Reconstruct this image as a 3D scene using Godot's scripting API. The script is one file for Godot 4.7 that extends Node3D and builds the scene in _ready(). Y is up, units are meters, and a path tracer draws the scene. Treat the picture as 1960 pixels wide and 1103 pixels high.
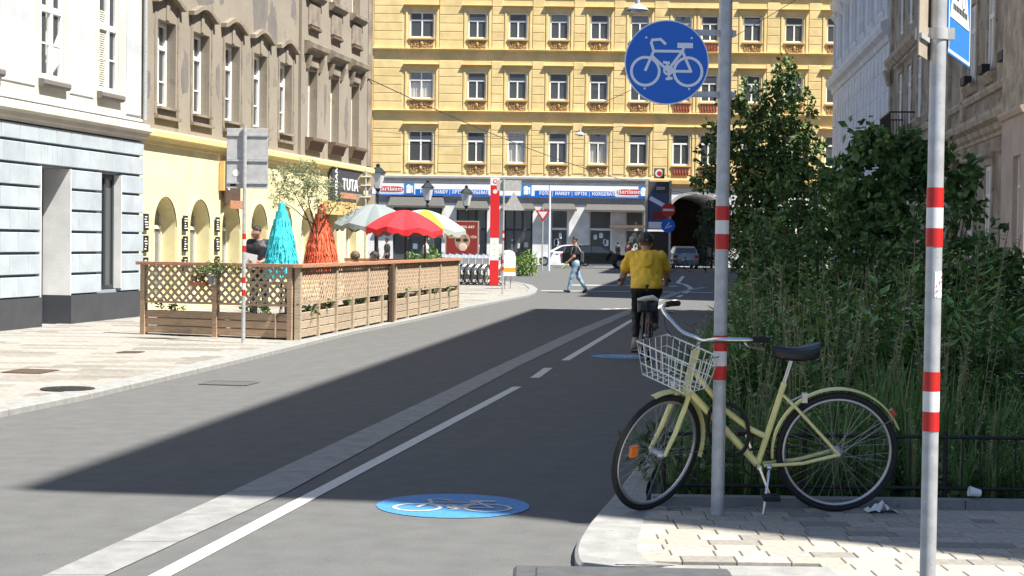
extends Node3D

# ---------------------------------------------------------------- mesh builder
class MB:
	var v := PackedVector3Array()
	var n := PackedVector3Array()
	var c := PackedColorArray()
	var uv := PackedVector2Array()
	var xf := Transform3D.IDENTITY
	var col := Color(1, 1, 1)
	func vert(p: Vector3, nn: Vector3, t := Vector2.ZERO) -> void:
		v.append(xf * p)
		n.append((xf.basis * nn).normalized())
		c.append(col)
		uv.append(t)
	# a, b, c run counter-clockwise seen from outside
	func tri(a: Vector3, b: Vector3, d: Vector3) -> void:
		var nn := (b - a).cross(d - a).normalized()
		vert(a, nn); vert(d, nn); vert(b, nn)
	func quad(a: Vector3, b: Vector3, d: Vector3, e: Vector3) -> void:
		tri(a, b, d); tri(a, d, e)
	func stri(a: Vector3, na: Vector3, b: Vector3, nb: Vector3, d: Vector3, nd: Vector3) -> void:
		vert(a, na); vert(d, nd); vert(b, nb)
	func squad(p: Array, q: Array) -> void:
		stri(p[0], q[0], p[1], q[1], p[2], q[2]); stri(p[0], q[0], p[2], q[2], p[3], q[3])
	func box(lo: Vector3, hi: Vector3) -> void:
		var a := lo; var b := hi
		quad(Vector3(a.x, a.y, b.z), Vector3(b.x, a.y, b.z), Vector3(b.x, b.y, b.z), Vector3(a.x, b.y, b.z))
		quad(Vector3(b.x, a.y, a.z), Vector3(a.x, a.y, a.z), Vector3(a.x, b.y, a.z), Vector3(b.x, b.y, a.z))
		quad(Vector3(b.x, a.y, b.z), Vector3(b.x, a.y, a.z), Vector3(b.x, b.y, a.z), Vector3(b.x, b.y, b.z))
		quad(Vector3(a.x, a.y, a.z), Vector3(a.x, a.y, b.z), Vector3(a.x, b.y, b.z), Vector3(a.x, b.y, a.z))
		quad(Vector3(a.x, b.y, b.z), Vector3(b.x, b.y, b.z), Vector3(b.x, b.y, a.z), Vector3(a.x, b.y, a.z))
		quad(Vector3(a.x, a.y, a.z), Vector3(b.x, a.y, a.z), Vector3(b.x, a.y, b.z), Vector3(a.x, a.y, b.z))
	# box whose +z face is chamfered by k
	func cbox(lo: Vector3, hi: Vector3, k: float) -> void:
		var o := [Vector3(lo.x, lo.y, hi.z - k), Vector3(hi.x, lo.y, hi.z - k), Vector3(hi.x, hi.y, hi.z - k), Vector3(lo.x, hi.y, hi.z - k)]
		var i := [Vector3(lo.x + k, lo.y + k, hi.z), Vector3(hi.x - k, lo.y + k, hi.z), Vector3(hi.x - k, hi.y - k, hi.z), Vector3(lo.x + k, hi.y - k, hi.z)]
		quad(i[0], i[1], i[2], i[3])
		for m in 4:
			var m2 := (m + 1) % 4
			quad(o[m], o[m2], i[m2], i[m])
			var b0 := Vector3(o[m].x, o[m].y, lo.z); var b1 := Vector3(o[m2].x, o[m2].y, lo.z)
			quad(b0, b1, o[m2], o[m])
	# bar of rectangular section between two points, up gives the direction of the height
	func bar(a: Vector3, b: Vector3, w: float, h: float, up := Vector3.UP) -> void:
		var d := (b - a).normalized()
		if absf(d.dot(up)) > 0.98: up = Vector3.RIGHT
		var s := d.cross(up).normalized()
		var u := s.cross(d).normalized()
		var keep := xf
		xf = xf * Transform3D(Basis(d, u, s), (a + b) * 0.5)
		var L := (b - a).length() * 0.5
		box(Vector3(-L, -h * 0.5, -w * 0.5), Vector3(L, h * 0.5, w * 0.5))
		xf = keep
	func tube(pts: Array, rad, sides := 8, closed := false, caps := true) -> void:
		var m := pts.size()
		var rings := []
		var norms := []
		var prev := Vector3.ZERO
		for i in m:
			var t: Vector3
			if closed: t = (pts[(i + 1) % m] - pts[(i - 1 + m) % m]).normalized()
			elif i == 0: t = (pts[1] - pts[0]).normalized()
			elif i == m - 1: t = (pts[m - 1] - pts[m - 2]).normalized()
			else: t = ((pts[i + 1] - pts[i]).normalized() + (pts[i] - pts[i - 1]).normalized()).normalized()
			var s: Vector3
			if prev == Vector3.ZERO:
				s = t.cross(Vector3.UP if absf(t.y) < 0.9 else Vector3.RIGHT).normalized()
			else:
				s = (prev - t * prev.dot(t)).normalized()
			prev = s
			var u := t.cross(s)
			var r: float = rad if not rad is Array else rad[i]
			var ring := []
			var nn := []
			for k in sides:
				var a := TAU * k / sides
				var dir := s * cos(a) + u * sin(a)
				nn.append(dir)
				ring.append(pts[i] + dir * r)
			rings.append(ring); norms.append(nn)
		var last := m if closed else m - 1
		for i in last:
			var j := (i + 1) % m
			for k in sides:
				var k2 := (k + 1) % sides
				squad([rings[i][k], rings[i][k2], rings[j][k2], rings[j][k]], [norms[i][k], norms[i][k2], norms[j][k2], norms[j][k]])
		if caps and not closed:
			for k in range(1, sides - 1):
				tri(rings[0][0], rings[0][k + 1], rings[0][k])
				tri(rings[m - 1][0], rings[m - 1][k], rings[m - 1][k + 1])
	# profile: array of Vector2(radius, y) from bottom to top, round the y axis
	func lathe(prof: Array, sides := 16, smooth := true, at := Vector3.ZERO) -> void:
		for i in prof.size() - 1:
			var p: Vector2 = prof[i]; var q: Vector2 = prof[i + 1]
			var sl := Vector2(q.y - p.y, -(q.x - p.x)).normalized()
			for k in sides:
				var a := TAU * k / sides; var b := TAU * (k + 1) / sides
				var da := Vector3(cos(a), 0, -sin(a)); var db := Vector3(cos(b), 0, -sin(b))
				var pa := at + da * p.x + Vector3(0, p.y, 0); var pb := at + db * p.x + Vector3(0, p.y, 0)
				var qa := at + da * q.x + Vector3(0, q.y, 0); var qb := at + db * q.x + Vector3(0, q.y, 0)
				if smooth:
					var na := da * sl.x + Vector3(0, sl.y, 0); var nb := db * sl.x + Vector3(0, sl.y, 0)
					squad([pa, pb, qb, qa], [na, nb, nb, na])
				else:
					quad(pa, pb, qb, qa)
	# prism: polygon (counter-clockwise in xy), from z0 to z1
	func prism(poly: PackedVector2Array, z0: float, z1: float) -> void:
		if Geometry2D.is_polygon_clockwise(poly): poly.reverse()
		var ix := Geometry2D.triangulate_polygon(poly)
		for k in range(0, ix.size(), 3):
			var a := poly[ix[k]]; var b := poly[ix[k + 1]]; var d := poly[ix[k + 2]]
			if (b - a).cross(d - a) < 0:
				var t := b; b = d; d = t
			tri(Vector3(a.x, a.y, z1), Vector3(b.x, b.y, z1), Vector3(d.x, d.y, z1))
			tri(Vector3(a.x, a.y, z0), Vector3(d.x, d.y, z0), Vector3(b.x, b.y, z0))
		for k in poly.size():
			var a := poly[k]; var b := poly[(k + 1) % poly.size()]
			quad(Vector3(a.x, a.y, z0), Vector3(b.x, b.y, z0), Vector3(b.x, b.y, z1), Vector3(a.x, a.y, z1))
	func ball(at: Vector3, r: Vector3, rings := 8, sides := 12) -> void:
		for i in rings:
			var t0 := PI * i / rings - PI / 2; var t1 := PI * (i + 1) / rings - PI / 2
			for k in sides:
				var a := TAU * k / sides; var b := TAU * (k + 1) / sides
				var f := func(t: float, g: float) -> Vector3: return Vector3(cos(t) * cos(g), sin(t), -cos(t) * sin(g))
				var q := [f.call(t0, a), f.call(t0, b), f.call(t1, b), f.call(t1, a)]
				var p := []
				var nn := []
				for e in q:
					p.append(at + e * r); nn.append((e / r).normalized())
				squad(p, nn)
	func ring_tube(center: Vector3, axis: Vector3, R: float, r: float, seg := 32, sides := 8, a0 := 0.0, a1 := TAU) -> void:
		var s := axis.cross(Vector3.UP if absf(axis.y) < 0.9 else Vector3.RIGHT).normalized()
		var u := axis.cross(s).normalized()
		var pts := []
		var full := absf(a1 - a0 - TAU) < 0.001
		for k in (seg if full else seg + 1):
			var a := a0 + (a1 - a0) * k / seg
			pts.append(center + (s * cos(a) + u * sin(a)) * R)
		tube(pts, r, sides, full)
	func mesh() -> ArrayMesh:
		var m := ArrayMesh.new()
		if v.is_empty(): return m
		var a := []
		a.resize(Mesh.ARRAY_MAX)
		a[Mesh.ARRAY_VERTEX] = v; a[Mesh.ARRAY_NORMAL] = n; a[Mesh.ARRAY_COLOR] = c; a[Mesh.ARRAY_TEX_UV] = uv
		m.add_surface_from_arrays(Mesh.PRIMITIVE_TRIANGLES, a)
		return m

# ---------------------------------------------------------------- scene helpers
var M := {}
var used := {}
var rng := RandomNumberGenerator.new()
var cache := {}

func P(X: float, h: float, Z: float) -> Vector3:      # X right, h up, Z metres ahead of the camera
	return Vector3(X, h, -Z)

func numbered(called: String) -> String:
	var k: int = used.get(called, 0)
	used[called] = k + 1
	return called if k == 0 else "%s_%03d" % [called, k]

func thing(called: String, label: String, category: String, at := Transform3D.IDENTITY, group := "") -> Node3D:
	var o := Node3D.new()
	o.name = numbered(called)
	add_child(o)
	o.transform = at
	o.set_meta("label", label); o.set_meta("category", category)
	if group: o.set_meta("group", group)
	return o

func tag(o: Node3D, label: String, category: String, group := "") -> Node3D:
	o.set_meta("label", label); o.set_meta("category", category)
	if group: o.set_meta("group", group)
	return o

func part(mesh, called: String, mat: Material, parent: Node = null, at := Transform3D.IDENTITY) -> MeshInstance3D:
	var o := MeshInstance3D.new()
	if parent == null:
		o.name = numbered(called)
		add_child(o)
	else:
		o.name = called
		parent.add_child(o, true)
	o.mesh = mesh.mesh() if mesh is MB else mesh
	o.material_override = mat
	o.transform = at
	return o

func structure(mesh, called: String, mat: Material, parent: Node = null) -> MeshInstance3D:
	var o := part(mesh, called, mat, parent)
	if parent == null: o.set_meta("kind", "structure")
	return o

func lin(r: float, g: float, b: float) -> Color:
	return Color(r, g, b).linear_to_srgb()

func mat(called: String, color: Color, rough := 0.8, metal := 0.0, tex: Texture2D = null, scale := 1.0, world := true) -> StandardMaterial3D:
	var m := StandardMaterial3D.new()
	m.resource_name = called
	m.albedo_color = color
	m.roughness = rough
	m.metallic = metal
	if tex:
		m.albedo_texture = tex
		m.uv1_triplanar = true
		m.uv1_world_triplanar = world
		m.uv1_scale = Vector3.ONE * scale
	M[called] = m
	return m

func relief(m: StandardMaterial3D, tex: Texture2D, cm: float) -> void:
	m.heightmap_enabled = true
	m.heightmap_texture = tex
	m.heightmap_scale = cm

func noise_bytes(size: int, freq: float, oct: int, sd: int, kind := FastNoiseLite.TYPE_SIMPLEX_SMOOTH) -> PackedByteArray:
	var f := FastNoiseLite.new()
	f.seed = sd; f.frequency = freq; f.fractal_octaves = oct; f.noise_type = kind
	var im := f.get_seamless_image(size, size)
	im.convert(Image.FORMAT_L8)
	return im.get_data()

# colour texture: tone between two colours by coarse noise, plus fine grain, plus sparse spots
func grain_tex(size: int, ca: Color, cb: Color, coarse: float, fine: float, fine_amp: float, sd: int, spot := Color(0, 0, 0), spot_amt := 0.0, stretch := 1) -> ImageTexture:
	var A := noise_bytes(size, coarse, 4, sd)
	var B := noise_bytes(size, fine, 2, sd + 11)
	var D := noise_bytes(size, coarse * 2.3, 3, sd + 23)
	var out := PackedByteArray()
	out.resize(size * size * 3)
	var thr := 255.0 * (1.0 - spot_amt)
	for y in size:
		for x in size:
			var i := y * size + x
			var t := A[i] / 255.0
			var g := (B[y * size + (x / stretch)] / 255.0 - 0.5) * 2.0 * fine_amp
			var q := ca.lerp(cb, t)
			if spot_amt > 0.0 and D[i] > thr: q = q.lerp(spot, 0.8)
			out[i * 3] = clampi(int((q.r + g) * 255.0), 0, 255)
			out[i * 3 + 1] = clampi(int((q.g + g) * 255.0), 0, 255)
			out[i * 3 + 2] = clampi(int((q.b + g) * 255.0), 0, 255)
	return ImageTexture.create_from_image(Image.create_from_data(size, size, false, Image.FORMAT_RGB8, out))

func grey(a: float) -> Color:
	return Color(a, a, a)

func text_mesh(s: String, size: float, depth := 0.01, font := "Droid Sans", bold := true, aspect := 1.0) -> Mesh:
	var t := TextMesh.new()
	var f := SystemFont.new()
	f.font_names = PackedStringArray([font])
	if bold: f.font_weight = 700
	t.font = f
	t.text = s
	t.font_size = 32
	t.pixel_size = size / 32.0
	t.depth = depth
	t.curve_step = 4.0
	return t

func flat_poly(pts: Array, y: float) -> MB:        # pts in (X, Z ahead)
	var mb := MB.new()
	var poly := PackedVector2Array()
	for p in pts: poly.append(Vector2(p[0], p[1]))
	if Geometry2D.is_polygon_clockwise(poly): poly.reverse()
	var ix := Geometry2D.triangulate_polygon(poly)
	for k in range(0, ix.size(), 3):
		var a := poly[ix[k]]; var b := poly[ix[k + 1]]; var d := poly[ix[k + 2]]
		if (b - a).cross(d - a) < 0:
			var t := b; b = d; d = t
		mb.tri(P(a.x, y, a.y), P(b.x, y, b.y), P(d.x, y, d.y))
	return mb

func ribbon(left: Array, right: Array, y: float) -> MB:
	var mb := MB.new()
	for i in left.size() - 1:
		mb.quad(P(left[i][0], y, left[i][1]), P(right[i][0], y, right[i][1]), P(right[i + 1][0], y, right[i + 1][1]), P(left[i + 1][0], y, left[i + 1][1]))
	return mb

func stroke(pts: Array, w: float, y: float) -> MB:     # painted line along ground points
	var l := []; var r := []
	for i in pts.size():
		var a := Vector2(pts[max(i - 1, 0)][0], pts[max(i - 1, 0)][1]); var b := Vector2(pts[min(i + 1, pts.size() - 1)][0], pts[min(i + 1, pts.size() - 1)][1])
		var d := (b - a).normalized()
		var s := Vector2(-d.y, d.x) * w * 0.5
		l.append([pts[i][0] + s.x, pts[i][1] + s.y]); r.append([pts[i][0] - s.x, pts[i][1] - s.y])
	return ribbon(l, r, y)

func frame_of(X: float, Z: float, tx: float, tz: float) -> Transform3D:   # local x along (tx, tz), z out of the wall
	var u := Vector3(tx, 0, -tz).normalized()
	return Transform3D(Basis(u, Vector3.UP, u.cross(Vector3.UP)), P(X, 0, Z))

# wall sheet with rectangular openings and their reveals; local x along, y up, z out
func wall_mesh(u0: float, u1: float, h0: float, h1: float, holes: Array, depth: float, thick := 0.6) -> MB:
	var mb := MB.new()
	var us := [u0, u1]; var hs := [h0, h1]
	for k in holes:
		us.append_array([k[0], k[1]]); hs.append_array([k[2], k[3]])
	us.sort(); hs.sort()
	for i in us.size() - 1:
		if us[i + 1] - us[i] < 0.001: continue
		for j in hs.size() - 1:
			if hs[j + 1] - hs[j] < 0.001: continue
			var cu: float = (us[i] + us[i + 1]) / 2; var ch: float = (hs[j] + hs[j + 1]) / 2
			var inside := false
			for k in holes:
				if cu > k[0] and cu < k[1] and ch > k[2] and ch < k[3]: inside = true
			if not inside:
				mb.quad(Vector3(us[i], hs[j], 0), Vector3(us[i + 1], hs[j], 0), Vector3(us[i + 1], hs[j + 1], 0), Vector3(us[i], hs[j + 1], 0))
	for k in holes:
		var d: float = -(k[4] if k.size() > 4 else depth)
		mb.quad(Vector3(k[0], k[2], 0), Vector3(k[0], k[2], d), Vector3(k[0], k[3], d), Vector3(k[0], k[3], 0))
		mb.quad(Vector3(k[1], k[2], d), Vector3(k[1], k[2], 0), Vector3(k[1], k[3], 0), Vector3(k[1], k[3], d))
		mb.quad(Vector3(k[0], k[3], d), Vector3(k[1], k[3], d), Vector3(k[1], k[3], 0), Vector3(k[0], k[3], 0))
		mb.quad(Vector3(k[0], k[2], 0), Vector3(k[1], k[2], 0), Vector3(k[1], k[2], d), Vector3(k[0], k[2], d))
	return mb

func add_shell(mb: MB, u0: float, u1: float, h0: float, h1: float, deep: float) -> void:   # ends, back and roof behind a wall sheet
	mb.quad(Vector3(u0, h0, -deep), Vector3(u0, h0, 0), Vector3(u0, h1, 0), Vector3(u0, h1, -deep))
	mb.quad(Vector3(u1, h0, 0), Vector3(u1, h0, -deep), Vector3(u1, h1, -deep), Vector3(u1, h1, 0))
	mb.quad(Vector3(u1, h0, -deep), Vector3(u0, h0, -deep), Vector3(u0, h1, -deep), Vector3(u1, h1, -deep))
	mb.quad(Vector3(u0, h1, 0), Vector3(u1, h1, 0), Vector3(u1, h1, -deep), Vector3(u0, h1, -deep))

# floors and a partition behind a facade, so that windows look into rooms
func rooms(b: Node, u0: float, u1: float, levels: Array, deep := 5.0, base := 0.0) -> void:
	for h in levels:
		part(simple_box(Vector3(u0 + 0.05, h - 0.12, -deep), Vector3(u1 - 0.05, h + 0.12, -0.35)), "floor_slab", M.room_wall, b)
	part(simple_box(Vector3(u0 + 0.05, base, -deep - 0.15), Vector3(u1 - 0.05, levels[levels.size() - 1] + 4.0, -deep - 0.01)), "partition_wall", M.room_wall, b)

# window: frame with mullions; part of a building, panes as sub-parts. bars: heights (0..1) of transoms, cols: number of lights across
func window(parent: Node, u0: float, u1: float, h0: float, h1: float, z: float, transoms: Array, fw := 0.06, frame_mat: Material = null, glass: Material = null, cols := 2, bars := [], blind := 0.0) -> Node3D:
	var key := "win_%.2f_%.2f_%s_%.3f_%d_%s" % [u1 - u0, h1 - h0, str(transoms), fw, cols, str(bars)]
	var w := u1 - u0; var h := h1 - h0
	if not cache.has(key):
		var fm := MB.new()
		fm.cbox(Vector3(0, 0, -0.03), Vector3(fw, h, 0.03), 0.008)
		fm.cbox(Vector3(w - fw, 0, -0.03), Vector3(w, h, 0.03), 0.008)
		fm.cbox(Vector3(fw, 0, -0.03), Vector3(w - fw, fw, 0.03), 0.008)
		fm.cbox(Vector3(fw, h - fw, -0.03), Vector3(w - fw, h, 0.03), 0.008)
		var levels := [fw]
		for t in transoms:
			fm.cbox(Vector3(fw, h * t - fw * 0.6, -0.03), Vector3(w - fw, h * t + fw * 0.6, 0.045), 0.008)
			levels.append_array([h * t - fw * 0.6, h * t + fw * 0.6])
		levels.append(h - fw)
		var panes := []
		for q in range(0, levels.size(), 2):
			var n := cols
			if q > 0 and cols < 0: n = 1
			n = absi(n)
			var cw := (w - 2 * fw) / n
			for e in n:
				var x0 := fw + cw * e + (fw * 0.55 if e > 0 else 0.0); var x1 := fw + cw * (e + 1) - (fw * 0.55 if e < n - 1 else 0.0)
				panes.append([x0, x1, levels[q], levels[q + 1]])
				if e > 0: fm.cbox(Vector3(fw + cw * e - fw * 0.55, levels[q], -0.03), Vector3(fw + cw * e + fw * 0.55, levels[q + 1], 0.04), 0.008)
			for b in bars:
				if q == 0:
					fm.box(Vector3(fw, levels[q] + (levels[q + 1] - levels[q]) * b - 0.015, -0.015), Vector3(w - fw, levels[q] + (levels[q + 1] - levels[q]) * b + 0.015, 0.015))
		var pm := []
		for p in panes:
			var g := MB.new()
			g.quad(Vector3(p[0], p[2], 0), Vector3(p[1], p[2], 0), Vector3(p[1], p[3], 0), Vector3(p[0], p[3], 0))
			pm.append(g.mesh())
		cache[key] = [fm.mesh(), pm]
	var o := part(cache[key][0], "window", frame_mat if frame_mat else M.white_paint, parent, Transform3D(Basis.IDENTITY, Vector3(u0, h0, z)))
	for p in cache[key][1]:
		part(p, "pane", M.pane_clear, o)
	if glass == M.pale_glass:
		var cw := w * rng.randf_range(0.30, 0.47)
		for e in [fw, w - fw - cw]:
			var cm := MB.new()
			var nf := 7
			for q in nf:
				var z0 := -0.10 - 0.035 * (q % 2); var z1 := -0.10 - 0.035 * ((q + 1) % 2)
				cm.quad(Vector3(e + cw * q / nf, 0.02, z0), Vector3(e + cw * (q + 1) / nf, 0.02, z1), Vector3(e + cw * (q + 1) / nf, h - 0.04, z1), Vector3(e + cw * q / nf, h - 0.04, z0))
			part(cm, "curtain", M.curtain, o)
	if blind > 0.0:
		var b := MB.new()
		b.quad(Vector3(fw, h * (1 - blind), 0.006), Vector3(w - fw, h * (1 - blind), 0.006), Vector3(w - fw, h - fw, 0.006), Vector3(fw, h - fw, 0.006))
		part(b, "blind", M.blind, o)
	return o

# moulding: profile of (z out, y) swept along x
func moulding(u0: float, u1: float, prof: Array) -> MB:
	var mb := MB.new()
	for i in prof.size() - 1:
		var a: Array = prof[i]; var b: Array = prof[i + 1]
		mb.quad(Vector3(u0, a[1], a[0]), Vector3(u1, a[1], a[0]), Vector3(u1, b[1], b[0]), Vector3(u0, b[1], b[0]))
	var poly := PackedVector2Array()
	for p in prof: poly.append(Vector2(p[0], p[1]))
	if absf(prof[0][0]) < 0.2 or true:
		var ix := Geometry2D.triangulate_polygon(poly)
		for k in range(0, ix.size(), 3):
			var q := [poly[ix[k]], poly[ix[k + 1]], poly[ix[k + 2]]]
			mb.tri(Vector3(u0, q[0].y, q[0].x), Vector3(u0, q[1].y, q[1].x), Vector3(u0, q[2].y, q[2].x))
			mb.tri(Vector3(u1, q[0].y, q[0].x), Vector3(u1, q[2].y, q[2].x), Vector3(u1, q[1].y, q[1].x))
	return mb

func box_mesh(size: Vector3, chamfer: float) -> ArrayMesh:
	var key := "box_%.3f_%.3f_%.3f_%.3f" % [size.x, size.y, size.z, chamfer]
	if not cache.has(key):
		var mb := MB.new()
		mb.cbox(Vector3(0, 0, 0), size, chamfer)
		cache[key] = mb.mesh()
	return cache[key]

func simple_box(lo: Vector3, hi: Vector3) -> MB:
	var mb := MB.new()
	mb.box(lo, hi)
	return mb

# ---------------------------------------------------------------- bodies: smooth-joined tapered capsules, meshed as surface nets
func capsule(p: Vector3, a: Vector3, b: Vector3, ra: float, rb: float) -> float:
	var ab := b - a
	var t := clampf((p - a).dot(ab) / maxf(ab.length_squared(), 1e-9), 0.0, 1.0)
	return p.distance_to(a + ab * t) - lerpf(ra, rb, t)

# bones: [a, b, ra, rb, colour, squash z (optional)]
func body_mesh(bones: Array, cell: float, k := 0.035, hem := []) -> ArrayMesh:
	var lo := Vector3.ONE * 1e9; var hi := Vector3.ONE * -1e9
	for b in bones:
		var r: float = maxf(b[2], b[3]) + cell * 2.5
		for e in [b[0], b[1]]:
			lo = lo.min(e - Vector3.ONE * r); hi = hi.max(e + Vector3.ONE * r)
	var nx := int((hi.x - lo.x) / cell) + 2; var ny := int((hi.y - lo.y) / cell) + 2; var nz := int((hi.z - lo.z) / cell) + 2
	var f := PackedFloat32Array(); f.resize(nx * ny * nz); f.fill(1.0)
	for b in bones:
		var a: Vector3 = b[0]; var e: Vector3 = b[1]
		var r: float = maxf(b[2], b[3]) + k + cell * 2.0
		var l := a.min(e) - Vector3.ONE * r - lo; var h := a.max(e) + Vector3.ONE * r - lo
		for z in range(maxi(0, int(l.z / cell)), mini(nz, int(h.z / cell) + 2)):
			for y in range(maxi(0, int(l.y / cell)), mini(ny, int(h.y / cell) + 2)):
				for x in range(maxi(0, int(l.x / cell)), mini(nx, int(h.x / cell) + 2)):
					var d := capsule(lo + Vector3(x, y, z) * cell, a, e, b[2], b[3])
					var i := (z * ny + y) * nx + x
					var o := f[i]
					var q := maxf(k - absf(o - d), 0.0) / k
					f[i] = minf(o, d) - q * q * k * 0.25
	var at := {}
	var vs := PackedVector3Array(); var cs := PackedColorArray()
	var sx := 1; var sy := nx; var sz := nx * ny
	var offs := [0, sx, sy, sx + sy, sz, sx + sz, sy + sz, sx + sy + sz]
	var cor := [Vector3(0, 0, 0), Vector3(1, 0, 0), Vector3(0, 1, 0), Vector3(1, 1, 0), Vector3(0, 0, 1), Vector3(1, 0, 1), Vector3(0, 1, 1), Vector3(1, 1, 1)]
	var edges := [[0, 1], [2, 3], [4, 5], [6, 7], [0, 2], [1, 3], [4, 6], [5, 7], [0, 4], [1, 5], [2, 6], [3, 7]]
	for z in nz - 1:
		for y in ny - 1:
			var base := (z * ny + y) * nx
			for x in nx - 1:
				var i := base + x
				if f[i] > cell * 2.0: continue
				var neg := 0
				for o in offs:
					if f[i + o] < 0.0: neg += 1
				if neg == 0 or neg == 8: continue
				var s := Vector3.ZERO; var m := 0
				for e in edges:
					var fa := f[i + offs[e[0]]]; var fb := f[i + offs[e[1]]]
					if (fa < 0.0) != (fb < 0.0):
						s += (cor[e[0]] as Vector3).lerp(cor[e[1]], fa / (fa - fb)); m += 1
				var p := lo + (Vector3(x, y, z) + s / m) * cell
				at[i] = vs.size()
				vs.append(p)
				var best := 1e9; var bc := Color.WHITE
				for b in bones:
					var d := capsule(p, b[0], b[1], b[2], b[3])
					if d < best: best = d; bc = b[4]
				if hem.size() and bc == hem[0] and p.y > hem[2] and p.z > hem[3]: bc = hem[1]
				cs.append(bc)
	var idx := PackedInt32Array()
	for i in at:
		for ax in 3:
			var st: int = [sx, sy, sz][ax]; var s1: int = [sy, sz, sx][ax]; var s2: int = [sz, sx, sy][ax]
			var fa := f[i]; var fb := f[i + st]
			if (fa < 0.0) == (fb < 0.0): continue
			if not (at.has(i - s1) and at.has(i - s2) and at.has(i - s1 - s2)): continue
			var q := [at[i], at[i - s1], at[i - s1 - s2], at[i - s2]]
			if fa < 0.0: idx.append_array([q[0], q[2], q[1], q[0], q[3], q[2]])
			else: idx.append_array([q[0], q[1], q[2], q[0], q[2], q[3]])
	# cloth is not smooth: small folds on everything that is not skin
	var fo := FastNoiseLite.new()
	fo.seed = 5; fo.frequency = 1.0; fo.fractal_octaves = 2
	for pass_no in 1:
		var ns0 := PackedVector3Array(); ns0.resize(vs.size())
		for t in range(0, idx.size(), 3):
			var n0 := (vs[idx[t + 2]] - vs[idx[t]]).cross(vs[idx[t + 1]] - vs[idx[t]])
			for e in 3: ns0[idx[t + e]] += n0
		if pass_no == 0:
			for i in vs.size():
				if cs[i].r > 0.38 and cs[i].r < 0.47 and cs[i].g < 0.28: continue
				var p := vs[i]
				vs[i] = p + ns0[i].normalized() * 0.011 * fo.get_noise_3d(p.x * 9.0 + p.y * 5.0, p.y * 6.0 - p.x * 6.0, p.z * 9.0)
	var ns := PackedVector3Array(); ns.resize(vs.size())
	for t in range(0, idx.size(), 3):
		var nn := (vs[idx[t + 2]] - vs[idx[t]]).cross(vs[idx[t + 1]] - vs[idx[t]])
		for e in 3: ns[idx[t + e]] += nn
	for i in ns.size(): ns[i] = ns[i].normalized()
	var arr := []
	arr.resize(Mesh.ARRAY_MAX)
	arr[Mesh.ARRAY_VERTEX] = vs; arr[Mesh.ARRAY_NORMAL] = ns; arr[Mesh.ARRAY_COLOR] = cs; arr[Mesh.ARRAY_INDEX] = idx
	var m := ArrayMesh.new()
	m.add_surface_from_arrays(Mesh.PRIMITIVE_TRIANGLES, arr)
	return m

# ---------------------------------------------------------------- leaves
func leaf(mb: MB, p: Vector3, d: Vector3, side: Vector3, L: float, W: float) -> void:
	var nn := d.cross(side).normalized()
	var a := p; var b := p + d * L * 0.45 + side * W * 0.5 - nn * W * 0.1; var e := p + d * L - nn * L * 0.12; var g := p + d * L * 0.45 - side * W * 0.5 - nn * W * 0.1
	var m := p + d * L * 0.5 + nn * W * 0.08
	mb.tri(a, b, m); mb.tri(b, e, m); mb.tri(e, g, m); mb.tri(g, a, m)

func rand_dir() -> Vector3:
	var z := rng.randf_range(-1, 1); var a := rng.randf() * TAU; var r := sqrt(1 - z * z)
	return Vector3(r * cos(a), z, r * sin(a))

# crown of leaves on twigs in clumps: clumps [centre, radius vec, leaf count]
func crown(clumps: Array, L: float, W: float, cols: Array, droop := 0.3, spread := 0.5) -> MB:
	var mb := MB.new()
	for cl in clumps:
		var cnt: int = cl[2]
		var sub := maxi(3, int(cnt / 14.0))
		for s in sub:
			var q := rand_dir() * pow(rng.randf(), 0.45)
			var tip: Vector3 = cl[0] + q * cl[1]
			var out := (q + rand_dir() * 0.6).normalized()
			var base_col: Color = cols[rng.randi() % cols.size()]
			for k in 14:
				var p := tip + rand_dir() * spread * L * 2.6 * rng.randf()
				var d := (out * 0.5 + rand_dir() + Vector3(0, -droop, 0)).normalized()
				var sd := d.cross(rand_dir()).normalized()
				var v := rng.randf_range(0.75, 1.25)
				mb.col = Color(base_col.r * v, base_col.g * v, base_col.b * v * rng.randf_range(0.8, 1.1))
				var z := rng.randf_range(0.65, 1.2)
				leaf(mb, p, d, sd, L * z, W * z)
	mb.col = Color.WHITE
	return mb

func branches(mb: MB, base: Vector3, tips: Array, r0: float, r1: float, bend := 0.15) -> void:
	for t in tips:
		var mid: Vector3 = base.lerp(t, 0.5) + rand_dir() * bend * base.distance_to(t) * 0.5
		mb.tube([base, base.lerp(mid, 0.6) + rand_dir() * 0.02, mid, mid.lerp(t, 0.55), t], [r0, r0 * 0.85, (r0 + r1) * 0.5, r1 * 1.2, r1 * 0.5], 6)

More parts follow.
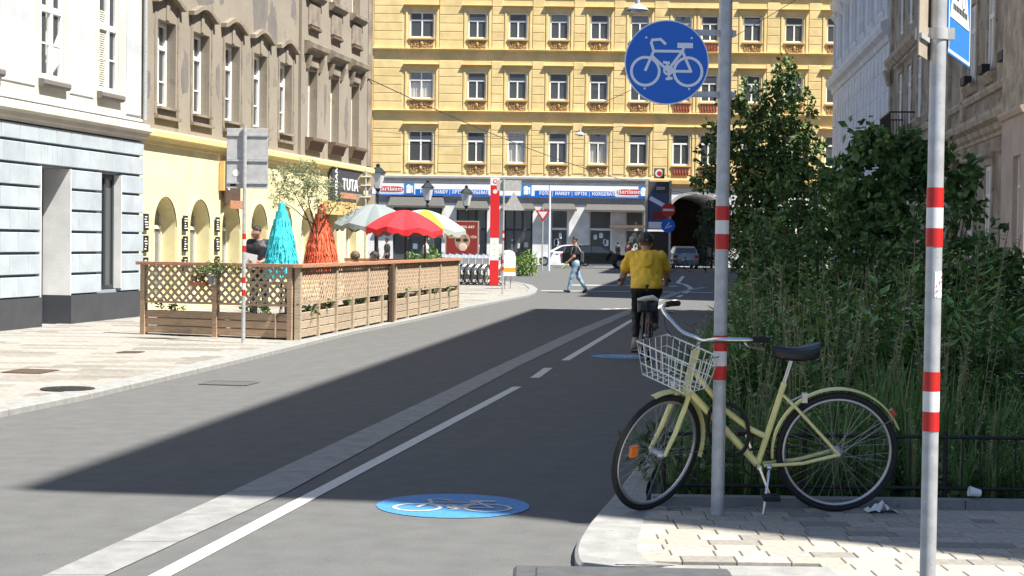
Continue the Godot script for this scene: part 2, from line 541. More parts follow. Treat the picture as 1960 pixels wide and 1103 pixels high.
# ================================================================ the scene
func _ready() -> void:
	rng.seed = 7
	# camera
	var cam := Camera3D.new()
	cam.name = "camera"
	add_child(cam)
	cam.fov = 2.0 * rad_to_deg(atan(551.5 / 3200.0))
	cam.near = 0.1
	cam.far = 600.0
	var pitch := atan(86.5 / 3200.0)
	var roll := atan(0.013)
	cam.transform = Transform3D(Basis(Vector3.RIGHT, -pitch) * Basis(Vector3.BACK, roll), Vector3(0, 1.55, 0))
	cam.current = true
	# sky
	var we := WorldEnvironment.new()
	we.name = "world_environment"
	var env := Environment.new()
	env.background_mode = Environment.BG_SKY
	var sky := Sky.new()
	var sm := ProceduralSkyMaterial.new()
	sm.sky_top_color = lin(0.15, 0.26, 0.50)
	sm.sky_horizon_color = lin(0.50, 0.58, 0.71)
	sm.ground_bottom_color = lin(0.12, 0.11, 0.10)
	sm.ground_horizon_color = lin(0.35, 0.38, 0.42)
	sm.sky_curve = 0.18
	sm.sun_angle_max = 0.0
	sky.sky_material = sm
	env.sky = sky
	env.background_energy_multiplier = 0.5
	env.tonemap_mode = Environment.TONE_MAPPER_LINEAR
	env.tonemap_exposure = 2.4
	env.sdfgi_enabled = true
	env.ssao_enabled = true
	env.ssil_enabled = true
	we.environment = env
	add_child(we)
	# sun: high, from the right and a little behind the camera
	var sun := DirectionalLight3D.new()
	sun.name = "sun"
	sun.light_color = Color(1.0, 0.975, 0.935)
	sun.light_energy = 1.6
	sun.light_angular_distance = 0.53
	sun.shadow_enabled = true
	add_child(sun)
	sun.look_at_from_position(Vector3(40, 80, 20), Vector3(40, 80, 20) + Vector3(-0.459, -0.848, -0.265), Vector3.UP)
	make_materials()
	build_ground()
	build_white_house()
	build_cafe_house()
	build_yellow_house()
	build_right_houses()
	build_bed()
	build_terrace()
	build_terrace_things()
	build_signs()
	build_square_things()
	build_cars()
	build_bikes()
	build_people()

func make_materials() -> void:
	var t_asphalt := grain_tex(512, grey(0.875), grey(0.965), 0.012, 0.45, 0.15, 3, grey(0.80), 0.05)
	var t_fine := grain_tex(256, grey(0.88), grey(1.0), 0.02, 0.3, 0.05, 5)
	var t_plaster := grain_tex(512, grey(0.87), grey(1.0), 0.008, 0.12, 0.03, 9)
	var t_dirty := grain_tex(512, Color(0.70, 0.68, 0.66), Color(1.0, 0.99, 0.97), 0.006, 0.09, 0.04, 14, Color(0.62, 0.59, 0.55), 0.20)
	var t_patch := grain_tex(512, Color(0.90, 0.89, 0.87), Color(1.0, 0.99, 0.97), 0.005, 0.1, 0.04, 21, Color(0.82, 0.82, 0.82), 0.22)
	var t_wood := wood_tex(256, 31)
	var t_paint := grain_tex(512, grey(0.84), grey(1.0), 0.03, 0.45, 0.08, 61, grey(0.46), 0.16)
	var t_scuff := grain_tex(256, grey(0.90), grey(1.0), 0.02, 0.3, 0.03, 71, grey(0.72), 0.10)
	var t_stone := grain_tex(256, grey(0.84), grey(1.0), 0.03, 0.4, 0.07, 17, grey(0.75), 0.12)
	var t_soil := grain_tex(256, Color(0.5, 0.5, 0.5), Color(1, 1, 1), 0.05, 0.4, 0.2, 41)
	var b_rough := grain_tex(256, grey(0.3), grey(0.7), 0.05, 0.45, 0.25, 51)
	var m := mat("asphalt", lin(0.138, 0.141, 0.140), 0.86, 0, t_asphalt, 0.45)
	relief(m, b_rough, 0.25)
	m.metallic_specular = 0.22
	mat("asphalt_far", lin(0.095, 0.095, 0.096), 0.88, 0, t_asphalt, 0.3)
	m = mat("kerb_stone", lin(0.30, 0.305, 0.295), 0.85, 0, t_stone, 0.7)
	relief(m, b_rough, 0.12)
	m = mat("gutter", lin(0.27, 0.275, 0.27), 0.85, 0, t_stone, 0.6)
	relief(m, b_rough, 0.12)
	m = mat("road_paint", lin(0.62, 0.615, 0.58), 0.7, 0, t_paint, 1.3)
	m = mat("blue_paint", lin(0.055, 0.25, 0.56), 0.7, 0, t_paint, 1.1)
	mat("symbol_paint", lin(0.55, 0.56, 0.53), 0.65, 0, t_paint, 1.4)
	mat("joint", lin(0.16, 0.14, 0.12), 0.95, 0, t_soil, 1.3)
	var pv := [[0.36, 0.345, 0.305], [0.29, 0.27, 0.225], [0.40, 0.385, 0.35], [0.25, 0.235, 0.205], [0.31, 0.28, 0.24]]
	for i in pv.size(): mat("paver%d" % i, lin(pv[i][0] * 0.9, pv[i][1] * 0.9, pv[i][2] * 0.92), 0.88, 0, t_stone, 1.1)
	var bk := [[0.42, 0.39, 0.335], [0.38, 0.35, 0.295], [0.45, 0.42, 0.37], [0.27, 0.255, 0.225], [0.36, 0.345, 0.31]]
	for i in bk.size():
		m = mat("brick%d" % i, lin(bk[i][0], bk[i][1], bk[i][2]), 0.88, 0, t_stone, 2.3)
		relief(m, b_rough, 0.08)
	mat("iron", lin(0.05, 0.047, 0.045), 0.6, 0.4, t_soil, 3.0)
	mat("rust_iron", lin(0.16, 0.10, 0.07), 0.8, 0.2, t_soil, 3.0)
	# houses
	mat("white_wall", lin(0.56, 0.60, 0.625), 0.9, 0, t_plaster, 0.22)
	mat("cream_wall", lin(0.66, 0.635, 0.555), 0.9, 0, t_plaster, 0.22)
	mat("block_grey", lin(0.42, 0.48, 0.53), 0.88, 0, t_plaster, 0.3)
	mat("block_grey_b", lin(0.44, 0.495, 0.54), 0.88, 0, t_plaster, 0.34)
	mat("reveal_white", lin(0.82, 0.83, 0.82), 0.9, 0, t_plaster, 0.3)
	mat("groove_grey", lin(0.26, 0.29, 0.33), 0.95)
	mat("plinth_dark", lin(0.055, 0.06, 0.07), 0.6, 0, t_fine, 0.6)
	mat("door_dark", lin(0.03, 0.034, 0.04), 0.4)
	mat("brown_wall", lin(0.30, 0.272, 0.228), 0.92, 0, t_patch, 0.2)
	mat("patch_wall", lin(0.20, 0.185, 0.17), 0.92, 0, t_plaster, 0.4)
	mat("brown_trim", lin(0.34, 0.30, 0.248), 0.9, 0, t_dirty, 0.5)
	mat("brown_dark", lin(0.17, 0.115, 0.085), 0.9, 0, t_plaster, 0.5)
	mat("yellow_ground", lin(0.84, 0.755, 0.44), 0.9, 0, t_plaster, 0.25)
	mat("yellow_band", lin(0.80, 0.66, 0.32), 0.9, 0, t_plaster, 0.3)
	mat("yellow_wall", lin(0.85, 0.645, 0.30), 0.9, 0, t_plaster, 0.12)
	mat("yellow_course", lin(0.87, 0.675, 0.32), 0.9, 0, t_plaster, 0.16)
	mat("yellow_course_b", lin(0.84, 0.645, 0.30), 0.9, 0, t_plaster, 0.19)
	mat("ochre_trim", lin(0.72, 0.48, 0.19), 0.9, 0, t_plaster, 0.2)
	mat("ornament", lin(0.62, 0.42, 0.20), 0.9, 0, t_dirty, 0.7)
	mat("red_baluster", lin(0.30, 0.06, 0.04), 0.8)
	mat("grey_cornice", lin(0.42, 0.41, 0.40), 0.9, 0, t_plaster, 0.2)
	mat("shop_white", lin(0.80, 0.80, 0.78), 0.85, 0, t_plaster, 0.2)
	mat("shop_grey", lin(0.33, 0.33, 0.325), 0.9, 0, t_plaster, 0.25)
	mat("awning", lin(0.11, 0.107, 0.10), 0.9, 0, t_fine, 0.7)
	mat("right_white", lin(0.80, 0.81, 0.82), 0.9, 0, t_plaster, 0.16)
	mat("dark_granite", lin(0.085, 0.09, 0.092), 0.7, 0, t_stone, 1.2)
	mat("right_brown", lin(0.50, 0.425, 0.335), 0.92, 0, t_dirty, 0.22)
	mat("right_trim", lin(0.62, 0.54, 0.43), 0.92, 0, t_dirty, 0.4)
	mat("right_pink", lin(0.58, 0.47, 0.39), 0.92, 0, t_plaster, 0.2)
	mat("roof_tile", lin(0.22, 0.10, 0.07), 0.9, 0, t_dirty, 0.4)
	mat("room_wall", lin(0.50, 0.48, 0.44), 0.95)
	# joinery, glass, metal
	mat("white_paint", lin(0.80, 0.80, 0.78), 0.5)
	mat("cream_paint", lin(0.76, 0.72, 0.58), 0.5)
	m = mat("dark_glass", lin(0.018, 0.021, 0.026), 0.06)
	m.metallic_specular = 0.7
	m = mat("blue_glass", lin(0.03, 0.06, 0.12), 0.05)
	m.metallic_specular = 0.8
	m = mat("pale_glass", lin(0.11, 0.115, 0.11), 0.08)
	m.metallic_specular = 0.7
	mat("blind", lin(0.30, 0.31, 0.31), 0.8)
	mat("curtain", lin(0.55, 0.54, 0.50), 0.9)
	m = mat("pane_clear", Color(0.80, 0.86, 0.88, 0.10), 0.04)
	m.transparency = BaseMaterial3D.TRANSPARENCY_ALPHA
	m = mat("galvanised", lin(0.55, 0.57, 0.58), 0.5, 0.35, t_stone, 1.7, false)
	mat("sign_back", lin(0.46, 0.47, 0.475), 0.6, 0.1, t_fine, 1.2, false)
	mat("sign_back_warm", lin(0.44, 0.38, 0.30), 0.6, 0.1, t_fine, 1.2, false)
	mat("band_red", lin(0.60, 0.022, 0.018), 0.42, 0, t_scuff, 3.1, false)
	mat("band_white", lin(0.80, 0.80, 0.78), 0.42, 0, t_scuff, 2.7, false)
	mat("sign_blue", lin(0.006, 0.13, 0.58), 0.3)
	mat("sign_light_blue", lin(0.03, 0.22, 0.62), 0.35)
	mat("sign_white", lin(0.82, 0.83, 0.84), 0.4)
	mat("sign_pale", lin(0.74, 0.80, 0.90), 0.4)
	mat("black", lin(0.012, 0.012, 0.013), 0.5)
	mat("black_rubber", lin(0.014, 0.014, 0.014), 0.75)
	m = mat("saddle_vinyl", lin(0.016, 0.017, 0.02), 0.42)
	m = mat("chrome", lin(0.62, 0.63, 0.64), 0.22, 1.0)
	mat("alloy", lin(0.50, 0.51, 0.52), 0.38, 0.85)
	mat("spoke_steel", lin(0.38, 0.38, 0.38), 0.4, 0.7)
	m = mat("bike_yellow", lin(0.88, 0.83, 0.34), 0.3, 0, t_scuff, 2.0, false)
	m.clearcoat_enabled = true; m.clearcoat = 0.5; m.clearcoat_roughness = 0.15
	mat("reflector", lin(0.80, 0.20, 0.02), 0.3)
	mat("red_lens", lin(0.5, 0.02, 0.02), 0.25)
	mat("basket_wire", lin(0.80, 0.80, 0.75), 0.45, 0.2)
	# timber, cloth
	mat("deck_wood", lin(0.50, 0.36, 0.25), 0.8, 0, t_wood, 1.6, false)
	mat("deck_wood_b", lin(0.45, 0.33, 0.235), 0.8, 0, t_wood, 1.9, false)
	mat("old_wood", lin(0.50, 0.42, 0.315), 0.85, 0, t_wood, 1.7, false)
	mat("old_wood_b", lin(0.45, 0.37, 0.275), 0.85, 0, t_wood, 2.1, false)
	mat("rail_wood", lin(0.55, 0.28, 0.17), 0.7, 0, t_wood, 1.3, false)
	mat("dark_post", lin(0.11, 0.07, 0.045), 0.85, 0, t_wood, 1.3, false)
	m = mat("vertex", Color(1, 1, 1), 0.85)
	m.vertex_color_use_as_albedo = true
	m = mat("leaves", Color(1, 1, 1), 0.62)
	m.vertex_color_use_as_albedo = true
	m.backlight_enabled = true
	m.backlight = lin(0.10, 0.17, 0.03)
	m.cull_mode = BaseMaterial3D.CULL_DISABLED
	m = mat("cloth", Color(1, 1, 1), 0.92)
	m.vertex_color_use_as_albedo = true
	m.cull_mode = BaseMaterial3D.CULL_DISABLED
	m = mat("canopy", Color(1, 1, 1), 0.85)
	m.vertex_color_use_as_albedo = true
	m.backlight_enabled = true
	m.backlight = lin(0.25, 0.06, 0.05)
	m.cull_mode = BaseMaterial3D.CULL_DISABLED
	mat("bark", lin(0.105, 0.08, 0.058), 0.95, 0, t_soil, 4.0)
	mat("soil", lin(0.055, 0.043, 0.032), 0.98, 0, t_soil, 1.5)
	mat("terracotta", lin(0.38, 0.15, 0.08), 0.85)
	mat("pot_grey", lin(0.22, 0.22, 0.21), 0.8)
	m = mat("skin", Color(1, 1, 1), 0.6)
	m.vertex_color_use_as_albedo = true
	mat("hair_dark", lin(0.02, 0.014, 0.010), 0.6)
	mat("paper", lin(0.82, 0.82, 0.80), 0.8)
	mat("station_red", lin(0.58, 0.018, 0.022), 0.4)
	mat("orange", lin(0.80, 0.27, 0.03), 0.5)
	mat("lamp_green", lin(0.018, 0.026, 0.024), 0.5, 0.2)
	m = mat("lamp_glass", lin(0.55, 0.57, 0.58), 0.25)
	mat("wire", lin(0.03, 0.03, 0.03), 0.7)

func wood_tex(size: int, sd: int) -> ImageTexture:
	var f := FastNoiseLite.new()
	f.seed = sd; f.frequency = 0.02; f.fractal_octaves = 4
	var A := noise_bytes(size, 0.05, 3, sd)
	var out := PackedByteArray()
	out.resize(size * size * 3)
	for y in size:
		for x in size:
			var w := A[y * size + ((x / 9 + size) % size)] / 255.0
			var g := 0.5 + 0.5 * sin(y * TAU / size * 14.0 + w * 9.0)
			var b := A[((y * 3) % size) * size + (x / 5) % size] / 255.0
			var q := 0.72 + 0.16 * g + 0.14 * b
			out[(y * size + x) * 3] = clampi(int(q * 255), 0, 255)
			out[(y * size + x) * 3 + 1] = clampi(int(q * 0.985 * 255), 0, 255)
			out[(y * size + x) * 3 + 2] = clampi(int(q * 0.96 * 255), 0, 255)
	return ImageTexture.create_from_image(Image.create_from_data(size, size, false, Image.FORMAT_RGB8, out))

# ---------------------------------------------------------------- ground, road, kerbs, paint
const KERB := [[-5.6, 8.0], [-5.0, 11.0], [-4.33, 14.4], [-4.03, 15.95], [-3.46, 20.3], [-3.10, 23.4], [-2.62, 27.7], [-1.92, 32.1], [-1.0, 39.0], [-0.35, 43.0], [0.08, 45.8], [0.46, 48.0], [0.72, 51.0], [0.84, 55.0], [0.72, 59.5], [0.20, 63.6], [-1.1, 68.0], [-4.0, 72.0], [-9.0, 76.0]]

func kerb_x(Z: float, inset := 0.0) -> float:
	for i in KERB.size() - 1:
		if Z >= KERB[i][1] and Z <= KERB[i + 1][1]:
			return lerpf(KERB[i][0], KERB[i + 1][0], (Z - KERB[i][1]) / (KERB[i + 1][1] - KERB[i][1])) - inset
	return KERB[0][0] - inset

func offset_line(line: Array, w: float) -> Array:
	var out := []
	for i in line.size():
		var a: Array = line[maxi(i - 1, 0)]; var b: Array = line[mini(i + 1, line.size() - 1)]
		var d := Vector2(b[0] - a[0], b[1] - a[1]).normalized()
		out.append([line[i][0] - d.y * w, line[i][1] + d.x * w])
	return out

func build_ground() -> void:
	structure(flat_poly([[-300, -150], [300, -150], [300, 420], [-300, 420]], -0.012), "ground", M.asphalt_far)
	structure(flat_poly([[-40, -10], [60, -10], [60, 160], [-40, 160]], 0.0), "road", M.asphalt)
	# light strip between carriageway and cycle lane, laid in long slabs
	var gl := [[-2.9, 2.8], [-2.12, 7.6], [-1.71, 10.19], [-0.77, 16.67], [-0.19, 20.78], [1.12, 29.6], [2.55, 38.36], [5.29, 54.52], [7.0, 62.0]]
	var gr := [[-2.6, 2.82], [-1.84, 7.62], [-1.36, 10.23], [-0.49, 16.71], [0.08, 20.83], [1.42, 29.68], [2.83, 38.45], [5.56, 54.64], [7.3, 62.0]]
	var strip := Node3D.new()
	strip.name = "gutter_strip"
	add_child(strip)
	strip.set_meta("kind", "structure")
	for i in gl.size() - 1:
		var L := Vector2(gl[i][0], gl[i][1]).distance_to(Vector2(gl[i + 1][0], gl[i + 1][1]))
		var n := int(L / 1.0) + 1
		for k in n:
			var t0 := (k + 0.004) / n; var t1 := (k + 1 - 0.004) / n
			var mb := ribbon([[lerpf(gl[i][0], gl[i + 1][0], t0), lerpf(gl[i][1], gl[i + 1][1], t0)], [lerpf(gl[i][0], gl[i + 1][0], t1), lerpf(gl[i][1], gl[i + 1][1], t1)]],
				[[lerpf(gr[i][0], gr[i + 1][0], t0), lerpf(gr[i][1], gr[i + 1][1], t0)], [lerpf(gr[i][0], gr[i + 1][0], t1), lerpf(gr[i][1], gr[i + 1][1], t1)]], 0.005)
			part(mb, "slab", M.gutter, strip)
	# painted lines
	structure(ribbon([[-2.46, 2.6], [-1.645, 7.63], [-1.227, 10.22], [-0.742, 13.22], [0.02, 17.94]], [[-2.36, 2.6], [-1.545, 7.64], [-1.125, 10.23], [-0.64, 13.23], [0.12, 17.96]], 0.004), "lane_marking", M.road_paint)
	structure(ribbon([[0.22, 19.16], [0.41, 20.71]], [[0.33, 19.18], [0.52, 20.73]], 0.004), "lane_marking", M.road_paint)
	structure(ribbon([[0.66, 22.09], [2.29, 33.33], [3.66, 41.9], [4.58, 47.27]], [[0.77, 22.11], [2.40, 33.35], [3.78, 41.9], [4.70, 47.27]], 0.004), "lane_marking", M.road_paint)
	structure(stroke([[4.90, 49.4], [5.25, 51.6]], 0.13, 0.004), "lane_marking", M.road_paint)
	structure(stroke([[5.56, 53.8], [6.45, 60.1], [6.78, 65.4], [6.75, 68.1], [8.5, 83.0]], 0.17, 0.004), "lane_marking", M.road_paint)
	structure(stroke([[0.95, 54.6], [6.6, 54.9]], 0.45, 0.004), "lane_marking", M.road_paint)
	structure(stroke([[2.2, 62.5], [6.2, 62.8]], 0.9, 0.004), "lane_marking", M.road_paint)
	structure(stroke([[2.2, 39.6], [2.75, 40.4]], 0.3, 0.004), "lane_marking", M.road_paint)
	# blue cycle roundels
	for q in [[-0.33, 9.78, 0.45], [1.55, 23.0, 0.45]]:
		var pts := []
		for k in 48: pts.append([q[0] + q[2] * cos(TAU * k / 48), q[1] + q[2] * sin(TAU * k / 48)])
		var o := structure(flat_poly(pts, 0.004), "cycle_roundel", M.blue_paint)
		var sy := MB.new()
		sy.xf = Transform3D(Basis(Vector3(1, 0, 0), Vector3(0, 0, -1), Vector3(0, 1, 0)), P(q[0], 0.0065, q[1] - 0.01))
		bike_symbol(sy, q[2] * 0.78)
		part(sy, "symbol", M.symbol_paint, o)
	# left kerb: stones about one metre long
	var kerb := Node3D.new()
	kerb.name = "kerb_left"
	add_child(kerb)
	kerb.set_meta("kind", "structure")
	var inner := offset_line(KERB, 0.27)
	for i in KERB.size() - 1:
		var a := Vector2(KERB[i][0], KERB[i][1]); var b := Vector2(KERB[i + 1][0], KERB[i + 1][1])
		var c := Vector2(inner[i][0], inner[i][1]); var d := Vector2(inner[i + 1][0], inner[i + 1][1])
		var n := maxi(1, int(a.distance_to(b) / 1.0))
		for k in n:
			var g := 0.003 / a.distance_to(b) * n
			var t0 := (k + g) / n; var t1 := (k + 1 - g) / n
			var A := a.lerp(b, t0); var B := a.lerp(b, t1); var C := c.lerp(d, t0); var D := c.lerp(d, t1)
			var mb := MB.new()
			var o := (A - C).normalized() * 0.015; var o2 := (B - D).normalized() * 0.015
			mb.quad(P(C.x, 0.066, C.y), P(A.x - o.x, 0.066, A.y - o.y), P(B.x - o2.x, 0.066, B.y - o2.y), P(D.x, 0.066, D.y))
			mb.quad(P(A.x - o.x, 0.066, A.y - o.y), P(A.x, 0.05, A.y), P(B.x, 0.05, B.y), P(B.x - o2.x, 0.066, B.y - o2.y))
			mb.quad(P(A.x, 0.05, A.y), P(A.x, -0.01, A.y), P(B.x, -0.01, B.y), P(B.x, 0.05, B.y))
			part(mb, "kerb_stone", M.kerb_stone, kerb)
	# left pavement: bed of the joints, then pavers
	var poly := [[-60, 8.0]]
	for p in inner: poly.append(p)
	poly.append([-60, 76.0])
	structure(flat_poly(poly, 0.048), "pavement_left", M.joint)
	var pav: Node3D = get_node("pavement_left")
	var far := []
	for i in 5: far.append(MB.new())
	var Z := 11.4
	var row := 0
	var count := 0
	var ph := 0.30
	while Z < 68.0:
		var xk := kerb_x(Z + ph * 0.5) - 0.285
		var xw := -12.71 + 0.175 * Z - 0.1
		if Z > 52.0: xw = -4.2 - (Z - 52.0) * 1.2
		if Z < 24.0: xw = maxf(xw, -0.335 * Z - 0.4)
		var x := xk
		if row % 2: x = xk
		var first := true
		while x > xw:
			var L: float = [0.6, 0.45, 0.6, 0.75][rng.randi() % 4]
			if first and row % 2 == 0: L *= 0.5
			first = false
			var x0 := maxf(x - L, xw)
			if x - x0 > 0.08:
				var ci := rng.randi() % 5
				if rng.randf() < 0.35: ci = 0
				var dy := rng.randf_range(-0.0015, 0.0015)
				if count < 298:
					var mb := MB.new()
					mb.xf = Transform3D(Basis(Vector3(1, 0, 0), Vector3(0, 0, -1), Vector3(0, 1, 0)), P(x0, 0.04, Z))
					mb.cbox(Vector3(0.004, 0.004, 0), Vector3(x - x0 - 0.004, ph - 0.004, 0.02 + dy), 0.004)
					part(mb, "paver", M["paver%d" % ci], pav)
					count += 1
				else:
					var mb: MB = far[ci]
					mb.xf = Transform3D(Basis(Vector3(1, 0, 0), Vector3(0, 0, -1), Vector3(0, 1, 0)), P(x0, 0.04, Z))
					mb.cbox(Vector3(0.005, 0.005, 0), Vector3(x - x0 - 0.005, ph - 0.005, 0.02 + dy), 0.004)
			x = x0
		Z += ph
		row += 1
	for i in 5:
		var o := part(far[i], "pavers_beyond", M["paver%d" % i], pav)
		o.set_meta("kind", "stuff")
	# manhole covers and gully on the left
	var mh := MB.new()
	mh.lathe([Vector2(0.0, 0.0), Vector2(0.30, 0.0), Vector2(0.33, -0.02)].map(func(p): return Vector2(p.x, -p.y)), 24, false)
	cover("manhole_cover", "round dark manhole cover let into the left kerb", P(-4.33, 0.067, 16.3), 0.26, M.iron)
	grate("drain_cover", "rust brown rectangular cover in the left pavement", P(-5.3, 0.0635, 18.4), 0.42, 0.5, M.rust_iron)
	grate("road_cover", "grey rectangular cover in the sunlit carriageway beside the left kerb", P(-3.02, 0.004, 17.9), 0.5, 0.45, M.asphalt_far)
	grate("small_cover", "small dark rectangular cover in the pavement before the terrace", P(-4.95, 0.0635, 21.7), 0.24, 0.3, M.rust_iron)
	# right kerb stones round the corner, and the brick paving
	var kr := [[0.98, 12.0], [0.70, 10.4], [0.57, 9.69], [0.42, 8.91], [0.33, 8.25], [0.34, 7.78], [0.5, 7.55]]
	var ki := [[1.10, 12.0], [0.86, 10.4], [0.80, 9.69], [0.72, 8.95], [0.64, 8.28], [0.66, 7.90], [0.80, 7.80]]
	var smooth_r := []; var smooth_i := []
	for i in kr.size() - 1:
		for e in 3:
			for w in 2:
				var L: Array = [kr, ki][w]
				var p0: Array = L[maxi(i - 1, 0)]; var p1: Array = L[i]; var p2: Array = L[i + 1]; var p3: Array = L[mini(i + 2, L.size() - 1)]
				var q := Vector2(p1[0], p1[1]).cubic_interpolate(Vector2(p2[0], p2[1]), Vector2(p0[0], p0[1]), Vector2(p3[0], p3[1]), e / 3.0)
				[smooth_r, smooth_i][w].append([q.x, q.y])
	smooth_r.append(kr[-1]); smooth_i.append(ki[-1])
	kr = smooth_r; ki = smooth_i
	var k2 := Node3D.new()
	k2.name = "kerb_right"
	add_child(k2)
	k2.set_meta("kind", "structure")
	for i in kr.size() - 1:
		var a := Vector2(kr[i][0], kr[i][1]).lerp(Vector2(kr[i + 1][0], kr[i + 1][1]), 0.004); var b := Vector2(kr[i + 1][0], kr[i + 1][1])
		var c := Vector2(ki[i][0], ki[i][1]).lerp(Vector2(ki[i + 1][0], ki[i + 1][1]), 0.004); var d := Vector2(ki[i + 1][0], ki[i + 1][1])
		var mb := MB.new()
		var a2 := a.move_toward(c, 0.018); var b2 := b.move_toward(d, 0.018)
		mb.quad(P(b2.x, 0.052, b2.y), P(d.x, 0.052, d.y), P(c.x, 0.052, c.y), P(a2.x, 0.052, a2.y))
		mb.quad(P(b.x, 0.036, b.y), P(b2.x, 0.052, b2.y), P(a2.x, 0.052, a2.y), P(a.x, 0.036, a.y))
		mb.quad(P(b.x, -0.01, b.y), P(b.x, 0.036, b.y), P(a.x, 0.036, a.y), P(a.x, -0.01, a.y))
		part(mb, "kerb_stone", M.kerb_stone, k2)
	for e in [[0.5, 0.98], [0.985, 1.5]]:
		part(simple_box(P(e[0], -0.01, 7.79), P(e[1], 0.052, 7.55)), "kerb_stone", M.kerb_stone, k2)
	structure(flat_poly([[0.64, 7.78], [0.64, 8.28], [0.72, 8.95], [0.80, 9.69], [6.0, 9.69], [6.0, 5.0], [1.5, 5.0], [1.5, 7.78]], 0.030), "pavement_right", M.joint)
	var pr: Node3D = get_node("pavement_right")
	Z = 7.0
	row = 0
	while Z < 9.56:
		var h := 0.150
		var x := 0.66
		for i in ki.size() - 1:
			if Z + h * 0.5 <= ki[i][1] and Z + h * 0.5 >= ki[i + 1][1]:
				x = lerpf(ki[i + 1][0], ki[i][0], (Z + h * 0.5 - ki[i + 1][1]) / (ki[i][1] - ki[i + 1][1]))
		if Z < 7.78: x = 1.51
		x -= 0.04
		var lim := 0.315 * (Z + 0.6) + 0.2
		var first := true
		while x < lim:
			var L: float = [0.13, 0.215, 0.215, 0.26][rng.randi() % 4]
			if first: L = rng.randf_range(0.12, 0.25)
			first = false
			var mb := MB.new()
			mb.xf = Transform3D(Basis(Vector3(1, 0, 0), Vector3(0, 0, -1), Vector3(0, 1, 0)), P(x, 0.0, Z))
			mb.cbox(Vector3(0.003, 0.005, 0.0), Vector3(L - 0.003, h - 0.005, 0.05 + rng.randf_range(-0.0012, 0.0012)), 0.004)
			var ci := 0 if rng.randf() < 0.4 else rng.randi() % 5
			part(mb, "brick", M["brick%d" % ci], pr)
			x += L
		Z += h
		row += 1

func bike_symbol(mb: MB, r: float) -> void:        # flat cycle outline, facing left, r = half width
	var w := r * 0.075
	for cx in [-0.58, 0.58]:
		var a := []
		for k in 25: a.append(Vector2(cx + 0.38 * cos(TAU * k / 24), -0.25 + 0.38 * sin(TAU * k / 24)))
		sym_line(mb, a, r, w)
	for l in [[[-0.58, -0.22], [-0.36, 0.30], [0.42, 0.30]], [[-0.40, 0.16], [0.03, -0.22], [0.42, 0.30]], [[0.42, 0.30], [0.66, -0.24], [0.06, -0.24]], [[-0.36, 0.30], [-0.43, 0.52], [-0.40, 0.60], [-0.18, 0.62], [-0.05, 0.50]], [[0.42, 0.30], [0.47, 0.44]]]:
		sym_line(mb, l.map(func(p): return Vector2(p[0], p[1])), r, w)
	sym_line(mb, [Vector2(0.32, 0.46), Vector2(0.66, 0.46)], r, w * 1.9)
	var c := []
	for k in 13: c.append(Vector2(0.04 + 0.11 * cos(TAU * k / 12), -0.22 + 0.11 * sin(TAU * k / 12)))
	sym_line(mb, c, r, w * 0.8)
	sym_line(mb, [Vector2(0.0, -0.03), Vector2(0.07, -0.42)], r, w * 0.8)
	sym_line(mb, [Vector2(0.0, -0.45), Vector2(0.14, -0.43)], r, w)
	sym_line(mb, [Vector2(-0.08, 0.0), Vector2(0.06, -0.02)], r, w)

func sym_line(mb: MB, pts: Array, r: float, w: float) -> void:
	for i in pts.size() - 1:
		var a: Vector2 = pts[i] * r; var b: Vector2 = pts[i + 1] * r
		var d := (b - a).normalized()
		var s := Vector2(-d.y, d.x) * w * 0.5
		var e := d * w * 0.3
		var z := mb.v.size() * 0.000004
		mb.quad(Vector3(a.x - e.x + s.x, a.y - e.y + s.y, z), Vector3(a.x - e.x - s.x, a.y - e.y - s.y, z), Vector3(b.x + e.x - s.x, b.y + e.y - s.y, z), Vector3(b.x + e.x + s.x, b.y + e.y + s.y, z))

func cover(called: String, label: String, at: Vector3, r: float, m: Material) -> void:
	var o := thing(called, label, "manhole cover", Transform3D(Basis.IDENTITY, at))
	var a := MB.new()
	a.lathe([Vector2(r, 0.0), Vector2(r, 0.006), Vector2(r - 0.04, 0.006), Vector2(r - 0.045, 0.001)], 28, false)
	part(a, "frame_ring", m, o)
	var b := MB.new()
	b.lathe([Vector2(r - 0.05, 0.0), Vector2(r - 0.052, 0.005), Vector2(0.0, 0.005)], 28, false)
	for i in 7:
		for j in 7:
			var p := Vector2(i - 3, j - 3) * 0.075
			if p.length() < r - 0.08: b.box(Vector3(p.x - 0.024, 0.004, p.y - 0.024), Vector3(p.x + 0.024, 0.009, p.y + 0.024))
	part(b, "lid", m, o)

func grate(called: String, label: String, at: Vector3, w: float, d: float, m: Material) -> void:
	var o := thing(called, label, "cover", Transform3D(Basis(Vector3.UP, -0.16), at))
	var f := MB.new()
	for s in [-1, 1]:
		f.box(Vector3(s * w / 2 - 0.02, 0, -d / 2), Vector3(s * w / 2 + 0.02, 0.006, d / 2))
		f.box(Vector3(-w / 2 + 0.02, 0, s * d / 2 - 0.02), Vector3(w / 2 - 0.02, 0.006, s * d / 2 + 0.02))
	part(f, "rim", m, o)
	part(simple_box(Vector3(-w / 2 + 0.026, 0, -d / 2 + 0.026), Vector3(w / 2 - 0.026, 0.004, d / 2 - 0.026)), "lid", m, o)

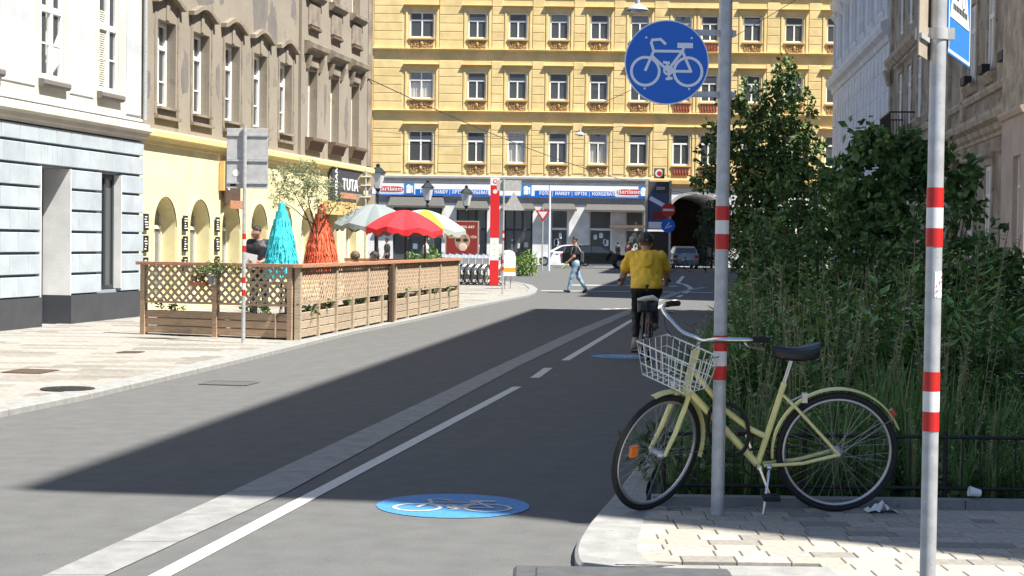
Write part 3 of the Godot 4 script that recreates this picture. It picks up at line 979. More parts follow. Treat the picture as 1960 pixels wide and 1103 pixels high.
# ---------------------------------------------------------------- white house, left
func build_white_house() -> void:
	var b := thing("white_house", "white house with grey block ground floor and dark plinth at the left edge", "house", frame_of(-7.13, 31.9, 0.175, 1.0))
	var door := [-4.34, -3.23, 0.05, 2.72, 0.46]
	var slot := [-1.94, -1.07, 0.60, 2.70, 0.12]
	var w := wall_mesh(-22.0, 0.0, 0.05, 3.4, [door, slot], 0.3)
	part(w, "ground_floor_wall", M.groove_grey, b)
	# smooth light reveals
	part(simple_box(Vector3(-3.233, 0.55, -0.455), Vector3(-3.20, 2.715, 0.098)), "reveal", M.reveal_white, b)
	part(simple_box(Vector3(-4.36, 0.55, -0.455), Vector3(-4.337, 2.715, 0.098)), "reveal", M.reveal_white, b)
	part(simple_box(Vector3(-1.073, 0.62, -0.115), Vector3(-1.05, 2.695, 0.098)), "reveal", M.reveal_white, b)
	var up := wall_mesh(-22.0, 0.0, 3.4, 17.0, [[-4.22, -3.31, 4.18, 6.75], [-1.91, -1.0, 4.18, 6.75], [-6.6, -5.7, 4.18, 6.75]], 0.07)
	add_shell(up, -22.0, 0.0, 0.0, 17.0, 9.0)
	part(up, "upper_wall", M.cream_wall, b)
	rooms(b, -12.0, 0.0, [3.4, 7.2, 11.0])
	# stone blocks
	var rows := []
	for r in 6: rows.append([0.55 + r * 0.363, 0.363])
	for r in 6:
		var h0: float = rows[r][0]
		var segs := [[-7.0, -4.36]]
		segs.append([-3.20, -1.94])
		segs.append([-1.05, -0.02])
		for si in 3:
			var a: float = segs[si][0]; var e: float = segs[si][1]
			var cuts := []
			if si == 0:
				cuts = [0.0, 0.62, 1.24, 1.86, e - a] if r % 2 == 0 else [0.0, 0.3, 0.93, 1.55, 2.2, e - a]
			elif si == 1:
				cuts = [0.0, 0.64, 1.26] if r % 2 == 0 else [0.0, 0.34, 0.93, 1.26]
			else:
				cuts = [0.0, 0.5, 1.03] if r % 2 == 0 else [0.0, 0.27, 0.75, 1.03]
			for k in cuts.size() - 1:
				block(b, a + cuts[k], a + cuts[k + 1], h0, h0 + 0.363)
	# lintel row with wedge stones, then the top row
	var cutl := [-7.0, -6.3, -5.65, -4.95, -4.36, -4.12, -3.93, -3.74, -3.55, -3.1, -2.45, -2.0, -1.8, -1.62, -1.44, -1.26, -0.7, -0.02]
	for k in cutl.size() - 1: block(b, cutl[k], cutl[k + 1], 2.728, 3.09)
	var cutt := [-7.0, -6.4, -5.75, -5.1, -4.45, -3.8, -3.2, -2.75, -2.1, -1.5, -0.95, -0.5, -0.02]
	for k in cutt.size() - 1: block(b, cutt[k], cutt[k + 1], 3.09, 3.385)
	# plinth
	part(simple_box(Vector3(-9.0, 0.0, -0.44), Vector3(-4.345, 0.55, 0.12)), "plinth", M.plinth_dark, b)
	part(simple_box(Vector3(-3.238, 0.0, -0.44), Vector3(-0.002, 0.55, 0.12)), "plinth", M.plinth_dark, b)
	# door leaf, deep in the opening
	var d := MB.new()
	d.cbox(Vector3(-4.33, 0.06, -0.50), Vector3(-4.22, 2.71, -0.40), 0.01)
	d.cbox(Vector3(-3.36, 0.06, -0.50), Vector3(-3.24, 2.71, -0.40), 0.01)
	d.cbox(Vector3(-4.22, 2.05, -0.50), Vector3(-3.36, 2.15, -0.40), 0.01)
	d.cbox(Vector3(-4.22, 2.6, -0.50), Vector3(-3.36, 2.71, -0.40), 0.01)
	d.cbox(Vector3(-4.22, 0.06, -0.50), Vector3(-3.36, 0.30, -0.41), 0.01)
	var dn := part(d, "door", M.door_dark, b)
	part(simple_box(Vector3(-4.22, 0.30, -0.466), Vector3(-3.36, 2.05, -0.46)), "door_glass", M.pane_clear, dn)
	part(simple_box(Vector3(-4.22, 2.15, -0.466), Vector3(-3.36, 2.6, -0.46)), "fanlight", M.pane_clear, dn)
	var hd := MB.new()
	hd.tube([Vector3(-4.14, 1.0, -0.36), Vector3(-4.14, 1.35, -0.36)], 0.015, 8)
	hd.bar(Vector3(-4.14, 1.02, -0.42), Vector3(-4.14, 1.02, -0.36), 0.02, 0.02)
	hd.bar(Vector3(-4.14, 1.33, -0.42), Vector3(-4.14, 1.33, -0.36), 0.02, 0.02)
	part(hd, "handle", M.alloy, dn)
	for y in [0.42, 1.18]:
		part(simple_box(Vector3(-4.30, y, -0.40), Vector3(-4.27, y + 0.13, -0.375)), "hinge", M.alloy, dn)
	# slim window in the block wall
	window(b, -1.94, -1.073, 0.61, 2.695, -0.075, [], 0.075, M.door_dark, M.dark_glass, 2)
	# cornice between the storeys
	part(moulding(-22.0, 0.06, [[0.0, 3.39], [0.11, 3.39], [0.12, 3.43], [0.15, 3.46], [0.17, 3.53], [0.24, 3.57], [0.24, 3.64], [0.18, 3.65], [0.18, 3.70], [0.0, 3.74]]), "cornice", M.cream_wall, b)
	part(moulding(-22.0, 0.03, [[0.0, 3.75], [0.05, 3.76], [0.05, 3.80], [0.0, 3.82]]), "string_course", M.white_wall, b)
	# smooth panels between the windows and the corner strip
	for p in [[-5.62, -4.42], [-3.10, -2.12]]:
		part(box_mesh(Vector3(p[1] - p[0], 9.0, 0.02), 0.012), "wall_panel", M.white_wall, b, Transform3D(Basis.IDENTITY, Vector3(p[0], 4.02, 0)))
	part(box_mesh(Vector3(0.66, 13.0, 0.03), 0.012), "corner_strip", M.white_wall, b, Transform3D(Basis.IDENTITY, Vector3(-0.67, 3.86, 0)))
	# windows and sills
	for k in 3:
		var u: float = [-4.22, -1.91, -6.6][k]
		var g: StandardMaterial3D = M.pale_glass if k != 1 else M.dark_glass
		var wn := window(b, u, u + 0.91, 4.18, 6.75, -0.05, [0.455], 0.09, M.white_paint, g, 2, [0.5])
		if k == 1:
			var bl := MB.new()
			for s in 34: bl.bar(Vector3(0.10, 0.13 + s * 0.04, 0.004), Vector3(0.40, 0.13 + s * 0.04, 0.004), 0.004, 0.022)
			part(bl, "blind", M.cream_paint, wn)
		else:
			var cu := MB.new()
			for s in 8:
				cu.quad(Vector3(0.50 + s * 0.04, 0.1 + s * 0.03, 0.004), Vector3(0.54 + s * 0.04, 0.1 + s * 0.03, 0.007), Vector3(0.54 + s * 0.04, 0.55 + s * 0.05, 0.007), Vector3(0.50 + s * 0.04, 0.5 + s * 0.05, 0.004))
			part(cu, "curtain", M.curtain, wn)
		var s := moulding(u - 0.06, u + 0.97, [[0.0, 4.04], [0.08, 4.05], [0.11, 4.09], [0.11, 4.15], [0.09, 4.17], [0.0, 4.175]])
		part(s, "window_sill", M.patch_wall, b)

func block(b: Node, a: float, e: float, h0: float, h1: float) -> void:
	var m: StandardMaterial3D = M.block_grey if rng.randf() < 0.6 else M.block_grey_b
	part(box_mesh(Vector3(e - a - 0.014, h1 - h0 - 0.044, 0.10), 0.008), "stone_block", m, b, Transform3D(Basis.IDENTITY, Vector3(a + 0.007, h0 + 0.022, 0.0)))

# ---------------------------------------------------------------- brown house with the yellow ground floor
func arch_wall(mb: MB, u0: float, u1: float, hs: float, depth: float, mb_reveal: MB = null) -> void:   # spandrels and soffit of a round arch springing at hs
	var r := (u1 - u0) / 2; var c := (u0 + u1) / 2; var n := 14
	for k in n:
		var a := PI - PI * k / n; var b := PI - PI * (k + 1) / n
		var p := Vector3(c + r * cos(a), hs + r * sin(a), 0); var q := Vector3(c + r * cos(b), hs + r * sin(b), 0)
		mb.quad(p, q, Vector3(q.x, hs + r, 0), Vector3(p.x, hs + r, 0))
		var t := mb_reveal if mb_reveal else mb
		var d := Vector3(0, 0, -depth)
		var np := Vector3(-cos(a), -sin(a), 0); var nq := Vector3(-cos(b), -sin(b), 0)
		t.squad([p + d, q + d, q, p], [np, nq, nq, np])

func build_cafe_house() -> void:
	var b := thing("cafe_house", "brown stained house with yellow arched ground floor behind the terrace", "house", frame_of(-7.13, 31.9, 0.175, 1.0))
	var arches := []
	for k in 6: arches.append([0.70 + 1.93 * k, 1.88 + 1.93 * k])
	var holes := []
	for a in arches: holes.append([a[0], a[1], 0.35, 2.37, 0.34])
	holes.append([12.6, 13.7, 0.05, 2.5, 0.3])
	holes.append([14.6, 15.7, 0.6, 2.4, 0.3])
	var w := wall_mesh(0.004, 16.92, 0.05, 3.5, holes, 0.3)
	for a in arches: arch_wall(w, a[0], a[1], 1.78, 0.34)
	part(w, "ground_floor_wall", M.yellow_ground, b)
	rooms(b, 0.01, 16.92, [3.45, 7.1, 10.8])
	# raised arch surrounds
	for a in arches:
		var s := MB.new()
		var c: float = (a[0] + a[1]) / 2
		for k in 14:
			var t0 := PI - PI * k / 14.0; var t1 := PI - PI * (k + 1) / 14.0
			var p0 := Vector2(cos(t0), sin(t0)); var p1 := Vector2(cos(t1), sin(t1))
			for z in [0.025]:
				s.quad(Vector3(c + p0.x * 0.60, 1.78 + p0.y * 0.60, z), Vector3(c + p1.x * 0.60, 1.78 + p1.y * 0.60, z), Vector3(c + p1.x * 0.68, 1.78 + p1.y * 0.68, z), Vector3(c + p0.x * 0.68, 1.78 + p0.y * 0.68, z))
				s.quad(Vector3(c + p0.x * 0.68, 1.78 + p0.y * 0.68, z), Vector3(c + p1.x * 0.68, 1.78 + p1.y * 0.68, z), Vector3(c + p1.x * 0.68, 1.78 + p1.y * 0.68, 0), Vector3(c + p0.x * 0.68, 1.78 + p0.y * 0.68, 0))
		s.box(Vector3(a[0] - 0.09, 0.3, 0.0), Vector3(a[0] - 0.01, 1.78, 0.025))
		s.box(Vector3(a[1] + 0.01, 0.3, 0.0), Vector3(a[1] + 0.09, 1.78, 0.025))
		part(s, "arch_surround", M.yellow_ground, b)
		# glazing inside the arch
		var f := MB.new()
		for x in [a[0] + 0.001, c - 0.03, a[1] - 0.07]: f.box(Vector3(x, 0.36, -0.34), Vector3(x + 0.065, 2.0 if absf(x - c) > 0.1 else 2.34, -0.28))
		f.box(Vector3(a[0] + 0.066, 1.74, -0.335), Vector3(a[1] - 0.07, 1.81, -0.285))
		f.box(Vector3(a[0] + 0.066, 0.36, -0.335), Vector3(a[1] - 0.07, 0.44, -0.285))
		var o := part(f, "arch_window", M.cream_paint, b)
		part(simple_box(Vector3(a[0], 0.36, -0.322), Vector3(a[1], 2.37, -0.318)), "pane", M.pane_clear, o)
	# things leaning inside the arches: pale casement leaves standing open
	for k in 4:
		var a: Array = arches[k]
		var l := MB.new()
		l.bar(Vector3(a[0] + 0.42, 0.5, -0.25), Vector3(a[0] + 0.30, 1.75 - k * 0.1, -0.20), 0.03, 0.07, Vector3.RIGHT)
		l.bar(Vector3(a[0] + 0.62, 0.5, -0.25), Vector3(a[0] + 0.50, 1.65, -0.20), 0.03, 0.07, Vector3.RIGHT)
		l.bar(Vector3(a[0] + 0.05, 1.80, -0.18), Vector3(a[0] + 0.62, 1.98, -0.24), 0.03, 0.08)
		part(l, "open_casement", M.white_paint, b)
	part(simple_box(Vector3(12.62, 0.06, -0.28), Vector3(13.68, 2.49, -0.24)), "door", M.dark_post, b)
	window(b, 14.6, 15.7, 0.6, 2.4, -0.25, [], 0.07, M.cream_paint)
	# moulded band
	part(moulding(0.004, 17.0, [[0.0, 3.37], [0.03, 3.38], [0.04, 3.44], [0.10, 3.50], [0.17, 3.52], [0.18, 3.62], [0.12, 3.66], [0.0, 3.68]]), "cornice", M.yellow_band, b)
	# upper wall
	var h2 := []
	for k in 5: h2.append([0.87 + 1.93 * k, 1.82 + 1.93 * k, 4.13, 5.84, 0.24])
	for k in 5: h2.append([0.87 + 1.93 * k, 1.82 + 1.93 * k, 8.1, 10.0, 0.24])
	var up := wall_mesh(0.004, 10.05, 3.5, 18.0, h2, 0.24)
	add_shell(up, 0.004, 16.92, 0.0, 18.0, 9.0)
	part(up, "upper_wall", M.brown_wall, b)
	var hb := []
	for k in 3:
		var u: float = 10.62 + 2.045 * k
		hb.append([u, u + 0.82, 4.16, 5.88, 0.28]); hb.append([u, u + 0.82, 7.85, 9.8, 0.28])
	var bay := wall_mesh(10.05, 16.92, 3.5, 18.0, hb, 0.28)
	bay.quad(Vector3(10.05, 3.5, -0.14), Vector3(10.05, 3.5, 0), Vector3(10.05, 18, 0), Vector3(10.05, 18, -0.14))
	bay.quad(Vector3(16.92, 3.5, 0), Vector3(16.92, 3.5, -0.14), Vector3(16.92, 18, -0.14), Vector3(16.92, 18, 0))
	part(bay, "bay_wall", M.brown_wall, b, Transform3D(Basis.IDENTITY, Vector3(0, 0, 0.08)))
	# windows of the plain part, with eyebrow hoods
	for k in 5:
		var u: float = 0.87 + 1.93 * k
		window(b, u, u + 0.95, 4.15, 5.84, -0.22, [0.70], 0.075, M.white_paint, M.dark_glass, 2, [0.42])
		part(simple_box(Vector3(u - 0.02, 4.09, 0.0), Vector3(u + 0.98, 4.14, 0.09)), "window_sill", M.brown_trim, b)
		part(simple_box(Vector3(u - 0.16, 3.90, 0.0), Vector3(u + 1.10, 3.96, 0.08)), "ledge", M.brown_trim, b)
		var hood := PackedVector2Array()
		var n := 16
		for i in n + 1:
			var t := i / float(n)
			hood.append(Vector2(u - 0.30 + 1.52 * t, 6.22 + 0.20 * pow(sin(PI * t), 1.6)))
		for i in n + 1:
			var t := 1.0 - i / float(n)
			hood.append(Vector2(u - 0.30 + 1.52 * t, 6.13 + 0.20 * pow(sin(PI * t), 1.6)))
		var hm := MB.new()
		hm.prism(hood, 0.0, 0.13)
		part(hm, "window_hood", M.brown_trim, b)
		part(simple_box(Vector3(u + 0.40, 5.86, 0), Vector3(u + 0.56, 6.26, 0.03)), "keystone", M.brown_trim, b)
		for s in [u - 0.17, u + 1.03]:
			part(box_mesh(Vector3(0.07, 2.2, 0.02), 0.008), "pilaster_strip", M.brown_trim, b, Transform3D(Basis.IDENTITY, Vector3(s, 3.98, 0)))
	# the bay: heavy cornices, corbelled sills, aprons of the floor above
	for k in 3:
		var u: float = 10.62 + 2.045 * k
		window(b, u, u + 0.82, 4.18, 5.88, -0.16, [0.70], 0.075, M.cream_paint, M.dark_glass, 2, [0.42])
		window(b, u, u + 0.82, 7.87, 9.8, -0.16, [0.70], 0.075, M.cream_paint, M.dark_glass, 2, [0.42])
		var z := 0.08
		part(moulding(u - 0.36, u + 1.18, [[z, 6.22], [z + 0.06, 6.24], [z + 0.10, 6.33], [z + 0.22, 6.38], [z + 0.24, 6.50], [z + 0.14, 6.55], [z, 6.57]]), "window_cornice", M.brown_trim, b)
		for s in [u - 0.20, u + 0.88]:
			part(moulding(s, s + 0.15, [[z, 5.85], [z + 0.05, 5.88], [z + 0.14, 6.20], [z, 6.21]]), "console", M.brown_trim, b)
		part(box_mesh(Vector3(0.80, 0.22, 0.05), 0.02), "frieze_panel", M.brown_trim, b, Transform3D(Basis.IDENTITY, Vector3(u + 0.01, 5.94, z)))
		part(moulding(u - 0.22, u + 1.05, [[z, 3.82], [z + 0.07, 3.83], [z + 0.15, 4.05], [z + 0.22, 4.07], [z + 0.22, 4.14], [z, 4.155]]), "window_sill", M.brown_dark, b)
		part(moulding(u - 0.26, u + 1.08, [[z, 7.60], [z + 0.08, 7.62], [z + 0.18, 7.72], [z + 0.18, 7.80], [z, 7.83]]), "window_sill", M.brown_trim, b)
		part(box_mesh(Vector3(0.95, 0.58, 0.06), 0.03), "apron_panel", M.brown_trim, b, Transform3D(Basis.IDENTITY, Vector3(u - 0.06, 6.98, z)))
		part(moulding(u - 0.04, u + 0.86, [[z, 6.86], [z + 0.10, 6.90], [z + 0.10, 6.96], [z, 6.97]]), "ledge", M.brown_dark, b)
	part(box_mesh(Vector3(0.45, 14.0, 0.03), 0.01), "pilaster_strip", M.brown_trim, b, Transform3D(Basis.IDENTITY, Vector3(16.42, 3.7, 0.08)))
	# repaired plaster, darker grey, with ragged outlines
	for q in [[3.35, 6.75, 0.75, 0.32, 5], [7.0, 6.85, 0.55, 0.62, 6], [8.0, 6.65, 0.38, 0.5, 7], [9.6, 7.3, 0.2, 0.3, 8], [4.45, 7.0, 0.18, 0.5, 9], [4.28, 4.95, 0.13, 0.35, 3], [2.35, 4.9, 0.2, 0.4, 2], [0.35, 4.5, 0.16, 0.3, 12], [12.15, 5.2, 0.12, 0.5, 13], [14.2, 4.9, 0.16, 0.6, 14]]:
		var fn := FastNoiseLite.new()
		fn.seed = q[4]; fn.frequency = 0.9
		var poly := PackedVector2Array()
		for k in 26:
			var a := TAU * k / 26.0
			var r := 1.0 + 0.55 * fn.get_noise_2d(cos(a) * 1.2, sin(a) * 1.2)
			poly.append(Vector2(q[0] + cos(a) * q[2] * r, q[1] + sin(a) * q[3] * r))
		var pm := MB.new()
		pm.prism(poly, 0.0, 0.003)
		part(pm, "plaster_patch", M.patch_wall, b, Transform3D(Basis.IDENTITY, Vector3(0, 0, 0.08 if q[0] > 10.05 else 0.0)))
	# downpipe where the two houses meet
	var dp := MB.new()
	dp.tube([Vector3(0.10, 3.8, 0.06), Vector3(0.10, 17.5, 0.06)], 0.045, 10)
	part(dp, "downpipe", M.galvanised, b)
	# chalk menu boards between the arches
	var heights := [1.86, 1.44, 1.02]
	var spots := [[0.24, "left of the first arch"], [2.32, "between the first and second arch"], [4.22, "between the second and third arch"]]
	for i in 3:
		for j in 3:
			var t := thing("menu_board", "%s black chalk menu board on the yellow wall %s" % [["uppermost", "middle", "lowest"][j], spots[i][1]], "menu board", b.transform * Transform3D(Basis.IDENTITY, Vector3(spots[i][0], heights[j], 0.03)), "menu boards on the yellow wall")
			part(box_mesh(Vector3(0.25, 0.32, 0.02), 0.005), "board", M.black, t, Transform3D(Basis.IDENTITY, Vector3(-0.125, -0.16, 0)))
			var wr := MB.new()
			for q in 5:
				var x0 := rng.randf_range(-0.10, -0.05); var x1 := rng.randf_range(0.0, 0.10)
				wr.box(Vector3(x0, 0.09 - q * 0.05, 0.02), Vector3(x1, 0.11 - q * 0.05, 0.0225))
			part(wr, "chalk_writing", M.paper, t)
	# wooden bracket sign, partly behind the traffic sign
	var sg := thing("wooden_sign", "brown wooden hanging sign with cut-out letters on the yellow wall", "sign", b.transform * Transform3D(Basis.IDENTITY, Vector3(4.45, 2.62, 0.0)))
	part(simple_box(Vector3(-0.10, -0.02, 0.02), Vector3(0.0, 0.62, 0.12)), "side_board", M.ochre_trim, sg)
	part(simple_box(Vector3(0.0, -0.30, 0.10), Vector3(0.95, 0.66, 0.14)), "board", M.dark_post, sg)
	part(simple_box(Vector3(0.25, -0.40, 0.11), Vector3(1.15, -0.22, 0.16)), "lower_board", M.rail_wood, sg)
	part(text_mesh("E", 0.30, 0.012), "letter", M.cream_paint, sg, Transform3D(Basis.IDENTITY, Vector3(0.16, 0.40, 0.15)))
	part(text_mesh("I", 0.30, 0.012), "letter", M.cream_paint, sg, Transform3D(Basis.IDENTITY, Vector3(0.16, 0.10, 0.15)))
	# shop sign at the far end
	var ss := thing("shop_sign", "dark shop sign with white block letters at the far end of the yellow wall", "sign", b.transform * Transform3D(Basis.IDENTITY, Vector3(12.75, 2.62, 0.0)))
	part(simple_box(Vector3(0.0, 0.0, 0.03), Vector3(3.2, 0.86, 0.13)), "board", M.plinth_dark, ss)
	part(text_mesh("TUTA", 0.44, 0.012), "lettering", M.white_paint, ss, Transform3D(Basis.IDENTITY.scaled(Vector3(1.5, 1, 1)), Vector3(1.75, 0.46, 0.138)))
	part(text_mesh("INDIAN", 0.25, 0.012), "lettering", M.white_paint, ss, Transform3D(Basis(Vector3.BACK, PI / 2), Vector3(0.35, 0.45, 0.138)))
	part(simple_box(Vector3(0.7, 0.08, 0.131), Vector3(3.0, 0.24, 0.135)), "red_stripe", M.rail_wood, ss)
	part(simple_box(Vector3(-0.45, -0.38, 0.03), Vector3(3.1, -0.02, 0.16)), "lower_board", M.ochre_trim, ss)

# ---------------------------------------------------------------- yellow house across the square
func build_yellow_house() -> void:
	var b := thing("yellow_house", "long yellow house with rows of white windows across the square", "house", frame_of(0.0, 120.0, 1.0, 0.0))
	var cols := [[-6.68, 1.76], [-2.71, 1.34], [0.20, 1.34], [3.16, 1.34], [6.04, 1.34], [8.92, 1.34], [11.99, 1.25], [13.94, 1.25], [16.97, 1.34], [19.96, 1.34], [22.96, 1.34], [25.95, 1.34]]
	var rows := [[7.26, 9.51], [11.80, 13.76], [16.14, 17.99]]
	var holes := []
	for c in cols:
		for r in rows: holes.append([c[0] - c[1] / 2, c[0] + c[1] / 2, r[0], r[1], 0.22])
	var up := wall_mesh(-10.6, 34.0, 6.2, 24.0, holes, 0.22)
	add_shell(up, -10.6, 34.0, 0.0, 24.0, 14.0)
	part(up, "upper_wall", M.yellow_wall, b)
	rooms(b, -10.6, 11.2, [6.1, 10.4, 14.8, 19.3], 6.0)
	rooms(b, 11.2, 15.1, [6.1, 10.4, 14.8, 19.3], 6.0, 5.9)
	rooms(b, 15.1, 34.0, [6.1, 10.4, 14.8, 19.3], 6.0)
	var orn := ornament_mesh()
	for ci in cols.size():
		var c: Array = cols[ci]
		for ri in 3:
			var u0: float = c[0] - c[1] / 2; var u1: float = c[0] + c[1] / 2
			var h0: float = rows[ri][0]; var h1: float = rows[ri][1]
			var g: StandardMaterial3D = M.dark_glass
			var rr := rng.randf()
			if ri == 2 and ci in [0, 3] or ri == 1 and ci == 2: g = M.blue_glass
			elif rr < 0.2: g = M.pale_glass
			var wn := window(b, u0, u1, h0, h1, -0.17, [0.68], 0.10, M.white_paint, g, 2 if ci == 0 else -2)
			if rng.randf() < 0.45:
				part(simple_box(Vector3(0.12, (h1 - h0) * 0.72, 0.004), Vector3(u1 - u0 - 0.12, (h1 - h0) * rng.randf_range(0.80, 0.94), 0.008)), "blind", M.blind, wn)
			# hood, sill, ornament, side strips
			var hw: float = c[1] / 2 + 0.42
			part(moulding(c[0] - hw, c[0] + hw, [[0.0, h1 + 0.40], [0.20, h1 + 0.42], [0.22, h1 + 0.49], [0.0, h1 + 0.53]]), "window_hood", M.ochre_trim, b)
			part(simple_box(Vector3(u0 - 0.08, h0 - 0.12, 0.0), Vector3(u1 + 0.08, h0 - 0.02, 0.13)), "window_sill", M.ochre_trim, b)
			if ci == 6 or ci == 7:
				var bal := MB.new()
				for k in 6:
					var x: float = c[0] - 0.5 + k * 0.2
					bal.lathe([Vector2(0.035, h0 - 0.78), Vector2(0.07, h0 - 0.55), Vector2(0.03, h0 - 0.3), Vector2(0.05, h0 - 0.16)], 6, true, Vector3(x, 0, 0.08))
				part(bal, "balusters", M.red_baluster, b)
			else:
				part(orn, "ornament", M.ornament, b, Transform3D(Basis.IDENTITY.scaled(Vector3(c[1] / 1.34, 1, 1)), Vector3(c[0], h0 - 0.47, 0.0)))
			for s in [u0 - 0.30, u1 + 0.14]:
				part(box_mesh(Vector3(0.16, h1 - h0 + 0.9, 0.05), 0.015), "window_strip", M.yellow_course, b, Transform3D(Basis.IDENTITY, Vector3(s, h0 - 0.75, 0)))
	# courses on the piers
	var edges := [[-10.1, -8.05]]
	for i in cols.size() - 1:
		if i == 6: continue
		edges.append([cols[i][0] + cols[i][1] / 2 + 0.38, cols[i + 1][0] - cols[i + 1][1] / 2 - 0.38])
	var floors := [[6.55, 10.2], [10.98, 14.55], [15.38, 19.0]]
	for e in edges:
		if e[0] > 21.5: continue
		for f in floors:
			var n := 6
			var ch: float = (f[1] - f[0]) / n
			for k in n:
				part(box_mesh(Vector3(e[1] - e[0], ch - 0.05, 0.035), 0.015), "stone_course", M.yellow_course if rng.randf() < 0.5 else M.yellow_course_b, b, Transform3D(Basis.IDENTITY, Vector3(e[0], f[0] + k * ch + 0.025, 0)))
	# storey bands and the corner pilaster
	for h in [10.29, 14.68, 19.0]:
		part(moulding(-10.6, 34.0, [[0.0, h + 0.56], [0.22, h + 0.58], [0.25, h + 0.66], [0.0, h + 0.71]]), "storey_band", M.yellow_wall, b)
	part(box_mesh(Vector3(0.46, 18.0, 0.09), 0.02), "corner_pilaster", M.ochre_trim, b, Transform3D(Basis.IDENTITY, Vector3(-10.6, 6.3, 0)))
	# ground floor: shop fronts and the archway
	var shop := [[-8.6, -5.1, 0.1, 4.1], [-4.05, -1.85, 0.1, 4.1], [-0.62, 1.42, 0.1, 4.1], [2.70, 4.02, 0.35, 4.1], [5.45, 7.15, 0.35, 4.1], [8.05, 9.45, 0.35, 4.1], [11.35, 14.95, 0.0, 5.2, 12.0], [17.0, 18.6, 0.9, 4.0], [20.3, 21.9, 0.9, 4.0]]
	var gw := wall_mesh(-10.6, 34.0, 0.0, 6.2, shop, 0.42)
	var c0 := 13.15; var half := 1.8
	for k in 16:
		var a := PI - PI * k / 16.0; var e := PI - PI * (k + 1) / 16.0
		var p := Vector3(c0 + half * cos(a), 4.1 + 1.08 * sin(a), 0); var q := Vector3(c0 + half * cos(e), 4.1 + 1.08 * sin(e), 0)
		gw.quad(p, q, Vector3(q.x, 5.2, 0), Vector3(p.x, 5.2, 0))
		gw.quad(p + Vector3(0, 0, -12), q + Vector3(0, 0, -12), q, p)
	part(gw, "ground_floor_wall", M.shop_white, b)
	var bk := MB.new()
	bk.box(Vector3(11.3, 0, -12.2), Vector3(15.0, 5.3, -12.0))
	part(bk, "dark_passage_end", M.dark_post, b)  # dark sheet closing the passage, its colour standing in for the shade inside
	# pale archivolt
	var av := MB.new()
	for k in 16:
		var a := PI - PI * k / 16.0; var e := PI - PI * (k + 1) / 16.0
		var f := func(t: float, s: float) -> Vector3: return Vector3(c0 + (half + s) * cos(t), 4.1 + (1.08 + s) * sin(t), 0.06)
		av.quad(f.call(a, 0.02), f.call(e, 0.02), f.call(e, 0.24), f.call(a, 0.24))
		av.quad(f.call(a, 0.24), f.call(e, 0.24), f.call(e, 0.24) - Vector3(0, 0, 0.06), f.call(a, 0.24) - Vector3(0, 0, 0.06))
	part(av, "archivolt", M.grey_cornice, b)
	part(moulding(-10.6, 9.75, [[0.0, 5.90], [0.10, 5.92], [0.16, 6.05], [0.30, 6.12], [0.30, 6.26], [0.0, 6.33]]), "cornice", M.grey_cornice, b)
	part(moulding(9.76, 34.0, [[0.0, 5.60], [0.08, 5.62], [0.14, 5.85], [0.24, 5.92], [0.24, 6.20], [0.0, 6.33]]), "cornice", M.ochre_trim, b)
	part(box_mesh(Vector3(20.3, 0.42, 0.05), 0.01), "fascia", M.shop_grey, b, Transform3D(Basis.IDENTITY, Vector3(-10.6, 4.36, 0)))
	for s in shop.slice(0, 6):
		window(b, s[0], s[1], s[2], s[3], -0.30, [0.60], 0.13, M.white_paint if s[0] > 2.0 else M.plinth_dark, M.dark_glass, 3 if s[1] - s[0] > 1.9 else 1)
		# goods on show behind the glass are pale cards
		var g := MB.new()
		for k in 5:
			var x: float = rng.randf_range(s[0] + 0.2, s[1] - 0.5); var y: float = rng.randf_range(0.6, 2.0)
			g.box(Vector3(x, y, -0.29), Vector3(x + rng.randf_range(0.15, 0.35), y + rng.randf_range(0.15, 0.45), -0.275))
		part(g, "window_display", M.curtain if rng.randf() < 0.5 else M.sign_pale, b)
	for s in shop.slice(7): window(b, s[0], s[1], s[2], s[3], -0.30, [0.65], 0.12)
	# awnings
	for a in [[-8.95, -4.85, 4.86, 4.12], [-4.15, -1.7, 4.56, 4.0], [-0.9, 1.6, 4.4, 4.0], [2.0, 4.55, 4.42, 4.0], [5.1, 9.5, 4.40, 3.98]]:
		var m := MB.new()
		var A := Vector3(a[0] + 0.2, a[2], 0.06); var B := Vector3(a[1] - 0.2, a[2], 0.06); var C := Vector3(a[1], a[3], 0.75); var D := Vector3(a[0], a[3], 0.75)
		m.quad(D, C, B, A)
		m.quad(A - Vector3(0, 0.04, 0), B - Vector3(0, 0.04, 0), C - Vector3(0, 0.04, 0), D - Vector3(0, 0.04, 0))
		m.quad(D - Vector3(0, 0.14, 0), C - Vector3(0, 0.14, 0), C, D)
		m.tri(A, Vector3(a[0], a[3], 0.06), D); m.tri(B, C, Vector3(a[1], a[3], 0.06))
		part(m, "awning", M.awning, b)
	# flat dark canopy over the right hand shop window
	part(simple_box(Vector3(6.9, 2.70, 0.0), Vector3(9.4, 2.92, 1.1)), "canopy", M.brown_dark, b)
	# name board
	var nb := thing("shop_name_board", "long white and blue shop name board below the yellow facade", "sign", Transform3D(Basis.IDENTITY, P(0, 0, 119.94)))
	part(simple_box(Vector3(-10.1, 4.84, 0.0), Vector3(9.65, 5.70, 0.14)), "board", M.sign_white, nb)
	part(simple_box(Vector3(-10.1, 4.845, 0.14), Vector3(9.65, 4.93, 0.152)), "blue_edge", M.sign_blue, nb)
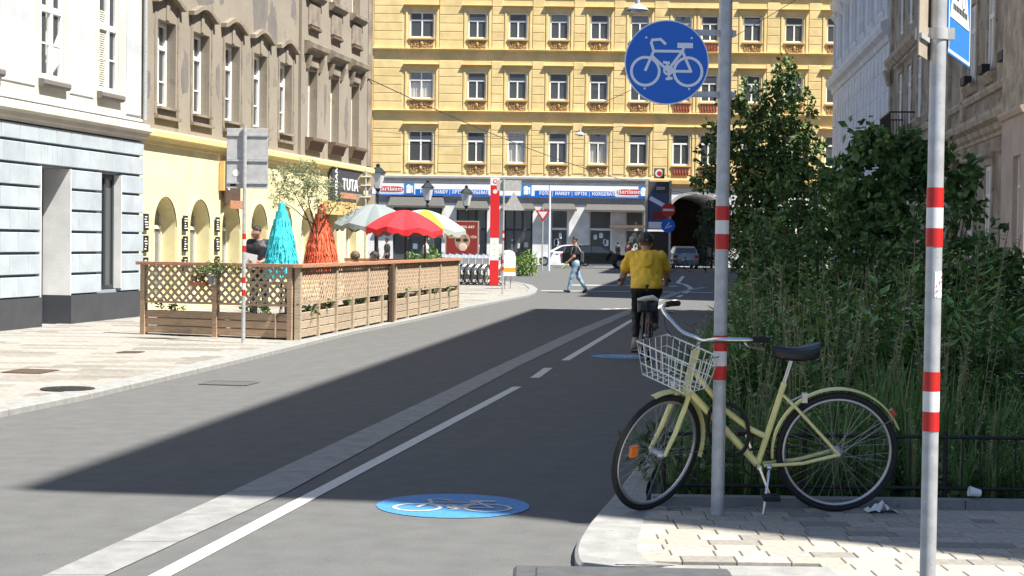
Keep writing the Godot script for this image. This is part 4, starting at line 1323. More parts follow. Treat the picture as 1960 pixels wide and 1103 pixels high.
	for s in [[-7.0, -1.75], [1.55, 7.3]]:
		part(simple_box(Vector3(s[0], 4.94, 0.14), Vector3(s[1], 5.32, 0.155)), "blue_strip", M.sign_blue, nb)
		part(text_mesh("FOTO | HANDY | OPTIK | HÖRGERÄTE", 0.36, 0.01), "lettering", M.sign_white, nb, Transform3D(Basis.IDENTITY.scaled(Vector3((s[1] - s[0] - 0.6) / 6.0, 1, 1)), Vector3((s[0] + s[1]) / 2 + 0.2, 5.13, 0.165)))
	for x in [-8.8, 8.35]:
		part(simple_box(Vector3(x - 1.05, 5.02, 0.14), Vector3(x + 0.99, 5.56, 0.155)), "logo_field", M.sign_white, nb)
		var oval := PackedVector2Array()
		for k in 24: oval.append(Vector2(x + 0.95 * signf(cos(TAU * k / 24)) * pow(absf(cos(TAU * k / 24)), 0.5), 5.29 + 0.20 * signf(sin(TAU * k / 24)) * pow(absf(sin(TAU * k / 24)), 0.6)))
		var om := MB.new()
		om.prism(oval, 0.155, 0.165)
		part(om, "red_oval", M.band_red, nb)
		part(text_mesh("Hartlauer", 0.36, 0.01, "Droid Serif"), "lettering", M.sign_white, nb, Transform3D(Basis.IDENTITY, Vector3(x, 5.30, 0.172)))
	for x in [-7.45, 0.95, 9.35]:
		part(simple_box(Vector3(x - 0.36, 4.96, 0.14), Vector3(x + 0.36, 5.72, 0.17)), "emblem_field", M.sign_light_blue, nb)
		var em := MB.new()
		em.ball(Vector3(x - 0.05, 5.42, 0.17), Vector3(0.20, 0.20, 0.02), 4, 10)
		em.box(Vector3(x - 0.2, 5.02, 0.165), Vector3(x + 0.12, 5.3, 0.182))
		em.box(Vector3(x + 0.16, 5.05, 0.165), Vector3(x + 0.26, 5.55, 0.182))
		part(em, "emblem", M.sign_white, nb)

func ornament_mesh() -> ArrayMesh:
	# scroll relief under a window: symmetric volutes with a mask in the middle, about 1.3 m by 0.6 m
	var mb := MB.new()
	mb.box(Vector3(-0.62, -0.30, 0.0), Vector3(0.62, 0.30, 0.012))
	mb.ball(Vector3(0, 0.04, 0.03), Vector3(0.11, 0.18, 0.10), 5, 8)
	for s in [-1.0, 1.0]:
		for q in [[0.26, 0.08, 0.15, 0.0], [0.47, -0.06, 0.13, 2.0], [0.24, -0.20, 0.08, 1.0]]:
			var pts := []
			for k in 12:
				var a: float = q[3] + k * 0.52
				var r: float = q[2] * (1.0 - k / 14.0)
				pts.append(Vector3(s * (q[0] + r * cos(a)), q[1] + r * sin(a), 0.035))
			mb.tube(pts, 0.032, 4)
		mb.tube([Vector3(s * 0.08, -0.10, 0.03), Vector3(s * 0.3, -0.27, 0.04), Vector3(s * 0.56, -0.22, 0.03), Vector3(s * 0.58, 0.2, 0.03)], 0.03, 4)
	return mb.mesh()

# ---------------------------------------------------------------- houses on the shaded side
func build_right_houses() -> void:
	var F := frame_of(13.7, 45.0, -0.122, -1.0)      # local x runs towards the camera
	# stained house with the bracketed cornices
	var b := thing("stained_house", "grey brown stained house with mouldings on the shaded side of the street", "house", F)
	var holes := []
	var wu := [-2.0, -5.6, -9.2, -16.4, -20.0, -23.6, -27.2, -30.8]
	for u in wu:
		holes.append([u - 0.65, u + 0.65, 1.2, 4.05, 0.22]); holes.append([u - 0.7, u + 0.7, 6.85, 9.4, 0.22]); holes.append([u - 0.7, u + 0.7, 11.2, 13.6, 0.22])
	holes.append([-13.9, -12.0, 0.05, 4.6, 0.9])
	var w := wall_mesh(-35.8, -0.95, 0.05, 20.4, holes, 0.22)
	add_shell(w, -35.8, -0.95, 0.0, 20.4, 10.0)
	part(w, "wall", M.right_brown, b)
	rooms(b, -35.8, -0.95, [5.2, 10.2, 14.6])
	part(simple_box(Vector3(-13.9, 0.05, -0.92), Vector3(-12.0, 4.6, -0.85)), "door", M.dark_post, b)
	for u in wu:
		for h in [[1.2, 4.05, 0.65], [6.85, 9.4, 0.7], [11.2, 13.6, 0.7]]:
			window(b, u - h[2], u + h[2], h[0], h[1], -0.03, [0.68], 0.13, M.white_paint, M.pale_glass, 2)
			for s in [u - h[2] - 0.20, u + h[2] + 0.02]:
				part(box_mesh(Vector3(0.18, h[1] - h[0] + 0.1, 0.07), 0.02), "window_strip", M.right_trim, b, Transform3D(Basis.IDENTITY, Vector3(s, h[0], 0)))
			part(moulding(u - h[2] - 0.32, u + h[2] + 0.32, [[0.0, h[1] + 0.02], [0.07, h[1] + 0.04], [0.10, h[1] + 0.20], [0.26, h[1] + 0.30], [0.26, h[1] + 0.38], [0.0, h[1] + 0.42]]), "window_hood", M.right_trim, b)
		part(moulding(u - 0.95, u + 0.95, [[0.0, 6.52], [0.12, 6.55], [0.26, 6.74], [0.26, 6.82], [0.0, 6.845]]), "window_sill", M.right_trim, b)
	part(moulding(-35.8, -0.95, [[0.0, 4.86], [0.05, 4.88], [0.05, 4.98], [0.14, 5.06], [0.18, 5.22], [0.36, 5.32], [0.40, 5.46], [0.40, 5.58], [0.28, 5.64], [0.0, 5.70]]), "cornice", M.right_trim, b)
	part(moulding(-35.8, -0.95, [[0.0, 6.20], [0.10, 6.22], [0.16, 6.34], [0.16, 6.42], [0.0, 6.46]]), "string_course", M.right_trim, b)
	part(moulding(-35.8, -0.95, [[0.0, 10.05], [0.10, 10.08], [0.30, 10.28], [0.34, 10.46], [0.0, 10.56]]), "string_course", M.right_trim, b)
	part(moulding(-35.8, -0.95, [[0.0, 19.4], [0.2, 19.5], [0.6, 20.0], [0.7, 20.4], [0.0, 20.5]]), "eaves", M.right_trim, b)
	for u in [-11.1, -14.8, -34.9]:
		part(box_mesh(Vector3(0.55, 13.0, 0.16), 0.03), "pilaster", M.right_trim, b, Transform3D(Basis.IDENTITY, Vector3(u, 5.72, 0)))
		part(box_mesh(Vector3(0.75, 4.8, 0.12), 0.03), "pilaster", M.right_trim, b, Transform3D(Basis.IDENTITY, Vector3(u - 0.1, 0.05, 0)))
		part(moulding(u - 0.1, u + 0.65, [[0.16, 9.2], [0.24, 9.24], [0.45, 9.9], [0.16, 9.95]]), "console", M.right_trim, b)
	# window boxes
	for u in [-2.0, -5.6, -9.2]:
		var wb := thing("window_box", "dark window box on the %s upper sill of the stained house" % ["nearest", "second", "third"][[-2.0, -5.6, -9.2].find(u)], "window box", F * Transform3D(Basis.IDENTITY, Vector3(u, 6.83, 0.12)), "window boxes on the stained house")
		var m := MB.new()
		m.box(Vector3(-0.45, 0.0, 0.0), Vector3(0.45, 0.26, 0.24))
		part(m, "box", M.iron, wb)
	# balcony with a dark railing
	var bc := MB.new()
	bc.box(Vector3(-29.3, 6.0, 0.0), Vector3(-24.7, 6.22, 1.1))
	part(bc, "balcony_slab", M.right_trim, b)
	for u in [-29.0, -25.3]: part(moulding(u, u + 0.35, [[0.0, 5.2], [0.1, 5.22], [0.9, 5.8], [0.9, 6.0], [0.0, 6.0]]), "balcony_bracket", M.right_trim, b)
	var rl := MB.new()
	rl.bar(Vector3(-29.2, 7.2, 1.05), Vector3(-24.8, 7.2, 1.05), 0.06, 0.06)
	for e in [-29.2, -24.8]: rl.bar(Vector3(e, 7.2, 0.05), Vector3(e, 7.2, 1.05), 0.06, 0.06)
	for k in 34: rl.bar(Vector3(-29.2 + k * 0.1333, 6.22, 1.05), Vector3(-29.2 + k * 0.1333, 7.2, 1.05), 0.02, 0.02)
	for k in 8:
		for e in [-29.2, -24.8]: rl.bar(Vector3(e, 6.22, 0.1 + k * 0.12), Vector3(e, 7.2, 0.1 + k * 0.12), 0.02, 0.02)
	part(rl, "balcony_railing", M.iron, b)
	# pink strip at the very edge
	var p := thing("pink_house", "plain pinkish house corner at the right edge of the picture", "house", F)
	var pw := wall_mesh(-0.945, 2.6, 0.05, 20.4, [[0.9, 2.0, 1.5, 4.0]], 0.2)
	add_shell(pw, -0.945, 2.6, 0.0, 20.4, 10.0)
	part(pw, "wall", M.right_pink, p, Transform3D(Basis.IDENTITY, Vector3(0, 0, 0.42)))
	window(p, 0.9, 2.0, 1.5, 4.0, 0.26, [0.68])
	part(moulding(-0.945, 2.6, [[0.42, 5.02], [0.50, 5.05], [0.56, 5.16], [0.56, 5.22], [0.42, 5.26]]), "string_course", M.right_pink, p)
	part(simple_box(Vector3(-0.94, 5.27, 0.42), Vector3(2.6, 18.9, 0.435)), "upper_plaster", M.right_trim, p)
	# pale house further on, with block facing below and windows above a ledge
	var q := thing("pale_house", "tall pale grey house with block facing and close rows of windows beside the square", "house", frame_of(18.05, 80.6, -0.0973, -1.0))
	var hw := []
	for k in 7:
		var u := -2.6 - k * 4.1
		hw.append([u - 0.75, u + 0.75, 13.2, 15.9, 0.25]); hw.append([u - 0.75, u + 0.75, 18.2, 20.6, 0.25]); hw.append([u - 0.7, u + 0.7, 1.2, 4.4, 0.25])
	var ww := wall_mesh(-29.6, 0.0, 0.05, 25.0, hw, 0.25)
	add_shell(ww, -29.6, 0.0, 0.0, 25.0, 10.0)
	part(ww, "wall", M.right_white, q)
	rooms(q, -29.6, 0.0, [5.5, 11.9, 17.2, 21.5])
	for k in 7:
		var u := -2.6 - k * 4.1
		for h in [[13.2, 15.9, 0.75], [18.2, 20.6, 0.75], [1.2, 4.4, 0.7]]:
			window(q, u - h[2], u + h[2], h[0], h[1], -0.04, [0.68], 0.14, M.white_paint, M.dark_glass if k % 3 else M.blue_glass, 2)
			part(moulding(u - h[2] - 0.35, u + h[2] + 0.35, [[0.0, h[1] + 0.1], [0.08, h[1] + 0.12], [0.34, h[1] + 0.42], [0.34, h[1] + 0.55], [0.0, h[1] + 0.7]]), "window_hood", M.right_white, q)
			for s in [u - h[2] - 0.38, u + h[2] + 0.06]:
				part(box_mesh(Vector3(0.32, h[1] - h[0] + 0.4, 0.16), 0.03), "window_strip", M.right_white, q, Transform3D(Basis.IDENTITY, Vector3(s, h[0] - 0.35, 0)))
			part(moulding(u - h[2] - 0.4, u + h[2] + 0.4, [[0.0, h[0] - 0.5], [0.14, h[0] - 0.45], [0.26, h[0] - 0.2], [0.26, h[0] - 0.02], [0.0, h[0]]]), "window_sill", M.right_white, q)
		part(box_mesh(Vector3(0.6, 9.6, 0.2), 0.04), "pilaster", M.right_white, q, Transform3D(Basis.IDENTITY, Vector3(u + 1.75, 12.6, 0)))
	part(moulding(-29.6, 0.0, [[0.0, 11.5], [0.10, 11.55], [0.16, 11.8], [0.42, 11.95], [0.50, 12.2], [0.50, 12.4], [0.0, 12.6]]), "cornice", M.right_white, q)
	part(moulding(-29.6, 0.0, [[0.0, 16.9], [0.12, 16.95], [0.3, 17.2], [0.3, 17.4], [0.0, 17.5]]), "string_course", M.right_white, q)
	for r in 5:
		for k in 18:
			var L := 1.12
			var a := -1.3 - k * 1.6
			if a < -29.5: continue
			part(box_mesh(Vector3(L, 1.0, 0.035), 0.012), "stone_block", M.right_white, q, Transform3D(Basis.IDENTITY, Vector3(a, 5.9 + r * 1.10, 0)))
	# the tall house beside the camera, out of the picture: its roof edge shades the street
	var nh := thing("corner_house", "tall house on the right beyond the picture edge that shades the street", "house", frame_of(9.3, 4.07, -0.122, -1.0))
	var hn := []
	for k in 9:
		for h in [1.0, 5.2, 9.2, 13.2]: hn.append([-3.2 - k * 3.1, -1.9 - k * 3.1, h, h + 2.2, 0.25])
	var nw := wall_mesh(-29.5, 0.0, 0.0, 18.6, hn, 0.25)
	add_shell(nw, -29.5, 0.0, 0.0, 18.6, 11.0)
	part(nw, "wall", M.right_trim, nh)
	for h in hn: part(simple_box(Vector3(h[0], h[2], -0.24), Vector3(h[1], h[3], -0.2)), "window", M.dark_glass, nh)
	var rf := MB.new()
	rf.box(Vector3(-29.5, 18.6, -11.0), Vector3(0.0, 18.9, 2.12))
	part(rf, "roof_eaves", M.roof_tile, nh)

# ---------------------------------------------------------------- planted bed between cycle lane and right pavement
const GREENS := [Color(0.055, 0.11, 0.028), Color(0.07, 0.135, 0.035), Color(0.045, 0.092, 0.026), Color(0.085, 0.15, 0.04), Color(0.06, 0.105, 0.03)]

func bed_left(Z: float) -> float: return 0.86 + 0.148 * (Z - 9.7)
func bed_right(Z: float) -> float: return 5.0 + 0.125 * (Z - 10.0)

func leafy_plant(called: String, label: String, cat: String, base: Vector3, stems: Array, clumps: Array, L: float, W: float, cols: Array, r0: float, group := "", droop := 0.3) -> Node3D:
	var o := thing(called, label, cat, Transform3D(Basis.IDENTITY, base), group)
	var st := MB.new()
	for s in stems: branches(st, s[0] - base, [s[1] - base], s[2] if s.size() > 2 else r0, 0.006, 0.12)
	part(st, "stem" if r0 < 0.05 else "trunk", M.bark, o)
	var cl := []
	for c in clumps: cl.append([P(c[0], c[1], c[2]) - base, Vector3(c[3], c[4], c[5]), c[6]])
	part(crown(cl, L, W, cols, droop), "foliage" if r0 < 0.05 else "crown", M.leaves, o)
	return o

func build_bed() -> void:
	var pts := [[0.80, 9.66]]
	for k in 8: pts.append([bed_left(9.7 + k * 5.0), 9.7 + k * 5.0])
	for k in 8: pts.append([bed_right(44.7 - k * 5.0), 44.7 - k * 5.0])
	pts.append([5.0, 9.66])
	structure(flat_poly(pts, 0.03), "bed_soil", M.soil)
	var bk := Node3D.new()
	bk.name = "bed_kerb"
	add_child(bk)
	bk.set_meta("kind", "structure")
	for k in 5:
		var x := 0.82 + k * 0.9
		part(simple_box(P(x + 0.003, 0.0, 9.66), P(x + 0.897, 0.105, 9.56)), "kerb_stone", M.gutter, bk)
	# strip of kerb along the lane
	for k in 9:
		var z0 := 12.0 + k * 3.5; var z1 := z0 + 3.49
		part(ribbon([[bed_left(z0) - 0.14, z0], [bed_left(z1) - 0.14, z1]], [[bed_left(z0) + 0.02, z0], [bed_left(z1) + 0.02, z1]], 0.034), "kerb_stone", M.gutter, bk)
	# low iron fence along the near edge
	var lf := thing("bed_fence", "low dark iron fence along the near edge of the planted bed", "fence", Transform3D(Basis.IDENTITY, P(0.9, 0.03, 9.72)))
	for y in [0.42, 0.12]:
		var m := MB.new()
		m.tube([Vector3(0, y, 0), Vector3(4.1, y, 0)], 0.012, 6)
		part(m, "rail", M.iron, lf)
	for k in 6:
		var m := MB.new()
		m.tube([Vector3(k * 0.82, -0.02, 0), Vector3(k * 0.82, 0.46, 0)], 0.014, 6)
		part(m, "post", M.iron, lf)
	for k in 41:
		if k % 8 == 0: continue
		var m := MB.new()
		m.tube([Vector3(k * 0.1025, 0.12, 0), Vector3(k * 0.1025, 0.42, 0)], 0.005, 5)
		part(m, "bar", M.iron, lf)
	# grasses
	var tuft := MB.new()
	for k in 16:
		var a := rng.randf() * TAU; var h := rng.randf_range(0.45, 1.0); var lean := rng.randf_range(0.08, 0.38)
		var d := Vector3(cos(a), 0, sin(a)); var s := Vector3(-d.z, 0, d.x) * 0.007
		var p0 := d * rng.randf() * 0.05
		var p1 := p0 + Vector3(0, h * 0.6, 0) + d * lean * 0.3; var p2 := p0 + Vector3(0, h, 0) + d * lean
		tuft.col = Color(0.12, 0.23, 0.06) if rng.randf() < 0.82 else Color(0.27, 0.27, 0.13)
		tuft.quad(p0 - s, p0 + s, p1 + s * 0.8, p1 - s * 0.8)
		tuft.tri(p1 - s * 0.8, p1 + s * 0.8, p2)
	scatter(tuft.mesh(), "grass", "long grasses growing through the planted bed", "grass", 3000, 0.45, 1.45, true)
	# herbs: upright leafy stems
	for v in 3:
		var herb := MB.new()
		for st in 4:
			var a := rng.randf() * TAU; var lean := rng.randf_range(0.03, 0.25); var h := rng.randf_range(0.6, 1.0)
			var d := Vector3(cos(a), 0, sin(a))
			var b0 := d * 0.04
			herb.col = Color(0.10, 0.12, 0.05)
			herb.tube([b0, b0 + Vector3(0, h * 0.5, 0) + d * lean * 0.4, b0 + Vector3(0, h, 0) + d * lean], [0.006, 0.005, 0.003], 4)
			var n := 15
			for k in n:
				var t := (k + 1.0) / n
				var p := b0 + Vector3(0, h * t, 0) + d * lean * t
				for side in 2:
					var g := rng.randf() * TAU
					var dir := Vector3(cos(g), rng.randf_range(-0.1, 0.6), sin(g)).normalized()
					var c: Color = GREENS[rng.randi() % 5]
					var q := rng.randf_range(1.6, 3.0)
					herb.col = Color(c.r * q, c.g * q, c.b * q)
					var L := rng.randf_range(0.07, 0.17) * (1.15 - 0.5 * t)
					leaf(herb, p, dir, dir.cross(Vector3.UP).normalized(), L, L * [0.34, 0.5, 0.24][v])
			if v != 1:
				for k in (6 if st < 2 else 0):
					herb.col = Color(0.62, 0.62, 0.56) if v == 0 else Color(0.45, 0.42, 0.12)
					var p := b0 + Vector3(0, h, 0) + d * lean + rand_dir() * 0.05
					herb.ball(p, Vector3(0.009, 0.006, 0.009), 2, 4)
		scatter(herb.mesh(), "herbs", ["white flowering herbs crowding the planted bed", "broad leaved herbs crowding the planted bed", "narrow leaved herbs with yellowish heads in the planted bed"][v], "herbs", 620, 0.35, 1.6, false)
	# tall seed stalks standing above the rest
	var stalk := MB.new()
	for k in 5:
		var a := rng.randf() * TAU; var h := rng.randf_range(0.8, 1.15); var d := Vector3(cos(a), 0, sin(a))
		stalk.col = Color(0.26, 0.24, 0.12)
		stalk.tube([d * 0.05, d * 0.08 + Vector3(0, h * 0.6, 0), d * 0.16 + Vector3(0, h, 0)], [0.005, 0.004, 0.003], 4)
		for j in 14:
			var p := d * (0.08 + 0.08 * j / 14.0) + Vector3(0, h * (0.62 + 0.38 * j / 14.0), 0)
			stalk.col = Color(0.34, 0.33, 0.20) if j % 3 else Color(0.17, 0.23, 0.08)
			leaf(stalk, p, (rand_dir() + Vector3(0, 0.6, 0)).normalized(), rand_dir(), 0.05, 0.016)
	scatter(stalk.mesh(), "seed_stalks", "tall pale seed stalks standing above the herbs in the bed", "herbs", 170, 0.8, 1.6, false)
	# small broad leaved plants right at the near edge
	for q in [[3.05, 9.95, 0.42], [2.55, 9.9, 0.30], [1.02, 9.95, 0.5], [3.4, 10.1, 0.5], [0.95, 10.6, 0.6], [1.2, 10.2, 0.45], [2.1, 10.0, 0.36], [1.6, 10.0, 0.4]]:
		var i: int = [3.05, 2.55, 1.02, 3.4, 0.95, 1.2, 2.1, 1.6].find(q[0])
		var b := P(q[0], 0.03, q[1])
		var names := ["to the right of the second striped pole", "just left of the second striped pole", "seen through the front wheel of the yellow bicycle", "at the right picture edge", "left of the front wheel at the lane edge", "between front wheel and first striped pole", "seen through the rear wheel of the yellow bicycle", "behind the crank of the yellow bicycle"]
		leafy_plant("edge_plant", "low plant at bed edge " + names[i], "plant", b, [[b, b + Vector3(0, q[2] * 0.7, 0)]], [[q[0], q[2] * 0.5, q[1], 0.16, q[2] * 0.45, 0.14, 130]], 0.10, 0.035, [Color(0.13, 0.17, 0.09), Color(0.10, 0.15, 0.06)], 0.01, "plants at the bed edge", 0.1)
	# tree and shrubs
	var tb := P(5.75, 0.03, 38.0)
	leafy_plant("street_tree", "dense dark green tree behind the first striped pole", "tree", tb, [[tb, P(5.8, 2.6, 38), 0.10], [P(5.78, 1.6, 38), P(5.0, 4.0, 37.8), 0.06], [P(5.78, 1.8, 38), P(6.3, 4.8, 38.1), 0.06], [P(5.75, 1.4, 38), P(6.8, 3.2, 38.2), 0.05], [P(5.75, 2.2, 38), P(5.7, 5.0, 38.2), 0.05], [P(5.75, 1.2, 38), P(4.7, 3.0, 38.0), 0.05]],
		[[6.09, 5.36, 38, 0.47, 0.42, 0.45, 318], [5.62, 4.79, 38.3, 0.66, 0.66, 0.66, 636], [4.87, 4.66, 37.6, 0.41, 0.53, 0.47, 244], [6.34, 4.59, 38, 0.59, 0.71, 0.65, 587], [4.85, 3.97, 37.8, 0.59, 0.53, 0.56, 514], [5.88, 3.82, 38, 0.95, 0.71, 0.83, 1346], [6.69, 3.72, 38.2, 0.42, 0.72, 0.57, 367], [4.5, 3.55, 37.8, 0.35, 0.53, 0.44, 244], [5.42, 3.04, 38, 0.85, 0.71, 0.86, 1346], [6.2, 2.98, 37.7, 0.94, 0.71, 0.82, 1346], [7.12, 2.78, 38.5, 0.36, 0.6, 0.48, 293], [4.51, 3.04, 38.3, 0.36, 0.48, 0.42, 244], [5.40, 2.15, 38, 0.60, 0.71, 0.71, 856], [6.1, 2.05, 38.4, 1.14, 0.72, 0.93, 1468], [6.87, 1.94, 38, 0.59, 0.71, 0.65, 612], [5.65, 1.44, 38.3, 0.70, 0.48, 0.66, 612], [5.8, 1.0, 38.3, 0.7, 0.5, 0.6, 612], [6.2, 1.0, 38.3, 1.0, 0.6, 0.7, 734]],
		0.14, 0.09, [Color(0.07, 0.13, 0.035), Color(0.055, 0.105, 0.03), Color(0.095, 0.155, 0.045)], 0.10)
	var sb := P(4.35, 0.03, 20.0)
	leafy_plant("tall_shrub", "tall shrub with big maple-like leaves between the two striped poles", "shrub", sb,
		[[sb, P(4.15, 2.7, 20), 0.022], [P(4.4, 0.03, 20), P(4.65, 2.6, 20.1), 0.02], [P(4.3, 0.03, 19.9), P(3.9, 2.4, 19.8), 0.018], [P(4.45, 0.03, 20), P(5.0, 2.4, 20.2), 0.018], [P(4.5, 0.03, 20), P(5.3, 2.15, 19.8), 0.015], [P(4.25, 0.03, 20), P(4.4, 2.2, 20), 0.016]],
		[[4.16, 2.79, 20, 0.34, 0.25, 0.3, 260], [4.64, 2.71, 20.2, 0.38, 0.28, 0.33, 300], [3.94, 2.43, 19.8, 0.28, 0.31, 0.29, 230], [4.41, 2.36, 20, 0.47, 0.31, 0.39, 400], [4.92, 2.47, 20.3, 0.38, 0.29, 0.33, 260], [5.21, 2.32, 19.7, 0.22, 0.28, 0.25, 150], [4.15, 2.01, 20.2, 0.38, 0.32, 0.35, 320], [4.61, 1.95, 20, 0.44, 0.28, 0.36, 340], [5.09, 2.65, 20, 0.19, 0.19, 0.19, 60], [5.36, 2.14, 19.8, 0.19, 0.15, 0.17, 60], [3.88, 1.76, 20.1, 0.31, 0.25, 0.28, 220], [4.41, 1.64, 20.2, 0.44, 0.25, 0.35, 260], [4.86, 1.71, 20, 0.38, 0.25, 0.31, 180], [5.5, 2.47, 20.1, 0.13, 0.13, 0.13, 40]],
		0.125, 0.105, [Color(0.075, 0.15, 0.04), Color(0.06, 0.12, 0.033), Color(0.10, 0.18, 0.05)], 0.02, "", 0.5)
	var s2 := P(4.5, 0.03, 16.0)
	leafy_plant("broad_shrub", "broad leaved shrub at the right edge beside the second striped pole", "shrub", s2, [[s2, P(4.6, 1.4, 16), 0.014], [s2, P(4.85, 1.3, 16), 0.012], [s2, P(4.3, 1.2, 16.1), 0.012]],
		[[4.6, 1.38, 16, 0.25, 0.2, 0.23, 150], [4.46, 1.13, 16.2, 0.25, 0.23, 0.24, 150], [4.81, 1.13, 16.1, 0.18, 0.2, 0.19, 120], [4.26, 0.88, 16, 0.2, 0.2, 0.2, 110], [4.55, 0.89, 15.8, 0.25, 0.2, 0.22, 100], [4.85, 1.44, 16, 0.12, 0.15, 0.14, 50], [4.4, 0.5, 15.9, 0.3, 0.25, 0.25, 120], [4.75, 0.6, 15.9, 0.25, 0.25, 0.25, 100]], 0.11, 0.09, [Color(0.06, 0.12, 0.035), Color(0.05, 0.10, 0.028)], 0.012, "", 0.4)
	var s3 := P(3.75, 0.03, 24.0)
	leafy_plant("dark_shrub", "dark rounded shrub standing below the street tree behind the bicycle", "shrub", s3, [[s3, P(3.5, 1.5, 24), 0.02], [s3, P(4.1, 1.6, 24.1), 0.02], [s3, P(3.3, 1.1, 24), 0.015]],
		[[3.5, 1.55, 24, 0.34, 0.3, 0.32, 320], [3.92, 1.69, 24.2, 0.38, 0.34, 0.36, 360], [4.27, 1.37, 24, 0.38, 0.38, 0.38, 320], [3.82, 1.13, 24.3, 0.46, 0.38, 0.42, 360], [3.48, 0.88, 24, 0.25, 0.38, 0.34, 240], [4.09, 0.82, 23.8, 0.45, 0.37, 0.41, 330]], 0.085, 0.055, [Color(0.05, 0.10, 0.03), Color(0.06, 0.12, 0.03), Color(0.042, 0.085, 0.025)], 0.02)
	# slender saplings standing up out of the herbs
	var sap := [[2.45, 15.5, 2.0, "just right of the first striped pole"], [2.95, 17.0, 2.3, "rising above the saddle of the yellow bicycle"], [3.45, 17.5, 2.2, "midway between the two striped poles"], [3.55, 15.0, 1.9, "rising behind the rear mudguard of the yellow bicycle"], [3.75, 14.6, 2.0, "just left of the nearest striped pole"], [4.0, 14.2, 1.7, "just right of the nearest striped pole"]]
	for q in sap:
		var sb0 := P(q[0], 0.03, q[1])
		var stems := []; var cl := []
		for k in 4:
			var tip := P(q[0] + rng.randf_range(-0.32, 0.32), q[2] * rng.randf_range(0.75, 1.0), q[1] + rng.randf_range(-0.25, 0.25))
			stems.append([sb0 + Vector3(rng.randf_range(-0.04, 0.04), 0, 0), tip, 0.011])
			for e in 5:
				var c := sb0.lerp(tip, 0.42 + 0.14 * e)
				cl.append([c.x + rng.randf_range(-0.08, 0.08), c.y, -c.z, 0.13, 0.10, 0.13, 42])
		leafy_plant("sapling", "slender leafy sapling " + q[3], "sapling", sb0, stems, cl, 0.085, 0.055, [Color(0.075, 0.15, 0.04), Color(0.10, 0.17, 0.05), Color(0.06, 0.12, 0.03)], 0.011, "saplings in the planted bed", 0.4)
	# litter at the kerb
	var lt := thing("plastic_bag", "crumpled white plastic wrapper lying at the bed kerb beside the rear wheel", "litter", Transform3D(Basis.IDENTITY, P(2.11, 0.05, 9.45)))
	var lm := MB.new()
	var fn := FastNoiseLite.new()
	fn.frequency = 9.0
	for i in 8:
		for j in 6:
			var f := func(a: int, c: int) -> Vector3: return Vector3((a - 4) * 0.022, 0.006 + 0.045 * absf(fn.get_noise_2d(a * 0.1, c * 0.13)) * sin(PI * a / 8.0) * 2.0, (c - 3) * 0.022)
			lm.quad(f.call(i, j + 1), f.call(i + 1, j + 1), f.call(i + 1, j), f.call(i, j))
	part(lm, "wrapper", M.paper, lt)
	var l2 := thing("paper_cup", "small flattened white cup lying in the bed right of the second striped pole", "litter", Transform3D(Basis(Vector3.BACK, 1.4), P(2.72, 0.14, 9.61)))
	var cm := MB.new()
	cm.lathe([Vector2(0.02, 0), Vector2(0.03, 0.07), Vector2(0.028, 0.07), Vector2(0.018, 0.005)], 10, false)
	part(cm, "cup", M.paper, l2)

func scatter(mesh: ArrayMesh, called: String, label: String, cat: String, n: int, s0: float, s1: float, edge: bool) -> void:
	var fl := FastNoiseLite.new()
	fl.seed = n; fl.frequency = 0.35
	var mm := MultiMesh.new()
	mm.transform_format = MultiMesh.TRANSFORM_3D
	mm.mesh = mesh
	mm.instance_count = n
	for i in n:
		var Z := 9.8 + pow(rng.randf(), 1.5) * 30.0
		var X := lerpf(bed_left(Z) + (0.02 if edge else 0.15), bed_right(Z) - 0.1, rng.randf())
		if edge and rng.randf() < 0.25: X = bed_left(Z) + rng.randf() * 0.3
		var s := lerpf(s0, s1, clampf(0.5 + 0.8 * fl.get_noise_2d(X, Z) + rng.randf_range(-0.25, 0.25), 0.0, 1.0))
		if Z < 10.4: s *= 0.45
		elif Z < 12.0: s *= 0.7
		if X - bed_left(Z) < 0.5: s *= 0.7
		mm.set_instance_transform(i, Transform3D(Basis(Vector3.UP, rng.randf() * TAU).scaled(Vector3.ONE * s), P(X, 0.03, Z)))
	var o := MultiMeshInstance3D.new()
	o.name = numbered(called)
	o.multimesh = mm
	o.material_override = M.leaves
	add_child(o)
	tag(o, label, cat)
	o.set_meta("kind", "stuff")

# ---------------------------------------------------------------- timber terrace in front of the cafe
func slat(p: Node, u0: float, u1: float, h0: float, h1: float, x: float, dir: float, z: float, m: Material, wd := 0.042) -> void:
	# one diagonal lath clipped to the panel
	var run := (h1 - h0)
	var a := Vector2(x, h0); var b := Vector2(x + dir * run, h1)
	var ta := 0.0; var tb := 1.0
	for lim in [[u0, 1.0], [u1, -1.0]]:
		var da: float = (a.x - lim[0]) * lim[1]; var db: float = (b.x - lim[0]) * lim[1]
		if da < 0 and db < 0: return
		if da < 0: ta = maxf(ta, da / (da - db))
		if db < 0: tb = minf(tb, da / (da - db))
	if tb - ta < 0.05: return
	var A := a.lerp(b, ta); var B := a.lerp(b, tb)
	var mb := MB.new()
	mb.bar(Vector3(A.x, A.y, z), Vector3(B.x, B.y, z), 0.008, wd, Vector3(-dir, 1, 0))
	part(mb, "lattice_slat", m, p)

